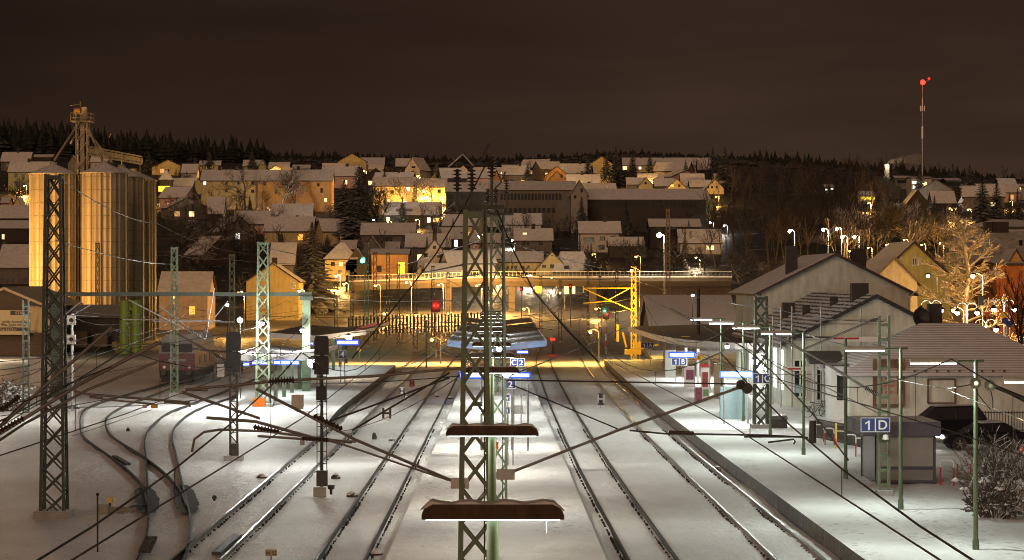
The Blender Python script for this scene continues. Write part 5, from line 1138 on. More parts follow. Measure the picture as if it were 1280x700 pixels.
def bush(seed, h, w, n, name, label, loc, mat, cat='bush', r=.014, blobs=0, snow=1.0):
    q = random.Random(seed); global MAXD; MAXD = 2; out = []
    for i in range(n):
        a = q.uniform(0,6.28); ti = q.uniform(.1,1.0); d = V(math.cos(a)*ti,math.sin(a)*ti,1).normalized(); p = V(math.cos(a)*w*.25*q.random(),math.sin(a)*w*.25*q.random(),-.1)
        limbs(q, p, d, h*.62*q.uniform(.6,1.1), r, 0, out, .9, .1)
    lo = Vector(loc); t = thing(name, label, cat, lo); segs_mesh([(lo+a,lo+b,max(ra,r*.6),max(rb,r*.5),d) for a,b,ra,rb,d in out], 3).build('twig_foliage', mat, t)
    m = MB(); tips = [b for a,b,ra,rb,d in out if d > 0 and b.z < h*snow]
    for b in q.sample(tips, min(len(tips), int(blobs))):
        c = lo+b; k = q.choice((.05,.07,.09,.13,.20))*h/2.2; st = [(k*q.uniform(.7,1.2)*math.cos(x*math.tau/6), k*q.uniform(.7,1.2)*math.sin(x*math.tau/6)) for x in range(6)]
        m.add([c+V(x,y,q.uniform(-.2,.1)*k) for x, y in st]+[c+V(0,0,k*.75),c-V(0,0,k*.35)], [(x,(x+1)%6,6) for x in range(6)]+[((x+1)%6,x,7) for x in range(6)], True)
    if blobs: m.build('snow_clumps', upsnow('clump_snow', (.7,.7,.7), .1), t)
    return t
SP = [spruce(3, r=2.7), spruce(5, r=2.1), spruce(9, r=3.3)]
BT = [bare(21, spread=.9, depth=4), bare(22, spread=1.05, up=.8, depth=4), bare(27, spread=1.1, up=.35, depth=4)]
for o in SP+BT: o.location = (0, -60, -300); LABELS.pop('T', None)
USED = set()
def tree(kind, px, by, ty, label, group=None, i=0, Y=None, wide=1.0, yb=None):
    Y = Y or TY(px, by); z0 = ZA(by, Y) if yb is None else yb; h = (by-ty)*Y/F; src = (SP if kind == 's' else BT)[i % 3]; sc = h/(12.2 if kind == 's' else 10.0)
    loc = (XA(px,Y), Y, z0); rz = rnd.uniform(0,6.28)
    if src.name not in USED:
        USED.add(src.name); src.location = loc; src.rotation_euler = (0,0,rz); src.scale = (sc*wide,sc*wide,sc); src['label'] = label; LABELS.setdefault(label,[]).append(src.name)
        if group: src['group'] = group
        return src
    return dup(src, loc, rz, (sc*wide,sc*wide,sc), label, group)
for a in (('s',390,388,274,'tall broad spruce with light snow beside the half-timbered house',None,2,466,1.35), ('s',430,304,222,'snow-dotted dark spruce at the left of the dense clump on the slope',None,0,None,1.9), ('s',449,302,205,'tallest dark spruce in the clump left of the long yellow school',None,1,None,2.3), ('s',439,310,238,'front spruce of the dark clump above the snowy garage roofs',None,2,None,1.6),
          ('s',352,318,288,'small spruce with orange light behind it above the yellow gabled house',None,0,None,1.5), ('s',518,258,225,'slim dark spruce standing against the long yellow facade',None,1,None,1.0), ('s',660,243,202,'big bushy snow-touched conifer above the long school roof',None,2,None,1.35), ('s',697,270,227,'slim spruce left of its twin before the school gable',None,1,None,1.0), ('s',704,272,229,'slim spruce right of its twin before the school gable',None,1,None,1.0),
          ('s',661,275,236,'lone thin spruce before the school window band',None,1,None,.8), ('s',757,276,234,'spruce in front of the long low roof, lit from below',None,0,None,.9), ('s',727,292,244,'snow-lit spruce at the corner of the school gable',None,0,None,1.1), ('s',783,294,250,'dark spruce right of the white house with the dormer windows',None,2,None,.9), ('s',600,268,226,'dark slender conifer left of the school building',None,1,None,.9), ('s',618,274,228,'dark slender conifer beside the mast insulators',None,1,None,.9),
          ('s',735,345,306,'small dark spruce left of the three before the bridge railing',None,0,None,1.0), ('s',746,342,311,'small dark spruce between the other two before the bridge railing',None,0,None,1.0), ('s',755,342,314,'small dark spruce nearest the bridge lamp of the three',None,1,None,1.0),
          ('s',770,232,181,'dark ridge conifer left above the long pale terrace roof',None,2), ('s',791,228,184,'dark ridge conifer behind the long pale terrace roof',None,0), ('s',812,226,187,'dark ridge conifer with a pointed top above the terrace skylights',None,0), ('s',758,236,188,'dark ridge conifer at the left end of the terrace',None,2), ('s',891,232,183,'tall ridge conifer at the right end of the pale terrace',None,0,None,1.1), ('s',906,236,181,'tallest ridge conifer right of the pale terrace',None,2,None,1.1), ('s',735,238,190,'dark conifer on the ridge left of the terrace and its neighbours',None,2),
          ('s',315,215,184,'frosted pale spruce on the skyline above the yellow-gabled house',None,0,None,1.3), ('s',262,214,185,'faint spruce on the skyline above the white house',None,0,None,1.2), ('s',244,222,195,'dark spruce behind the small white house',None,2,None,1.1), ('s',186,215,188,'dark spruce peeping over the last silo roof',None,2,None,1.2), ('s',243,266,224,'small spruce with white snow by the dark apartment gable',None,1,None,1.0),
          ('s',1191,244,203,'dark spruce on the skyline right of the red-lit mast',None,2,None,1.2), ('s',1212,250,205,'broad dark spruce on the skyline over the right villas',None,2,None,1.4), ('s',1228,300,218,'tall black spruce over the green mansard roof',None,2,None,1.2), ('s',1246,296,222,'tall black spruce between the right villas',None,0,None,1.2), ('s',1272,278,234,'dark spruce in front of the lit villa at the right edge',None,1,None,1.2), ('s',1262,285,240,'narrow dark spruce just left of the right edge',None,1,None,1.2), ('s',1168,300,243,'black bushy conifer below the flat-roofed clinic',None,2,None,1.0), ('s',1150,250,205,'dark spruce just left of the red-lit mast',None,0,None,1.2), ('s',1085,246,200,'dark spruce near the smoking chimney',None,0,None,1.2),
          ('s',1157,322,254,'orange-lit spruce standing among the glowing trees',None,0,None,.9)):
    tree(*a)
for a in (('b',306,268,206,'snowy branched tree in front of the pale yellow apartment wall',None,2,None,1.2), ('b',352,272,208,'bare round tree in front of the middle of the apartment block',None,0,None,1.2), ('b',372,270,212,'thin bare tree between apartment wall and orange end wall',None,1,None,1.0), ('b',488,282,226,'bare tree left before the long yellow school',None,1,None,1.0), ('b',505,262,222,'bare tree before the middle of the long yellow school',None,0,None,1.2), ('b',540,258,221,'spreading bare tree before the bright right end of the school',None,2,None,1.5),
          ('b',475,310,228,'tall bare tree between the spruces and the lit windows',None,1,None,.8), ('b',545,292,250,'bare tree over the two orange windows',None,0,None,1.4), ('b',822,256,232,'bare round tree above the long low roof',None,0,None,1.5), ('b',864,258,233,'bare bushy tree by the right end of the long low roof',None,2,None,1.4), ('b',650,292,262,'bare tree before the school wall',None,0,None,1.5), ('b',640,240,228,'bare shrub-like tree on the school roof line',None,0,None,1.5),
          ('b',952,372,312,'frosted round tree at the right end of the bridge',None,0,None,1.3), ('b',925,372,318,'bare snowy tree just left of the frosted round one',None,2,None,1.2), ('b',845,342,300,'tangle of a bare tree right of the bridge lamp',None,2,None,1.6), ('b',880,345,306,'bare snowy tree below the house with the lit window',None,0,None,1.5), ('b',800,345,298,'thin bare tree left under the bridge lamp',None,1,None,1.2), ('b',270,330,262,'wide bare tree on the dark slope right of the silos',None,0,None,1.3), ('b',225,345,275,'bare tree on the dark slope next to the last silo',None,2,None,1.3), ('b',320,316,262,'bare tree over the orange-lit small spruce',None,1,None,1.1),
          ('b',1090,322,256,'glowing orange bare tree left in the lit row',None,0,None,1.2), ('b',1112,322,250,'glowing orange bare tree second in the lit row',None,1,None,1.2), ('b',1135,322,246,'glowing orange bare tree above the green gable',None,0,None,1.2), ('b',1066,322,268,'glowing brown bare tree behind the station chimneys',None,2,None,1.2), ('b',1182,330,262,'bare tree lit gold behind the big snow tree',None,1,None,1.2), ('b',20,262,220,'bare tree in front of the top left houses',None,0,None,1.2), ('b',40,262,226,'bare tree by the silo edge before the green-yellow house',None,2,None,1.2)):
    tree(*a)
q_ = random.Random(123)
for i in range(58):
    px = q_.uniform(195,930); by = q_.uniform(226,338); h_ = q_.uniform(15,34)*(1 if by < 280 else 1.25)
    tree('s', px, by, by-h_, 'dark spruce standing between the houses of the slope, one of many alike', 'dark spruces between the hillside houses', q_.randrange(3), None, q_.uniform(.9,1.35))
def zland(x, y): return PZ if (x > 22 and y < 395) else T(x, y)
# the big golden tree, snow lying on every limb
M_GOLDB = upsnow('pale_bark_snow', (.22,.18,.13), -.25, .4, 2.2, 1)
def gold_tree(h=13.6):
    q = random.Random(8); t = thing('snow_covered_tree', 'large snow-covered bare tree lit golden beside the town street', 'tree', (0,0,0)); tp = [V(0,0,-.5)]; n = 14
    for i in range(1, n+1): tp.append(V(.25*math.sin(i*.9), .2*math.cos(i*.7), h*i/n))
    MB().tube(tp, .42, 9, .10).build('trunk', M_GOLDB, t); M1, M2 = MB(), MB()
    def arc(p, a, l, el, r, droop, n=5):
        pts = [p]; e = el
        for k in range(n): e -= droop/n*(1 if k < 2 else -.9); a += q.uniform(-.42,.42); pts.append(pts[-1]+V(math.cos(a)*math.cos(e),math.sin(a)*math.cos(e),math.sin(e))*l/n)
        return pts
    for i in range(34):
        z = 2.0+(h-2.6)*(i/34)**.85; f = (z-2)/(h-2); p = tp[min(n, int(z/h*n))].copy(); p.z = z; a = i*2.4+q.uniform(-.3,.3); l = (4.3*(1-f)**.75+1.1)*q.uniform(.75,1.1)
        lp = arc(p, a, l, .25+.55*f+q.uniform(-.2,.25), .1, q.uniform(.1,.7)); M1.tube(lp, .145*(1-f*.4), 5, .05, False)
        for s in range(9):
            u = q.uniform(.25,1)*5; k = min(4, int(u)); b = lp[k]+(lp[k+1]-lp[k])*(u-k); sp_ = arc(b, a+q.choice((-1,1))*q.uniform(.4,1.1), l*q.uniform(.22,.42), q.uniform(.0,.9), .05, q.uniform(-.2,.6), 4); M2.tube(sp_, .06, 4, .03, False)
            for w_ in range(7): k = q.choice((1,2,3)); M2.tube(arc(sp_[k], a+q.uniform(-1.5,1.5), l*q.uniform(.08,.2)+.25, q.uniform(-.1,1.1), .03, .2, 2), .034, 3, .02, False)
    M1.build('limb_lattice', M_GOLDB, t); M2.build('crown', M_GOLDB, t); return t
bt = gold_tree(); Y = 240; bt.location = (XA(1208,Y),Y,PZ); LABELS.pop('T',None)
bt2 = bare(41, 9.5, .75, .9, M_BARK, M_TWIG, 4, .16, 'bare_tree', .012); Y = 180; bt2.location = (XA(1275,Y),Y,PZ); bt2['label'] = 'bare reddish tree with many fine twigs before the orange wall at the right edge'; LABELS.pop('T',None); LABELS[bt2['label']] = [bt2.name]
# bushes by the track
b_ = F*8.15/(645-CY); bush(51, 2.6, 3.0, 46, 'snowy_bush', 'bare bush loaded with snow at the lower right edge of the platform', (XA(1272,b_+1),b_+1,PZ), upsnow('crusted_twig', (.07,.055,.04), .2, .4, 3, 1), blobs=85, snow=.5)
bush(52, 1.2, 2.0, 46, 'snowy_bush', 'low snow-crusted shrub at the foot of the bare bush', (XA(1243,b_-1),b_-1,PZ), upsnow('crusted_twig', (.07,.055,.04), -.1, .5, 3, 1), r=.03, blobs=130)
Y = gY(513); bush(53, 1.9, 2.2, 40, 'snowy_bush', 'round snow-crusted bush at the left edge of the yard', (XA(8,Y),Y,0), upsnow('crusted_twig', (.07,.055,.04), -.1, .5, 3, 1), r=.028, blobs=520)
Y = gY(440); bush(54, 1.2, 2.6, 22, 'weed_clump', 'yellowish dry weeds in the snow before the green tanks', (XA(150,Y),Y,0), paint('dry_weeds', (.42,.33,.12), .3), r=.03)
# woods that read as one mass
def lowspruce(m, q, x, y, z, h, r):
    L0 = 6
    for i in range(L0):
        f = i/L0; zb = z+h*(.08+.8*f); rr = r*(1-f)*q.uniform(.8,1.15)+.25; n = 7; a0 = q.random()*6
        ring = [V(x+rr*(.6 if k%2 else 1.1)*math.cos(a0+k*math.tau/n), y+rr*math.sin(a0+k*math.tau/n), zb-h*.03*q.random()) for k in range(n)]
        m.add(ring+[V(x,y,zb+h*.30)], [(k,(k+1)%n,n) for k in range(n)])
TOP = [(-80,156),(0,157),(60,160),(100,164),(150,170),(200,177),(300,186),(450,190),(520,193),(600,194),(700,191),(740,189),(780,187),(850,192),(900,192),(960,188),(1000,190),(1040,197),(1100,203),(1180,207),(1230,213),(1290,220)]
q = random.Random(5); m = MB()
for Y in (1410, 1455, 1500, 1545, 1590):
    px = -60
    while px < 1345:
        x = XA(px,Y); z = T(x,Y); top = ZA(lerp(TOP,px)+q.uniform(-3,9)+(1590-Y)*.04,Y); h = max(5, (top-z)*q.uniform(.8,1.05)); lowspruce(m, q, x, Y+q.uniform(-15,15), z, h, q.uniform(3.5,6.8)); px += q.uniform(3,6)
m.build('forest', M_FOREST, at=(0,0,0)); tag(bpy.data.objects['forest'], 'dark spruce forest along the whole skyline ridge', 'forest', None, 'stuff')
m = MB()
for Y in (1120, 1190, 1260, 1330):
    px = -60
    while px < 225+(Y-1120)*.5: x = XA(px,Y); z = T(x,Y); lowspruce(m, q, x, Y+q.uniform(-20,20), z, q.uniform(8,14), q.uniform(3.2,5.6)); px += q.uniform(4,8)
m.build('forest', M_FOREST, at=(0,0,0)); tag(bpy.data.objects['forest.001'], 'dark forest slope behind the silo tower on the left', 'forest', None, 'stuff')
# bare wood on the right-hand slope
m = MB(); MAXD = 2
for i in range(150):
    px = q.uniform(885,1120); by = q.uniform(228,335); 
    if px > 1040 and by > 300: continue
    Y = TY(px,by); x = XA(px,Y); z = T(x,Y); out = []; limbs(q, V(0,0,0), V(0,0,1), q.uniform(4.5,7), .14, 0, out, .8, .8)
    for a,b,ra,rb,dp in out: m.tube([a+V(x,Y,z-.5),b+V(x,Y,z-.5)], max(.045,ra), 3, max(.035,rb), False)
m.build('bare_woods', paint('dark_twigs', (.045,.033,.024), .4, .9, 0, 2, 0), at=(0,0,0)); tag(bpy.data.objects['bare_woods'], 'dark leafless wood on the slope behind the station roof', 'wood', None, 'stuff')
m = MB(); MAXD = 2
for xa_, xb_, ya_, yb_, n in ((195,330,262,346,50),(330,600,258,345,46),(600,900,262,345,40),(0,1280,214,240,70)):
    for i in range(n):
        px = q.uniform(xa_,xb_); by = q.uniform(ya_,yb_); Y = TY(px,by); x = XA(px,Y); z = T(x,Y); out = []; limbs(q, V(0,0,0), V(0,0,1), q.uniform(2.2,4.2), .10, 0, out, 1.0, .6)
        for a,b,ra,rb,dp in out: m.tube([a+V(x,Y,z-.4),b+V(x,Y,z-.4)], max(.05,ra), 3, max(.04,rb), False)
m.build('garden_woods', paint('dark_twigs', (.045,.033,.024), .4, .9, 0, 2, 0), at=(0,0,0)); tag(bpy.data.objects['garden_woods'], 'small bare garden trees scattered over the whole hillside', 'trees', None, 'stuff')
m = MB()
for i in range(95):
    px = q.uniform(1045,1195); by = q.uniform(285,326); Y = TY(px,by); x = XA(px,Y); z = T(x,Y); out = []; limbs(q, V(0,0,0), V(0,0,1), q.uniform(3.2,5.4), .12, 0, out, 1.0, .6)
    for a,b,ra,rb,dp in out: m.tube([a+V(x,Y,z-.4),b+V(x,Y,z-.4)], max(.07,ra), 3, max(.055,rb), False)
m.build('snowy_woods', upsnow('snowy_twig_orange', (.10,.075,.05), .0, .4, 3, .9), at=(0,0,0)); tag(bpy.data.objects['snowy_woods'], 'snow-dusted wood glowing orange over the street lamps on the right slope', 'trees', None, 'stuff')
# brushwood and garden shrubs between the houses
m = MB(); MAXD = 1
for i in range(520):
    px = q.uniform(-20,1300); by = q.uniform(214,372); Y = TY(px,by); x = XA(px,Y); z = T(x,Y); h = q.uniform(1.5,4.5)
    for k in range(11):
        a = q.uniform(0,6.28); ti = q.uniform(.1,.9); d = V(math.cos(a)*ti,math.sin(a)*ti,1).normalized(); s = d.orthogonal().normalized()*q.uniform(.06,.14); p = V(x+q.uniform(-1,1),Y+q.uniform(-1,1),z-.2); e_ = p+d*h*q.uniform(.6,1.1)
        m.add([p-s,p+s,e_], [(0,1,2)])
        for j in range(3): f = q.uniform(.3,.9); b = p+(e_-p)*f; e2 = b+V(q.uniform(-1,1),q.uniform(-1,1),q.uniform(.1,.9))*h*.3; m.add([b-s*.5,b+s*.5,e2], [(0,1,2)])
m.build('undergrowth', M_TWIG, at=(0,0,0)); tag(bpy.data.objects['undergrowth'], 'snow-dusted bare shrubs all over the hillside gardens', 'shrubs', None, 'stuff')
# ---------------------------------------------------------------- hillside houses, placed from what shows of each
def hs(label, ori, x0, x1, yr, ye, yb, wall, wins=(), d=9, chim=(), Y=None, roof=None, yaw=0, hip=0, dorm=(), oh=.35, name='house', cat='house', det=False):
    Y = Y or TY((x0+x1)/2, yb); s = Y/F; w = (x1-x0)*s-2*oh; hw = max(1.2, (yb-ye)*s); hr = max(.5, (ye-yr)*s); cx = (x0+x1)/2; X = XA(cx,Y)
    W = [((px-cx)*s, (yb-py)*s-hpx*s/2, wpx*s, hpx*s, mt) for px, py, wpx, hpx, mt in wins]
    return house(label, X, Y, ZA(yb,Y), w, d, hw, hr, ori, R(yaw), wall, roof, W, [((c-cx)*s, (d*.5 if ori == 'S' else 2.5)+.01, .9, 1.3) for c in chim], oh, name, cat, None, 4.0, hip, det, [((a-cx)*s, b*s, c*s, 1.2) for a, b, c in dorm])
D = M_GLASSD
HS = [
 ('long snowy-roofed house with two roof windows, highest at the left edge','S',0,38,190,202,214,WG,[(10,207,4,4,D),(25,207,4,4,D)],10,(20,)),
 ('dark flat-fronted house peeping out beside the top left long roof','S',40,66,193,197,210,WD,[(52,204,6,4,D)],9),
 ('yellow-green house with three dark windows below the long roof by the silo','S',9,64,202,215,238,WGN,[(20,219,5,5,D),(29,221,4,7,D),(20,229,5,5,D),(29,230,4,5,D)],10,(33,)),
 ('small bright orange-lit gable under the yellow-green house','G',15,28,247,257,264,WY,[],8), ('low orange-lit roof at the left edge','S',0,12,247,254,262,WO,[],7),
 ('wide grey-roofed house at the left edge above the big shed roof','S',-6,38,257,273,290,WD,[(16,282,4,5,W_WARM),(30,280,6,5,D)],10), ('low dark building with a lit doorway below the grey-roofed house','S',-4,38,276,286,302,WD,[(4,296,3,6,W_WARM)],9),
 ('big plain snow roof left of the silo over a low works hall','S',-6,39,306,335,356,WG,[(10,350,14,5,D),(28,350,12,5,D)],16), ('gable end showing just behind the silo tower','G',84,98,195,205,214,WG,[(93,207,3,4,D)],8), ('pale lit house roof right behind the silo tower','S',112,135,195,203,212,WW,[(120,207,3,3,D)],8),
 ('small tower-like house with a steep hipped roof right of the silos','S',198,215,210,223,246,WD,[(205,236,14,7,W_YEL),(203,245,4,3,W_WARM)],6,(),None,None,0,2.4), ('small white house with two dark windows','S',226,247,205,216,232,WW,[(228,221,4,6,D),(237,221,4,6,D)],8),
 ('far pale-roofed house with a lit eave above the apartment block','S',248,276,201,207,214,WY,[(262,210,8,3,W_WARM)],8), ('far house with bright snow roof and lime gable','S',303,326,200,208,214,WGN,[(330,208,3,3,D)],8), ('lime-lit gable beside the bright snow roof','G',322,334,200,209,216,WGN,[(328,206,2.5,2.5,D)],8), ('far low snow-roofed house left of the dark spruces','S',335,362,203,211,217,WD,[],8), ('far snow-roofed cottage with a dark porch','S',365,388,206,211,217,WG,[(372,213,3,2,D)],8), ('far cottage with a bright snowy slope beside the dark spruce tops','S',402,431,204,213,219,WY,[(425,214,3,3,W_WARM)],8),
 ('long pale yellow apartment block with dark windows, its left half','S',250,321,212,226,262,WY,[(283,229,3,4,D),(283,238,3,4,D),(316,229,4,4,D),(256,229,3,4,W_WHITE),(298,229,3,4,D),(298,239,3,4,D),(316,239,4,4,D)],12,(272,293)), ('right half of the long apartment block with orange end wall','S',321,416,212,226,264,WO,[(331,230,4,4,D),(356,230,9,3,D),(402,238,3,6,D),(407,250,3,4,W_WARM),(398,231,3,4,D),(345,240,3,4,D)],12,(371,)),
 ('plain barn roof in front of the pale yellow apartment wall','S',258,280,246,267,276,WD,[],10), ('slanting snow roof on the dark slope under the silo side','G',252,300,296,318,330,WD,[],12,(),None,None,28), ('wide barn roof below the apartment block by the spruce clump','S',338,391,255,271,280,WD,[(345,276,4,3,D)],10), ('snow roof with two skylights over the orange-lit spruce','S',345,404,275,291,301,WD,[],10,(370,)), ('large grey snow roof directly left of the tall spruce','S',336,369,304,331,352,WG,[],12),
 ('half-timbered house with an orange-lit front right of the tall spruce','S',404,448,303,322,352,WY,[(416,330,5,5,D),(425,341,5,6,D),(435,341,5,6,D),(426,330,4,5,W_WARM)],9,(),None,None,0,3.2), ('long roof with roof windows above the white gabled house','S',450,520,279,294,318,WG,[(505,299,5,5,D),(486,300,9,8,D),(470,300,9,8,D)],10), ('dark gabled house left of the turquoise mast lamp','G',430,461,311,331,352,WD,[(445,338,4,4,D)],10,(439,)), ('pale gable with dark verge behind the turquoise mast','G',447,481,296,316,340,WG,[(468,321,4,4,D)],10), ('low flat snow roof between spruce and gables','S',424,446,301,312,322,WD,[],8), ('low garage roof right of the pale gable','S',481,500,303,312,322,WD,[],8),
 ('orange-lit workshop with a yellow lit panel behind the dark masts','S',462,512,312,318,350,WO,[(502,335,8,14,W_YEL),(474,336,6,8,D)],10), ('white gabled house with three windows and dark verges','G',520,566,300,327,348,WW,[(532,319,5,5,D),(543,309,4,4,D),(549,320,5,4,D)],11,(543,)), ('roof with one skylight and a tall lit window beside the mast','S',548,584,285,299,318,WD,[(570,304,4,9,W_WHITE),(577,291,3,1.5,D)],10), ('low snowy roof left of the white gable','S',505,536,304,315,330,WD,[],9), ('small pale gable with snowy side roof before the bridge','G',514,538,332,346,356,WY,[(528,338,2.5,4,D)],9), ('wide low snow roof at the bridge foot','S',530,577,330,346,356,WG,[],9), ('low grey roof right of the white gable','S',562,600,327,336,350,WD,[],9),
 ('snow-roofed house with three lit windows under the long school','S',478,552,253,269,282,WD,[(485,274,4,5,W_WARM),(546,275,9,5,W_ORNG),(560,275,4,4,W_WARM),(536,275,4,6,W_WHITE)],11,(),None,None,0,0,((505,20,4),)), ('hipped roof house right above the orange windows','G',556,572,252,264,276,WD,[],9),
 ('long yellow-lit school, left wing behind bare trees','S',465,520,221,233,258,WY,[(478,240,4,4,D),(490,240,4,4,D),(510,236,4,5,W_WHITE),(502,251,6,4,W_ORNG),(486,251,4,4,W_WARM)],12), ('brightest right wing of the long yellow-lit school','S',520,559,223,234,256,WY,[(530,239,4,4,W_WHITE),(541,246,4,5,W_WARM),(549,239,4,4,D),(527,248,4,4,W_WHITE)],12),
 ('far house with long snowy slope above the school','S',450,481,197,206,214,WG,[(471,208,3,2,D)],9), ('smaller roof tucked in front of the far long slope','S',460,480,206,212,221,WG,[(476,214,3,3,D)],8), ('far house with big white gable and balcony lights','G',504,527,197,212,224,WW,[(517,209,5,2.5,D),(516,215,4,3,D)],10,(),None,None,-22), ('far wide dark roof left of the white gable','S',494,516,198,208,218,WD,[],8),
 ('pink-lit gabled house left behind the mast insulators','G',566,592,207,219,229,WP,[(576,216,3,3,D),(585,222,6,3,D)],9), ('snow roof behind the mast insulators','S',588,610,209,218,228,WO,[],9), ('orange-lit house beside the bright street lamp over the school','G',604,626,209,222,228,WO,[],9), ('snow roof with lit dormer over the school','S',612,634,209,218,227,WP,[(615,215,2.5,3,W_WHITE),(628,217,4,3,W_WARM)],9), ('small pink gable over the middle of the school roof','G',634,650,213,221,227,WP,[],8), ('cream gable crossing a long snow roof over the school','G',634,652,205,213,222,WY,[(641,210,3,2,D)],9), ('long snow roof behind the cream gable','S',627,657,206,212,220,WG,[],9),
 ('long school building with two window bands and bare gable on the right','S',610,721,226,238,290,WG,[(627+i*4.3,246,3.2,8,D) for i in range(18)]+[(632+i*6,263,4,6,D) for i in range(11)],14), ('tall right gable of the long school building','G',712,736,226,243,292,plaster('gable',(.24,.21,.18)),[(719,246,3,4,D),(727,238,3,5,D),(727,256,3,7,D)],13), ('left annex of the school with a low snow roof','S',556,608,228,240,270,WD,[(563,246,7,6,D),(580,246,7,6,D)],12),
 ('long low building with a dark window strip under a wide snow roof','S',727,884,236,250,290,WD,[(734+i*5.2,256,3.6,6,D) for i in range(27)],13), ('pale green gable ending the long low building','G',872,892,235,252,275,WGN,[],12), ('pale flat-roofed hall left of the long low roof','S',724,771,229,237,246,WGN,[],10),
 ('house with a pale snow roof and small orange gable','S',708,751,218,232,240,WO,[(736,228,3,2,D)],9,(728,)), ('small orange gable in front of the pale snow roof','G',727,745,224,232,238,WO,[],5), ('orange-brown gable left of the pale roof','G',682,711,214,227,234,WO,[(702,220,3,4,D)],9), ('dark-verged gable behind the orange-brown one','G',680,712,208,220,230,WO,[],10), ('far snow roof above the dark-verged gable','S',676,716,207,212,220,WG,[],9), ('far snow roof with a small gable left of the trees','S',712,746,210,217,224,WG,[(736,214,3,3,D)],9),
 ('long pale terrace roof on the ridge with many skylights','S',778,889,197,207,215,WY,[(781,210,5,4,W_WARM),(800,210,3,3,W_WHITE),(852,211,3,3,W_WHITE),(831,212,3,2,W_WARM)],11,(802,830,877)), ('snow roof beside the right end of the terrace','S',872,890,198,212,220,WD,[(875,214,5,2,D)],9), ('dark-roofed cottage with a lit ground floor below the terrace','G',764,800,213,222,231,WD,[(774,227,5,4,W_WARM)],9),
 ('snow house with a dark-windowed gable in the middle row','G',797,818,222,232,240,WY,[(807,229,3,3,D)],9), ('wide roof leading to the dark-windowed gable','S',783,806,222,231,240,WG,[],9), ('pale snow roof behind the middle row','S',797,830,217,227,236,WW,[(821,224,5,4,D)],9), ('cream half-hipped gable with two round windows','G',832,860,224,236,242,WY,[(840,232,4,3,W_ORNG),(849,232,3,3,D)],9), ('snow roof falling left from the cream gable','S',818,844,223,233,241,WD,[],9), ('brightly snow-lit roof right of the cream gable','S',851,882,217,232,240,WW,[],10), ('white gable with three dark windows at the end of the row','G',881,906,224,236,243,WY,[(885,234,2.5,3,D),(890,234,2.5,3,D),(896,234,2.5,3,D),(890,228,2,2,D)],9), ('snow roof above the white end gable','S',893,908,217,229,236,WG,[],8), ('snow roof in front of the white end gable','S',862,890,225,234,242,WD,[],9),
 ('white two-storey house with three windows right of the big mast','S',626,678,267,281,298,WW,[(630,287,3,5,D),(633.5,287,3,5,D),(637,287,3,5,D)],9,(656,)), ('grey house with one lit skylight below the white two-storey house','S',642,692,286,301,316,WG,[(655,304,4,5,D),(660,304,3,5,D),(676,304,5,5,D),(656,292,5,2.2,W_WARM)],9,(667,)), ('white house with balcony and two skylights beside the garden spruces','S',723,777,277,292,316,WW,[(736,301,14,9,D),(753,298,6,5,D),(766,297,6,4,D),(752,309,8,6,D)],10,(757,)), ('brown-fronted house behind the bright bridge lamp','S',811,877,274,284,312,WD,[(842,290,12,12,D),(824,290,8,8,D)],10), ('house with one warm double window right of the tall flood mast','S',848,904,287,304,318,WW,[(885,309.5,4,5,W_WARM),(890.5,309.5,4,5,W_WARM)],10), ('low flat snow-roofed garage by the bridge lamp','S',760,806,297,308,322,WD,[],8),
 ('inn roof with a row of small windows below the mid slope','S',614,680,315,328,342,WY,[(635,334,3,4,D),(640,334,3,4,D),(645,334,3,4,D),(654,334,3,4,D),(661,334,3,4,D),(618,319,3,3,W_WARM)],10), ('broad half-timbered gable with two windows over the bridge','G',668,712,316,338,344,WY,[(680,333,5,4,D),(690,333,5,5,D)],11), ('long snow roof falling right from the half-timbered gable','S',690,742,314,338,346,WG,[(708,334,6,4,D)],11,(),None,None,0,2.0),
 ('wide roof peeping between the mast legs over the bridge','S',584,626,312,324,346,WG,[(617,320,2,4,W_WARM)],9), ('pinkish roof behind the mast star lamp','S',586,626,292,304,318,WP,[(593,308,3,4,D)],9), ('snow roof above the star lamp behind the mast','S',580,622,272,284,296,WD,[(600,289,3,4,W_WARM)],9),
 ('long flat-roofed clinic with bright balconies on the right skyline','S',1138,1166,221,223,246,WW,[(1147,228,14,3,W_WHITE),(1147,234,12,4,W_WHITE),(1156,230,5,5,W_WARM)],10), ('brown cube-like part of the clinic right of its bright balconies','S',1164,1183,223,225,244,WG,[],10), ('dark-windowed right wing of the clinic','S',1182,1202,223,226,246,WD,[(1192,230,16,5,D)],10), ('low lit wing at the right end of the clinic','S',1200,1220,231,236,246,WY,[(1210,240,10,2,D)],9), ('dark left wing of the clinic by the red-lit mast','S',1118,1139,220,223,236,WG,[(1128,227,14,4,D)],9),
 ('snow-roofed villa below the clinic with one dormer','S',1165,1196,239,254,262,WD,[(1188,262,4,5,W_WARM),(1194,262,3,5,W_WARM)],9), ('villa roof left below the clinic','G',1132,1162,238,254,264,WD,[],9), ('pink gable in the dark trees below the clinic','G',1203,1218,242,252,260,WP,[(1210,251,3,4,D)],8), ('small yellow-lit house deep in the dark wood','S',1074,1096,239,244,252,WY,[(1085,248,18,3,W_YEL)],8), ('snowy villa with a lit balcony at the right edge','S',1258,1300,230,234,250,WW,[(1270,236,12,3,W_WARM)],10), ('big dim roof on the right skyline beside the dark spruces','S',1248,1272,223,232,242,WG,[],9), ('small house with blue-white lights low in the dark wood','S',1030,1043,231,234,240,WD,[(1033,237,3,2,W_WHITE),(1040,236,3,2,W_WHITE)],7),
]
for a in HS: hs(*a)
q = random.Random(77); hn = 0
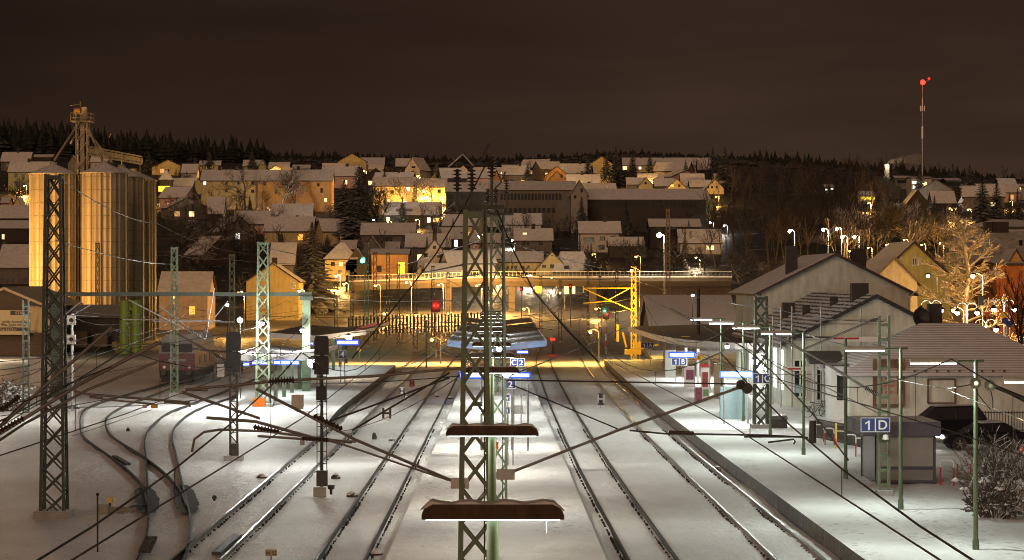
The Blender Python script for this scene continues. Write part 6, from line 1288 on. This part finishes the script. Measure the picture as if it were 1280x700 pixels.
for px, by in [(210,216),(222,240),(345,228),(425,232),(440,214),(470,232),(490,236),(568,236),(598,236),(645,232),(665,218),(690,222),(718,224),(752,218),(838,222),(858,228),(215,262),(235,272),(300,300),(315,290),(360,302),(425,306),(575,300),(1100,246),(1170,250),(1230,262),(1250,250),(535,330),(590,350)]:
    Y = TY(px,by+3); s_ = Y/F; w_ = q.uniform(8,13); wl = q.choice((WG,WW,WY,WD,WY,WP)); hw_ = q.uniform(2.6,4.6); ws = [(q.uniform(-w_*.3,w_*.3), hw_*.3, q.uniform(1.0,1.6), 1.4, q.choice((W_WARM,W_DIM,W_DIM,D,D,W_ORNG,W_WHITE))) for _ in range(2)]
    if abs(ws[0][0]-ws[1][0]) < 1.8: ws = ws[:1]
    house('small snow-roofed house among the trees of the hillside, one of many alike', XA(px,Y), Y, ZA(by+3,Y), w_, 8, hw_, q.uniform(2.4,3.6), q.choice('SSG'), R(q.uniform(-30,30)), wl, None, ws, [(1.5,4.01,.8,1.1)] if hn % 3 == 0 else [], .4, 'house', 'house', 'small houses scattered over the hillside', 4.0); hn += 1
# town buildings near the station, right
hs('lime-yellow gabled house with a shuttered window behind the station','G',1092,1193,304,345,425,plaster('lime',(.50,.47,.17)),[(1143,327,6,9,D),(1147.5,327,4,9,D),(1125,322.5,3,3,D)],16,(),265,None,0,0,(),.5,'house','house',True)
hs('grey gabled outhouse in front of the lime-yellow house','G',1084,1152,324,352,440,plaster('grey2',(.26,.24,.20)),[],14,(1085,),235,None,0,0,(),.4)
hs('large olive mansard-roofed house behind the golden tree','S',1204,1300,290,334,420,plaster('olive',(.36,.34,.24)),[(1276,303.5,4,7,D)],14,(1250,1261,1271),285,upsnow('thin_green_roof',(.24,.23,.16),.75,.2,1.5,.5),0,0,(),.3)
hs('broad snow-roofed hall behind the mansard house at the right edge','S',1222,1330,272,283,300,plaster('white2',(.62,.60,.56)),[(1250,288,8,4,W_WARM)],20,(),330,None,0,4.0,(),.5)
hs('orange-lit shop building at the right edge behind the bare tree','S',1242,1340,327,332,420,plaster('terracotta',(.50,.17,.05)),[],12,(),262,None,0,0,(),.25)
hs('small roof gable over the orange shop front','G',1256,1284,317,334,345,WO,[],5,(),264,None,0,0,(),.3)
hs('ribbed low freight shed between the flood mast and the station hall','S',812,925,372,416,440,WG,[],22,(),296,upsnow('ribbed_shed_roof',(.12,.11,.10),.45,.3,2.0,.8,.2,.6,(9,.3,.3)),0,0,(),.4,'freight_shed','shed')
hs('yellow-lit gabled house beside the portal with a small side window','G',305,376,330,352,402,plaster('lemon',(.62,.50,.20)),[(366.5,357,6,8,D)],12,(342,),450,None,0,0,(),.4,'house','house',True)
hs('long low pale building left of the yellow-lit house','S',196,262,341,367,408,plaster('rose',(.45,.36,.28)),[(215,385,6,9,D),(240,388,7,10,W_ORNG)],12,(),420)
# ---------------------------------------------------------------- silos
def silo(label, px, Y, wpx, ye, ya, X=None):
    X = XA(px,Y) if X is None else X; r = wpx*Y/F/2; ze, za = ZA(ye,Y), ZA(ya,Y); t = thing('grain_silo', label, 'silo', (X,Y,0), 'grain silos')
    m = MB(); n = 56; q = []
    for z in (-.2, ze):
        for k in range(n): a = k*math.tau/n; rr = r-(.07 if k % 2 else 0); q.append(V(X+rr*math.cos(a),Y+rr*math.sin(a),z))
    m.add(q, [(k,(k+1)%n,(k+1)%n+n,k+n) for k in range(n)]+[tuple(range(2*n-1,n-1,-1))]); w_ = m.build('wall', M_SILO, t)
    m = MB()
    for k in range(14): a = k*math.tau/14+.2; m.bar((X+(r+.03)*math.cos(a),Y+(r+.03)*math.sin(a),0),(X+(r+.03)*math.cos(a),Y+(r+.03)*math.sin(a),ze-.1),.13)
    m.build('rib', M_SILO, w_)
    m = MB(); z = 1.6
    while z < ze-.5: m.lathe((X,Y,z), [(r+.012,0),(r+.022,.03),(r+.012,.06)], 28); z += 1.75
    m.build('seam', paint('seam_steel',(.17,.14,.10),.4,.6), w_)
    m = MB(); m.lathe((X,Y,0), [(r+.25,ze-.06),(r+.27,ze+.08),(r*.16,za),(r*.15,za+.35),(.02,za+.36)], 18); rf = m.build('roof', upsnow('silo_roof', (.35,.31,.26), .2, .2, .8), t); rf.data.polygons.foreach_set('use_smooth', [False]*len(rf.data.polygons))
    return t
def silo_mat():
    m, nt, b = newmat('corrugated_silo'); n1 = noise_node(nt, 1, 2, .5, stretch=(.8,.8,.01)); n2 = noise_node(nt, .8, 5, .6, stretch=(1,1,.25))
    r1 = ramp(nt, n1.outputs[0], .40, (.28,.23,.15), .60, (.49,.41,.28)); r2 = ramp(nt, n2.outputs[0], .3, (.6,.6,.6), .7, (1,1,1))
    mu = nt.nodes.new('ShaderNodeMix'); mu.data_type = 'RGBA'; mu.blend_type = 'MULTIPLY'; mu.inputs[0].default_value = .8; L(nt, r1.outputs[0], mu.inputs[6]); L(nt, r2.outputs[0], mu.inputs[7]); L(nt, mu.outputs[2], b.inputs['Base Color'])
    b.inputs['Roughness'].default_value = .6; b.inputs['Metallic'].default_value = .1; bump(nt, b, n2.outputs[0], .15, .05); return m
M_SILO = silo_mat()
silo('leftmost of the golden-lit silos, behind the tallest mast', 67, 348, 58, 218, 206); silo('widest silo right of the elevator tower', 130.5, 348, 57, 217, 204.5)
silo('third silo half hidden behind the widest one', 0, 361, 57, 222, 209, -51.7); silo('last silo at the right end of the row', 0, 373.5, 55, 226, 214, -51.7)
Y = 357; t = thing('elevator_tower', 'grain elevator tower with a railed head platform, orange motor and chutes above the silos', 'tower', (XA(103,Y),Y,0)); x = XA(103,Y)
for dx in (-.75,.75):
    for dy in (-.75,.75): MB().box(x+dx-.09,x+dx+.09,Y+dy-.09,Y+dy+.09,0,ZA(152,Y)).build('leg', M_SILO, t)
m = MB(); z = 14.0
while z < ZA(156,Y):
    for s in (-1,1): m.bar((x-.75,Y+s*.75,z),(x+.75,Y+s*.75,z+2),.09); m.bar((x+s*.75,Y-.75,z+2),(x+s*.75,Y+.75,z),.09)
    z += 2
m.build('lattice', M_SILO, t); MB().box(x-.28,x+.28,Y-.3,Y+.3,0,ZA(138,Y)).build('elevator_shaft', M_SILO, t)
MB().box(x-1.4,x+1.4,Y-1.4,Y+1.4,ZA(153,Y),ZA(152,Y)+.05).build('platform_deck', M_SILO, t); m = MB()
for dx in (-1.4,-.7,0,.7,1.4):
    for dy in (-1.4,1.4): m.bar((x+dx,Y+dy,ZA(153,Y)),(x+dx,Y+dy,ZA(142,Y)),.06)
for z in (142,147.5):
    for dy in (-1.4,1.4): m.bar((x-1.4,Y+dy,ZA(z,Y)),(x+1.4,Y+dy,ZA(z,Y)),.06)
    for dx in (-1.4,1.4): m.bar((x+dx,Y-1.4,ZA(z,Y)),(x+dx,Y+1.4,ZA(z,Y)),.06)
m.build('railing_lattice', M_SILO, t); MB().lathe((x-1.1,Y-.2,ZA(139,Y)), [(.42,0),(.45,.05),(.45,.85),(.42,.9)], 14, (1,0,0)).build('motor', paint('motor_orange', (.55,.28,.08), .2), t)
MB().box(x-.1,x+.6,Y-.4,Y+.4,ZA(146,Y),ZA(134,Y)).build('head_box', M_SILO, t); MB().tube([(x-.3,Y,ZA(140,Y)),(x-.3,Y,ZA(127,Y))],.06,6).build('aerial', M_SILO, t); MB().tube([(x-1.7,Y,ZA(132,Y)),(x-.3,Y,ZA(130,Y))],.05,6).build('aerial', M_SILO, t)
for a, b in (((97,156),(68,200)),((100,158),(88,180)),((108,156),(128,200)),((106,160),(140,203))): MB().tube([P(*a,Y), P(*b,Y-4 if b[0] != 88 else Y)],.17,8).build('chute', M_SILO, t)
for dz in (0, 1.1): MB().bar((x+.8,Y,26.2+dz),(-51.7,Y+25,26.0+dz),.22).build('conveyor_beam', M_SILO, t)
MB().extrude([(x+.8,Y-.5,26.4),(x+.8,Y+.5,26.4),(x+.8,Y+.5,27.1),(x+.8,Y-.5,27.1)], (-51.7-x-.8,26,-.2)).build('conveyor', M_SILO, t)
for f in (.25,.6,.95): MB().bar((x+.8+f*(-52.5-x),Y+26*f,22),(x+.8+f*(-52.5-x),Y+26*f,26.3),.14).build('support', M_SILO, t)
MB().tube([P(136,172,380),P(139,167,380)],.06,5).build('lamp_arm', M_SILO, t)
# sheds and timber yard
Y = 300; t = hs('plank-walled timber barn with snowy roof and a big board at the left edge','G',-50,60,361,383,436,WWOOD,[],26,(),Y,upsnow('barn_roof',(.07,.06,.06),.6,.3,.6,.35),0,0,(),.3,'timber_barn','barn')
for a, b in (((-52,384.5),(5,360.5)),((5,360.5),(62,384.5))): MB().bar(P(*a,Y-.4), P(*b,Y-.4), .14, .30).build('verge_board', paint('pale_timber',(.60,.47,.26),.15), t)
t = thing('advert_board', 'large cream timber market board with black writing fixed before the barn', 'sign', P(10,418,298)); Yb = 298.5; plate(MB(), P(0,403,Yb), 74*Yb/F, 31*Yb/F, .1).build('board', paint('cream_board',(.66,.52,.30),.08,.6), t)
plate(MB(), P(3,411.5,Yb-.08), 66*Yb/F, 4.4*Yb/F, .03).build('dark_band', K, t); plate(MB(), P(25,391,Yb-.08), 24*Yb/F, 5.5*Yb/F, .03).build('dark_band', K, t)
for s, sz, px, py, mt, al in (('große Ausstellung',.40,3,402.3,K,'LEFT'),('Holz, Türen und Par',.36,1,406,K,'LEFT'),('Holzmarkt-Dor',.46,-10,411.7,paint('cream_board',(.66,.52,.30),.08),'LEFT'),('STAR',.46,25,391.2,paint('cream_board',(.66,.52,.30),.08),'CENTER')): text(s, sz, P(px,py,Yb-.12), t, mt, 0, 'lettering', al, .004)
t = thing('tarpaulin', 'hanging tan tarpaulin beside the market board', 'tarpaulin', P(50,415,296)); m = MB(); q = []; n = 12
for j in range(8):
    for i in range(n+1): px = 37+25*i/n; py = 383+33*j/7-(1.2*math.sin(i*1.3+j*.5)*.4 if j else 0); v = P(px,py,296); v.y += .18*math.sin(i*1.1+j*.35)+.1*math.sin(j*.9+i*.4); q.append(v)
m.add(q, [(j*(n+1)+i,j*(n+1)+i+1,(j+1)*(n+1)+i+1,(j+1)*(n+1)+i) for j in range(7) for i in range(n)], True); ob = m.build('cloth', paint('tan_cloth',(.50,.38,.20),.1,.85,0,2), t); sd = ob.modifiers.new('thick','SOLIDIFY'); sd.thickness = .02
hs('long low timber shed with a dark open front behind the tall left mast','S',62,152,384,397,438,WD,[],12,(),312,upsnow('barn_roof',(.07,.06,.06),.6,.3,.6,.35),0,0,(),.3,'timber_shed','shed')
for i,(a,b) in enumerate(((70,402),(93,400),(118,403))): o = MB().box(XA(a,311),XA(a+17,311),310.4,311.4,ZA(434,311),ZA(b+14,311)).build('timber_stack', WWOOD); tag(o, ('low stack of boards under the shed next to the tall mast','middle stack of boards under the shed','right stack of boards under the shed near the green tanks')[i], 'timber stack')
for px, w_, lab in ((156,13,'bright green upright tank left of its darker twin'),(170.5,12,'darker green upright tank right of its twin')):
    Yt = 305; t = thing('upright_tank', lab, 'tank', (XA(px,Yt),Yt,0), 'green tanks'); r = w_*Yt/F/2; MB().lathe((XA(px,Yt),Yt,0), [(r,-.1),(r,ZA(377,Yt)),(r*.9,ZA(375.5,Yt)),(.05,ZA(374.5,Yt))], 20).build('tank_wall', paint('tank_green',(.16,.26,.04),.15,.5,0,1), t); MB().lathe((XA(px,Yt),Yt,ZA(400,Yt)), [(r+.03,0),(r+.03,.12)], 20).build('tank_ring', M_MASTD, t)
def palings(label, pts, h, step, mat, w_=.11, z=None, name='paling_fence'):
    a0 = Vector(pts[0]); t = thing(name, label, 'fence', a0); m = MB()
    for a, b in zip(pts, pts[1:]):
        a, b = Vector(a), Vector(b); n = max(1,int((b-a).length/step))
        for i in range(n): p = a+(b-a)*(i/n); m.box(p.x-w_/2,p.x+w_/2,p.y-.03,p.y+.03,p.z-.3,p.z+h+.12*math.sin(i*2.3))
        for f in (.25,.8): MB().bar(a+V(0,.06,h*f), b+V(0,.06,h*f), .09).build('rail', mat, t)
    m.build('slat', mat, t); return t
palings('pale paling fence beyond the locomotive', [(XA(256,262),262,0),(XA(300,256),256,0)], 1.9, .24, paint('pale_fence',(.42,.38,.30),.3,.8), .15)
palings('dark paling fence with glowing yellow gaps behind the far masts', [(XA(436,405),405,.3),(XA(540,412),412,.6),(XA(625,420),420,.8)], 2.6, .62, M_BLACK, .26)
palings('grey fence in the snow below the left bush beside the mast', [(XA(38,215),215,0),(XA(66,205),205,0)], 2.2, .3, M_STEEL, .2)
# bridge
Y = 470; t = thing('road_bridge', 'long low road bridge crossing the tracks with a snow-lined railing', 'bridge', (XA(680,Y),Y,0)); xa, xb = XA(436,Y), XA(915,Y); zt = ZA(347.5,Y)
m = MB(); q = []; N = 24
def zb(f): return zt-1.0*max(0,.35-f)**1.0*2.2
for i in range(N+1):
    f = i/N; xx = xa+(xb-xa)*f; z = zb(f); q += [V(xx,Y,z),V(xx,Y+9,z),V(xx,Y+9,z-1.0),V(xx,Y+.9,z-1.55),V(xx,Y,z-.6)]
k = 5; m.add(q, [(i*k+j,i*k+(j+1)%k,(i+1)*k+(j+1)%k,(i+1)*k+j) for i in range(N) for j in range(k)]+[tuple(range(k-1,-1,-1)),tuple(range(N*k,N*k+k))]); m.build('deck', upsnow('bridge_concrete',(.105,.085,.065),.5,.2,.6), t)
m = MB()
for i in range(97): f = i/96; xx = xa+(xb-xa)*f; m.bar((xx,Y+.15,zb(f)),(xx,Y+.15,zb(f)+1.15),.06)
for i in range(N): m.bar((xa+(xb-xa)*i/N,Y+.15,zb(i/N)+.4),(xa+(xb-xa)*(i+1)/N,Y+.15,zb((i+1)/N)+.4),.04)
m.build('railing_lattice', M_STEEL, t)
for dz, wd, mt in ((1.18,.12,upsnow('rail_snow',(.4,.4,.4),-.2)),(.62,.05,M_STEEL),(.16,.30,upsnow('rail_snow',(.4,.4,.4),-.2))): MB().tube([(xa+(xb-xa)*i/N,Y+.15,zb(i/N)+dz) for i in range(N+1)], wd/2, 6).build('handrail' if dz > .2 else 'edge_beam', mt, t)
for px in (560,640,742): MB().box(XA(px,Y)-.6,XA(px,Y)+.6,Y+2,Y+7,-.5,zt-1.6).build('pier', paint('pier_concrete',(.12,.10,.085),.3,.8), t)
MB().box(XA(795,Y),xb,Y+1.6,Y+8,-.5,zt-1.6).build('abutment', paint('dark_stone',(.07,.055,.045),.4,.9), t)
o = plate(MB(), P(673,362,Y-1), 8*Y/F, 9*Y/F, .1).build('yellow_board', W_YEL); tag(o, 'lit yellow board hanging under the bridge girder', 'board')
for px, w_, lab in ((708,6,'bright lit gap like a doorway left under the bridge'),(717,4,'bright lit doorway right under the bridge')): o = plate(MB(), P(px,362,Y+12), w_*Y/F, 11*Y/F, .1).build('lit_doorway', W_WARM); tag(o, lab, 'doorway')
o = MB().box(XA(660,462),XA(770,462),462,464,0,1.0).build('low_wall', M_CONC); tag(o, 'low snow-topped wall under the bridge', 'wall')
# tall masts
Y = 900; zb_ = ZA(250,Y); t = thing('radio_mast', 'tall thin radio mast with two red lights at the top on the right hill', 'radio mast', (XA(1153,Y),Y,zb_)); x = XA(1153,Y)
MB().tube([(x,Y,zb_-6),(x,Y,ZA(165,Y))], .42, 8, .30).build('lower_tube', M_STEEL, t); MB().tube([(x,Y,ZA(165,Y)),(x,Y,ZA(104,Y))], .24, 8, .14).build('upper_tube', M_STEEL, t)
for k in range(3): a = k*2.1+.3; MB().cbox((x+.75*math.cos(a),Y+.75*math.sin(a),ZA(139,Y)),.4,.4,1.9).build('antenna_panel', M_WHITE, t)
MB().tube([(x,Y,ZA(158,Y)),(x,Y,ZA(173,Y))], .36, 8).build('pale_band', M_WHITE, t); MB().tube([(x,Y,ZA(122,Y)),(x,Y,ZA(132,Y))], .20, 8).build('pale_band', M_WHITE, t)
MB().ball((x+.1,Y-.2,ZA(103,Y)),.95,8).build('beacon', glow('beacon_red',(1,.025,.015),5), t); MB().ball((x+2.3,Y-.2,ZA(98.5,Y)),.5,8).build('beacon', glow('beacon_red_dim',(1,.04,.02),1.0), t); MB().bar((x,Y,ZA(104,Y)),(x+2.3,Y,ZA(100,Y)),.1).build('beacon_arm', M_STEEL, t)
lamp('POINT', (x,Y-2,ZA(103,Y)), 900, (1,.05,.02), t, .5)
Y = 425; lattice('flood_mast', 'very tall thin lattice flood mast rising above the bridge', XA(835,Y), Y, .8, ZA(261,Y), .75, .5, paint('rusty_mast',(.22,.16,.10),.3), 24, None, .12, cat='mast')
# street lamps
def street_lamp(label, px, py, Y, zb, power, kind='sod', r=.22, two=False, group=None):
    p = P(px,py,Y); t = thing('street_lamp', label, 'street lamp', (p.x,p.y,zb), group); mt, col = {'sod':(G_SOD,SODC),'white':(G_WHITE,(1,.95,.8)),'warm':(G_WARMW,WARMC)}[kind]
    MB().tube([(p.x+.9,p.y,zb),(p.x+.9,p.y,p.z)], .08, 6, .05).build('pole', M_STEEL, t); MB().tube([(p.x+.9,p.y,p.z),(p.x+.5,p.y,p.z+.25),(p.x,p.y,p.z+.22)], .05, 6).build('arm', M_STEEL, t)
    MB().lathe(p, [(.05,.3),(.32,.18),(.34,.12)][::-1], 10).build('lamp_hood', M_DSTEEL, t); MB().ball(p, r, 6).build('bulb', mt, t); lamp('POINT', p+V(0,-.1,-r-.25), power, col, t, r+.1); return t
for a in (('sodium street lamp in front of the long low pale building',210,367,380,0,1500), ('sodium street lamp between the low pale building and the yellow-lit house',298,366,385,0,9000), ('sodium street lamp at the corner of the yellow-lit house',374,363.5,420,.5,7000), ('sodium street lamp on a thin pole under the tall spruce',415,363,430,.6,2600), ('sodium street lamp before the orange-lit workshop',469,357,450,1,2000), ('sodium street lamp at the orange underside of the bridge',508,353,462,1,7000), ('sodium street lamp far right of the bridge foot on the mid slope',795,321,500,4,900)): street_lamp(*a)
street_lamp('brightest white-warm street lamp above the middle of the bridge', 824, 294, 466, 6, 9000, 'warm', .45); street_lamp('star-like warm lamp shining through the big mast', 600, 295, 520, 7, 5200, 'warm', .42)
for px, py, l, pw in ((987,289,'leftmost of the warm lamps behind the station hall',5200),(1029,287,'small warm lamp on a tall pole behind the station ridge',2200),(1046,286,'bright warm lamp right of the station ridge',4200),(1053,296,'double warm lamp left head behind the station chimney',2500),(1068,296,'double warm lamp right head behind the station chimney',2500)): street_lamp(l, px, py, 470, 4, pw, 'warm', .30)
LL = 'small sodium lamp glowing between hillside houses'; GL = 'sodium lamps of the hillside streets'
for px, py, up, pw in ((612,224,0,5200),(700,232,0,2600),(745,226,0,2600),(655,222,0,2200),(350,262,0,5200),(405,252,0,5200),(290,250,0,4200),(480,244,0,4600),(505,252,0,4600),(532,247,0,6500),(550,247,0,5200),(330,246,0,4200),(208,244,0,2600),(320,222,0,2400),(425,220,0,2200),(785,215,0,2600),(845,244,0,2200),(872,238,0,2600),(812,226,0,2400),(12,262,0,2600),(30,232,0,2600),(125,210,0,2400),(262,214,0,2200),(522,220,0,2600),(577,224,0,2200),(1085,254,0,2600),(420,345,0,3200)):
    Y = TY(px,py+9)-11; z = ZA(py,Y); street_lamp(LL, px, py, Y, T(XA(px,Y),Y)-1 if z > T(XA(px,Y),Y) else z-6, pw*3.2, 'warm' if px in (290,330,350) else 'sod', .28, False, GL)
LW = 'small white lamp among snowy garden trees on the hillside'; GW = 'white lamps of the hillside gardens'
for px, py, pw in ((712,265,3800),(724,270,2600),(763,268,2600),(888,278,350),(905,282,250),(640,300,1500),(467,275,1800),(540,258,1500),(583,278,1200),(536,240,2200),(1150,234,3000),(1140,246,1500),(1275,238,2500)):
    Y = TY(px,py+8)-8; street_lamp(LW, px, py, Y, T(XA(px,Y),Y)-1, pw*3, 'white', .25, False, GW)
LO = 'orange lamp under the glowing trees on the right slope'
for px, py in ((1062,314),(1085,310),(1108,306),(1130,300),(1152,306),(1175,304)): Y = TY(px,330)-10; street_lamp(LO, px, py, Y, T(XA(px,Y),Y)-1, 6000, 'sod', .2, False, 'orange lamps under the glowing trees')
for px, py, l in ((548,356,'added sodium lamp in front of the left half of the bridge side'),(596,357,'added sodium lamp in front of the bridge side behind the big mast'),(622,358,'added sodium lamp before the bridge just right of the big mast')): street_lamp(l, px, py, 460, 0, 12000, 'sod', .18)  # lamps added to give the bridge side its orange band
for px, py, pw in ((455,214,2200),(505,224,2600),(590,222,2600),(690,233,2600),(800,243,2200),(830,240,2200),(858,244,1800),(895,246,2200),(395,222,1800),(345,220,1800),(275,218,1800),(235,235,1800),(560,262,2600),(520,275,2600),(485,277,2200),(740,318,1500),(660,345,2600),(690,348,2600),(620,346,2600),(870,322,1500),(430,355,1800),(1190,262,2600),(1210,262,2200),(1262,252,2600)):
    Y = TY(px,py+9)-11; street_lamp(LL, px, py, Y, T(XA(px,Y),Y)-2, pw*1.5, 'sod' if px % 3 else 'warm', .24, False, GL)
street_lamp('white street lamp standing outside the left edge by the snow-crusted bush', -30, 372, 158, 0, 2200, 'white', .2)
# light on the silos, the barn and the golden tree
street_lamp('sodium flood lamp lighting the silos from beyond the left edge', -75, 335, 333, 0, 52000, 'sod', .3); street_lamp('low sodium lamp lighting the barn board from the left', -25, 395, 278, 0, 3000, 'warm', .25)
lamp('SPOT', (-57.2, 318, 3.5), 7000, (1,.66,.2), None, .4, None, (R(105),0,R(-14)), R(80), .6, 'added_silo_spot')  # unseen spot added to brighten the silo fronts
street_lamp('lamp at the foot of the golden tree', 1192, 388, 226, PZ, 4000, 'sod', .2); street_lamp('sodium lamp beside the golden tree trunk', 1216, 345, 228, PZ, 3600, 'sod', .2); street_lamp('sodium lamp lighting the orange shop wall', 1296, 352, 236, PZ, 3500, 'sod', .2); street_lamp('sodium lamp high in front of the lime-yellow house', 1160, 345, 248, PZ, 50, 'warm', .15)
# sodium light over the end of the platforms
street_lamp('tall sodium lamp on the yellow mast at the platform end', 789, 338, 270, 0, 500, 'sod', .12)
for px_ in (462, 520, 580, 640, 700, 752): lamp('SPOT', (XA(px_,266), 266, 6.6), 4200, SODC, None, .15, None, (0,0,0), R(118), .35, 'added_crossing_spot')  # row of unseen spots added to throw a narrow orange band
lamp('POINT', (14.9,271,6.2), 2600, (1,.6,.08), None, .2); street_lamp('added sodium lamp at the crossing between the tracks', 640, 418, 266, 0, 150, 'sod', .16); street_lamp('added sodium lamp at the crossing by the round yellow sign', 540, 425, 266, 0, 150, 'sod', .16); street_lamp('added sodium lamp over the crossing near the yellow machine', 738, 415, 266, 0, 150, 'sod', .16)  # bare point added to light the mast, crossing lamps added for the band
for px, py, Y, pw in ((560,392,440,3200),(480,392,436,3200),(520,394,432,2200),(700,366,475,60),(655,386,450,2200),(745,386,452,2200),(610,378,432,700)): street_lamp('sodium lamp low behind the fence with the glowing gaps' if px < 640 else 'added sodium lamp at the bridge', px, py, Y, 0, pw, 'sod', .2, False, 'low sodium lamps by the bridge')  # those at the bridge are added to light the space below it
# track machine and bracket at the platform end, sodium glow painted in as yellow
t = thing('track_machine', 'yellow-lit switch machine on the yellow mast foot at the platform end', 'machine', P(792,446,268)); p = P(790,446,268); MB().cbox(p+V(.1,0,.25),1.7,.9,.55).build('body', M_YEL, t); MB().cbox(p+V(.5,0,.82),.8,.7,.75).build('cabin', M_YEL, t); MB().bar(p+V(-.6,-.3,1.0),p+V(-1.0,-.3,2.6),.2).build('boom', M_YEL, t); MB().bar(p+V(.9,-.3,.9),p+V(2.8,-.3,1.3),.16).build('boom', M_YEL, t); MB().cbox(p+V(-1.5,-.1,1.6),.25,.25,1.8).build('post', M_YEL, t)
t = thing('cantilever_bracket', 'yellow-lit triangular bracket reaching left from the yellow mast', 'wire bracket', P(787,361,273)); 
for a, b in (((790,360),(729,360)),((790,388),(730,361)),((786,361),(760,375)),((729,358),(729,366)),((765,376),(729,379))): MB().tube([P(*a,273),P(*b,273)],.06,6).build('bracket_tube', M_YEL, t)
# lanterns with two arched arms
def lantern(label, px, py, Y, pw=220):
    p = P(px,py,Y); t = thing('arched_lantern', label, 'lantern', (p.x,p.y,PZ), 'two-armed lanterns in the town street'); zt_ = p.z
    MB().tube([(p.x,p.y,PZ),(p.x,p.y,zt_+.35)], .06, 8).build('pole', M_WHITE, t)
    for s in (-1,1):
        MB().tube([(p.x+s*(.42-.42*math.cos(a)),p.y,zt_+.35+.42*math.sin(a)) for a in [math.pi*i/10 for i in range(11)]], .035, 6).build('arm', M_WHITE, t); b = MB().lathe((p.x+s*.84,p.y,zt_), [(.34,0),(.28,.12),(.06,.34)], 12).build('lamp_shade', M_DSTEEL, t); MB().ball((p.x+s*.84,p.y,zt_-.06),.2,6).build('bulb', G_WHITE, t)
    lamp('POINT', (p.x,p.y-.35,zt_-.2), pw, (1,.85,.6), t, .3)
for a in (('arched two-armed lantern just above the hip roof chimney',1164,387,215),('arched two-armed lantern before the golden tree trunk',1209,390,215),('arched two-armed lantern low on the right beside the road sign',1232,411,205),('arched two-armed lantern by the traffic lights and the orange wall',1255,386,212)): lantern(*a)
t = thing('traffic_light', 'traffic light hanging on a bent arm by the golden tree', 'traffic light', P(1226,375,215)); m = MB(); MB().cbox(P(1226,382,215),.42,.3,.85).build('signal_head', M_BLACK, t); MB().tube(spline([P(1229,375,215),P(1250,376,215),P(1262,386,215),P(1262,424,215)],.5),.06,6).build('arm', M_STEEL, t)
t = thing('road_sign', 'blue round road signs on a post at the right edge', 'road sign', P(1262,420,210)); MB().tube([P(1258,392,210),P(1258,425,210)],.05,6).build('pole', M_STEEL, t)
for px,py,mt in ((1256,401,M_BLUE),(1262,405,M_BLUE),(1255,394,M_YEL)): MB().lathe(P(px,py,209.8), [(.27,-.02),(.27,.02)], 16, (0,1,0)).build('sign_plate', mt, t)
t = thing('road_sign', 'small red and white yield sign among the lanterns', 'road sign', P(1234,394,208)); m = MB(); p = P(1234,394,208); m.extrude([p+V(-.3,0,.25),p+V(.3,0,.25),p+V(0,0,-.3)], V(0,.03,0)); m.build('sign_plate', M_RED, t); MB().tube([p+V(0,.05,.3),p+V(0,.05,-2)],.04,6).build('pole', M_WHITE, t)
# chimney smoke
def smoke(label, px0, py0, px1, py1, Y, r0, r1, dens, col, name):
    a, b = P(px0,py0,Y), P(px1,py1,Y); m = MB(); d = b-a; pts = [a+d*(i/8)+V(0,0,.12*d.length*math.sin(i*.5)*.3) for i in range(9)]; m.tube(pts, r0, 10, r1)
    mt = bpy.data.materials.new('smoke_'+name); mt.use_nodes = True; nt = mt.node_tree; nt.nodes.remove(nt.nodes['Principled BSDF']); v = nt.nodes.new('ShaderNodeVolumePrincipled'); v.inputs['Density'].default_value = dens; v.inputs['Color'].default_value = (*col,1); L(nt, v.outputs[0], nt.nodes['Material Output'].inputs['Volume'])
    o = m.build(name, mt); tag(o, label, 'smoke', None, 'stuff')
smoke('pale smoke plume drifting right from the chimney on the skyline', 1110,203, 1152,198, 1050, .7, 2.6, .10, (.9,.85,.7), 'chimney_smoke'); smoke('faint brownish smoke blowing right from the station hall chimney', 1003,304, 1034,297, 203, .12, .5, .30, (.8,.7,.65), 'roof_smoke')
o = MB().box(XA(1105,1050),XA(1111,1050),1049,1051,ZA(222,1050),ZA(205,1050)).build('chimney_stack', M_CONC); tag(o, 'pale square chimney with drifting smoke on the skyline', 'chimney'); lamp('POINT', P(1112,206,1047), 1500, WARMC, None, .4)

t = thing('signal_lamp', 'small turquoise lamp hung on the green-lit far mast', 'lamp', P(454,328,325)); MB().cbox(P(454,329,325),.5,.3,.8).build('lamp_case', M_DSTEEL, t); MB().ball(P(453,326,324.7),.28,6).build('bulb', glow('turquoise_lamp',(.1,1,.75),9), t); lamp('POINT', P(454,326,323.5), 700, (.15,1,.7), t, .2)
# lettering becomes solid meshes of its own
bpy.context.view_layer.update(); dg_ = bpy.context.evaluated_depsgraph_get()
for o in [o for o in C.objects if o.type == 'FONT']:
    me = bpy.data.meshes.new_from_object(o.evaluated_get(dg_)); nm = o.name; n = bpy.data.objects.new('lettering', me); C.objects.link(n); n.location = o.location; n.rotation_euler = o.rotation_euler; n.parent = o.parent; bpy.data.objects.remove(o)
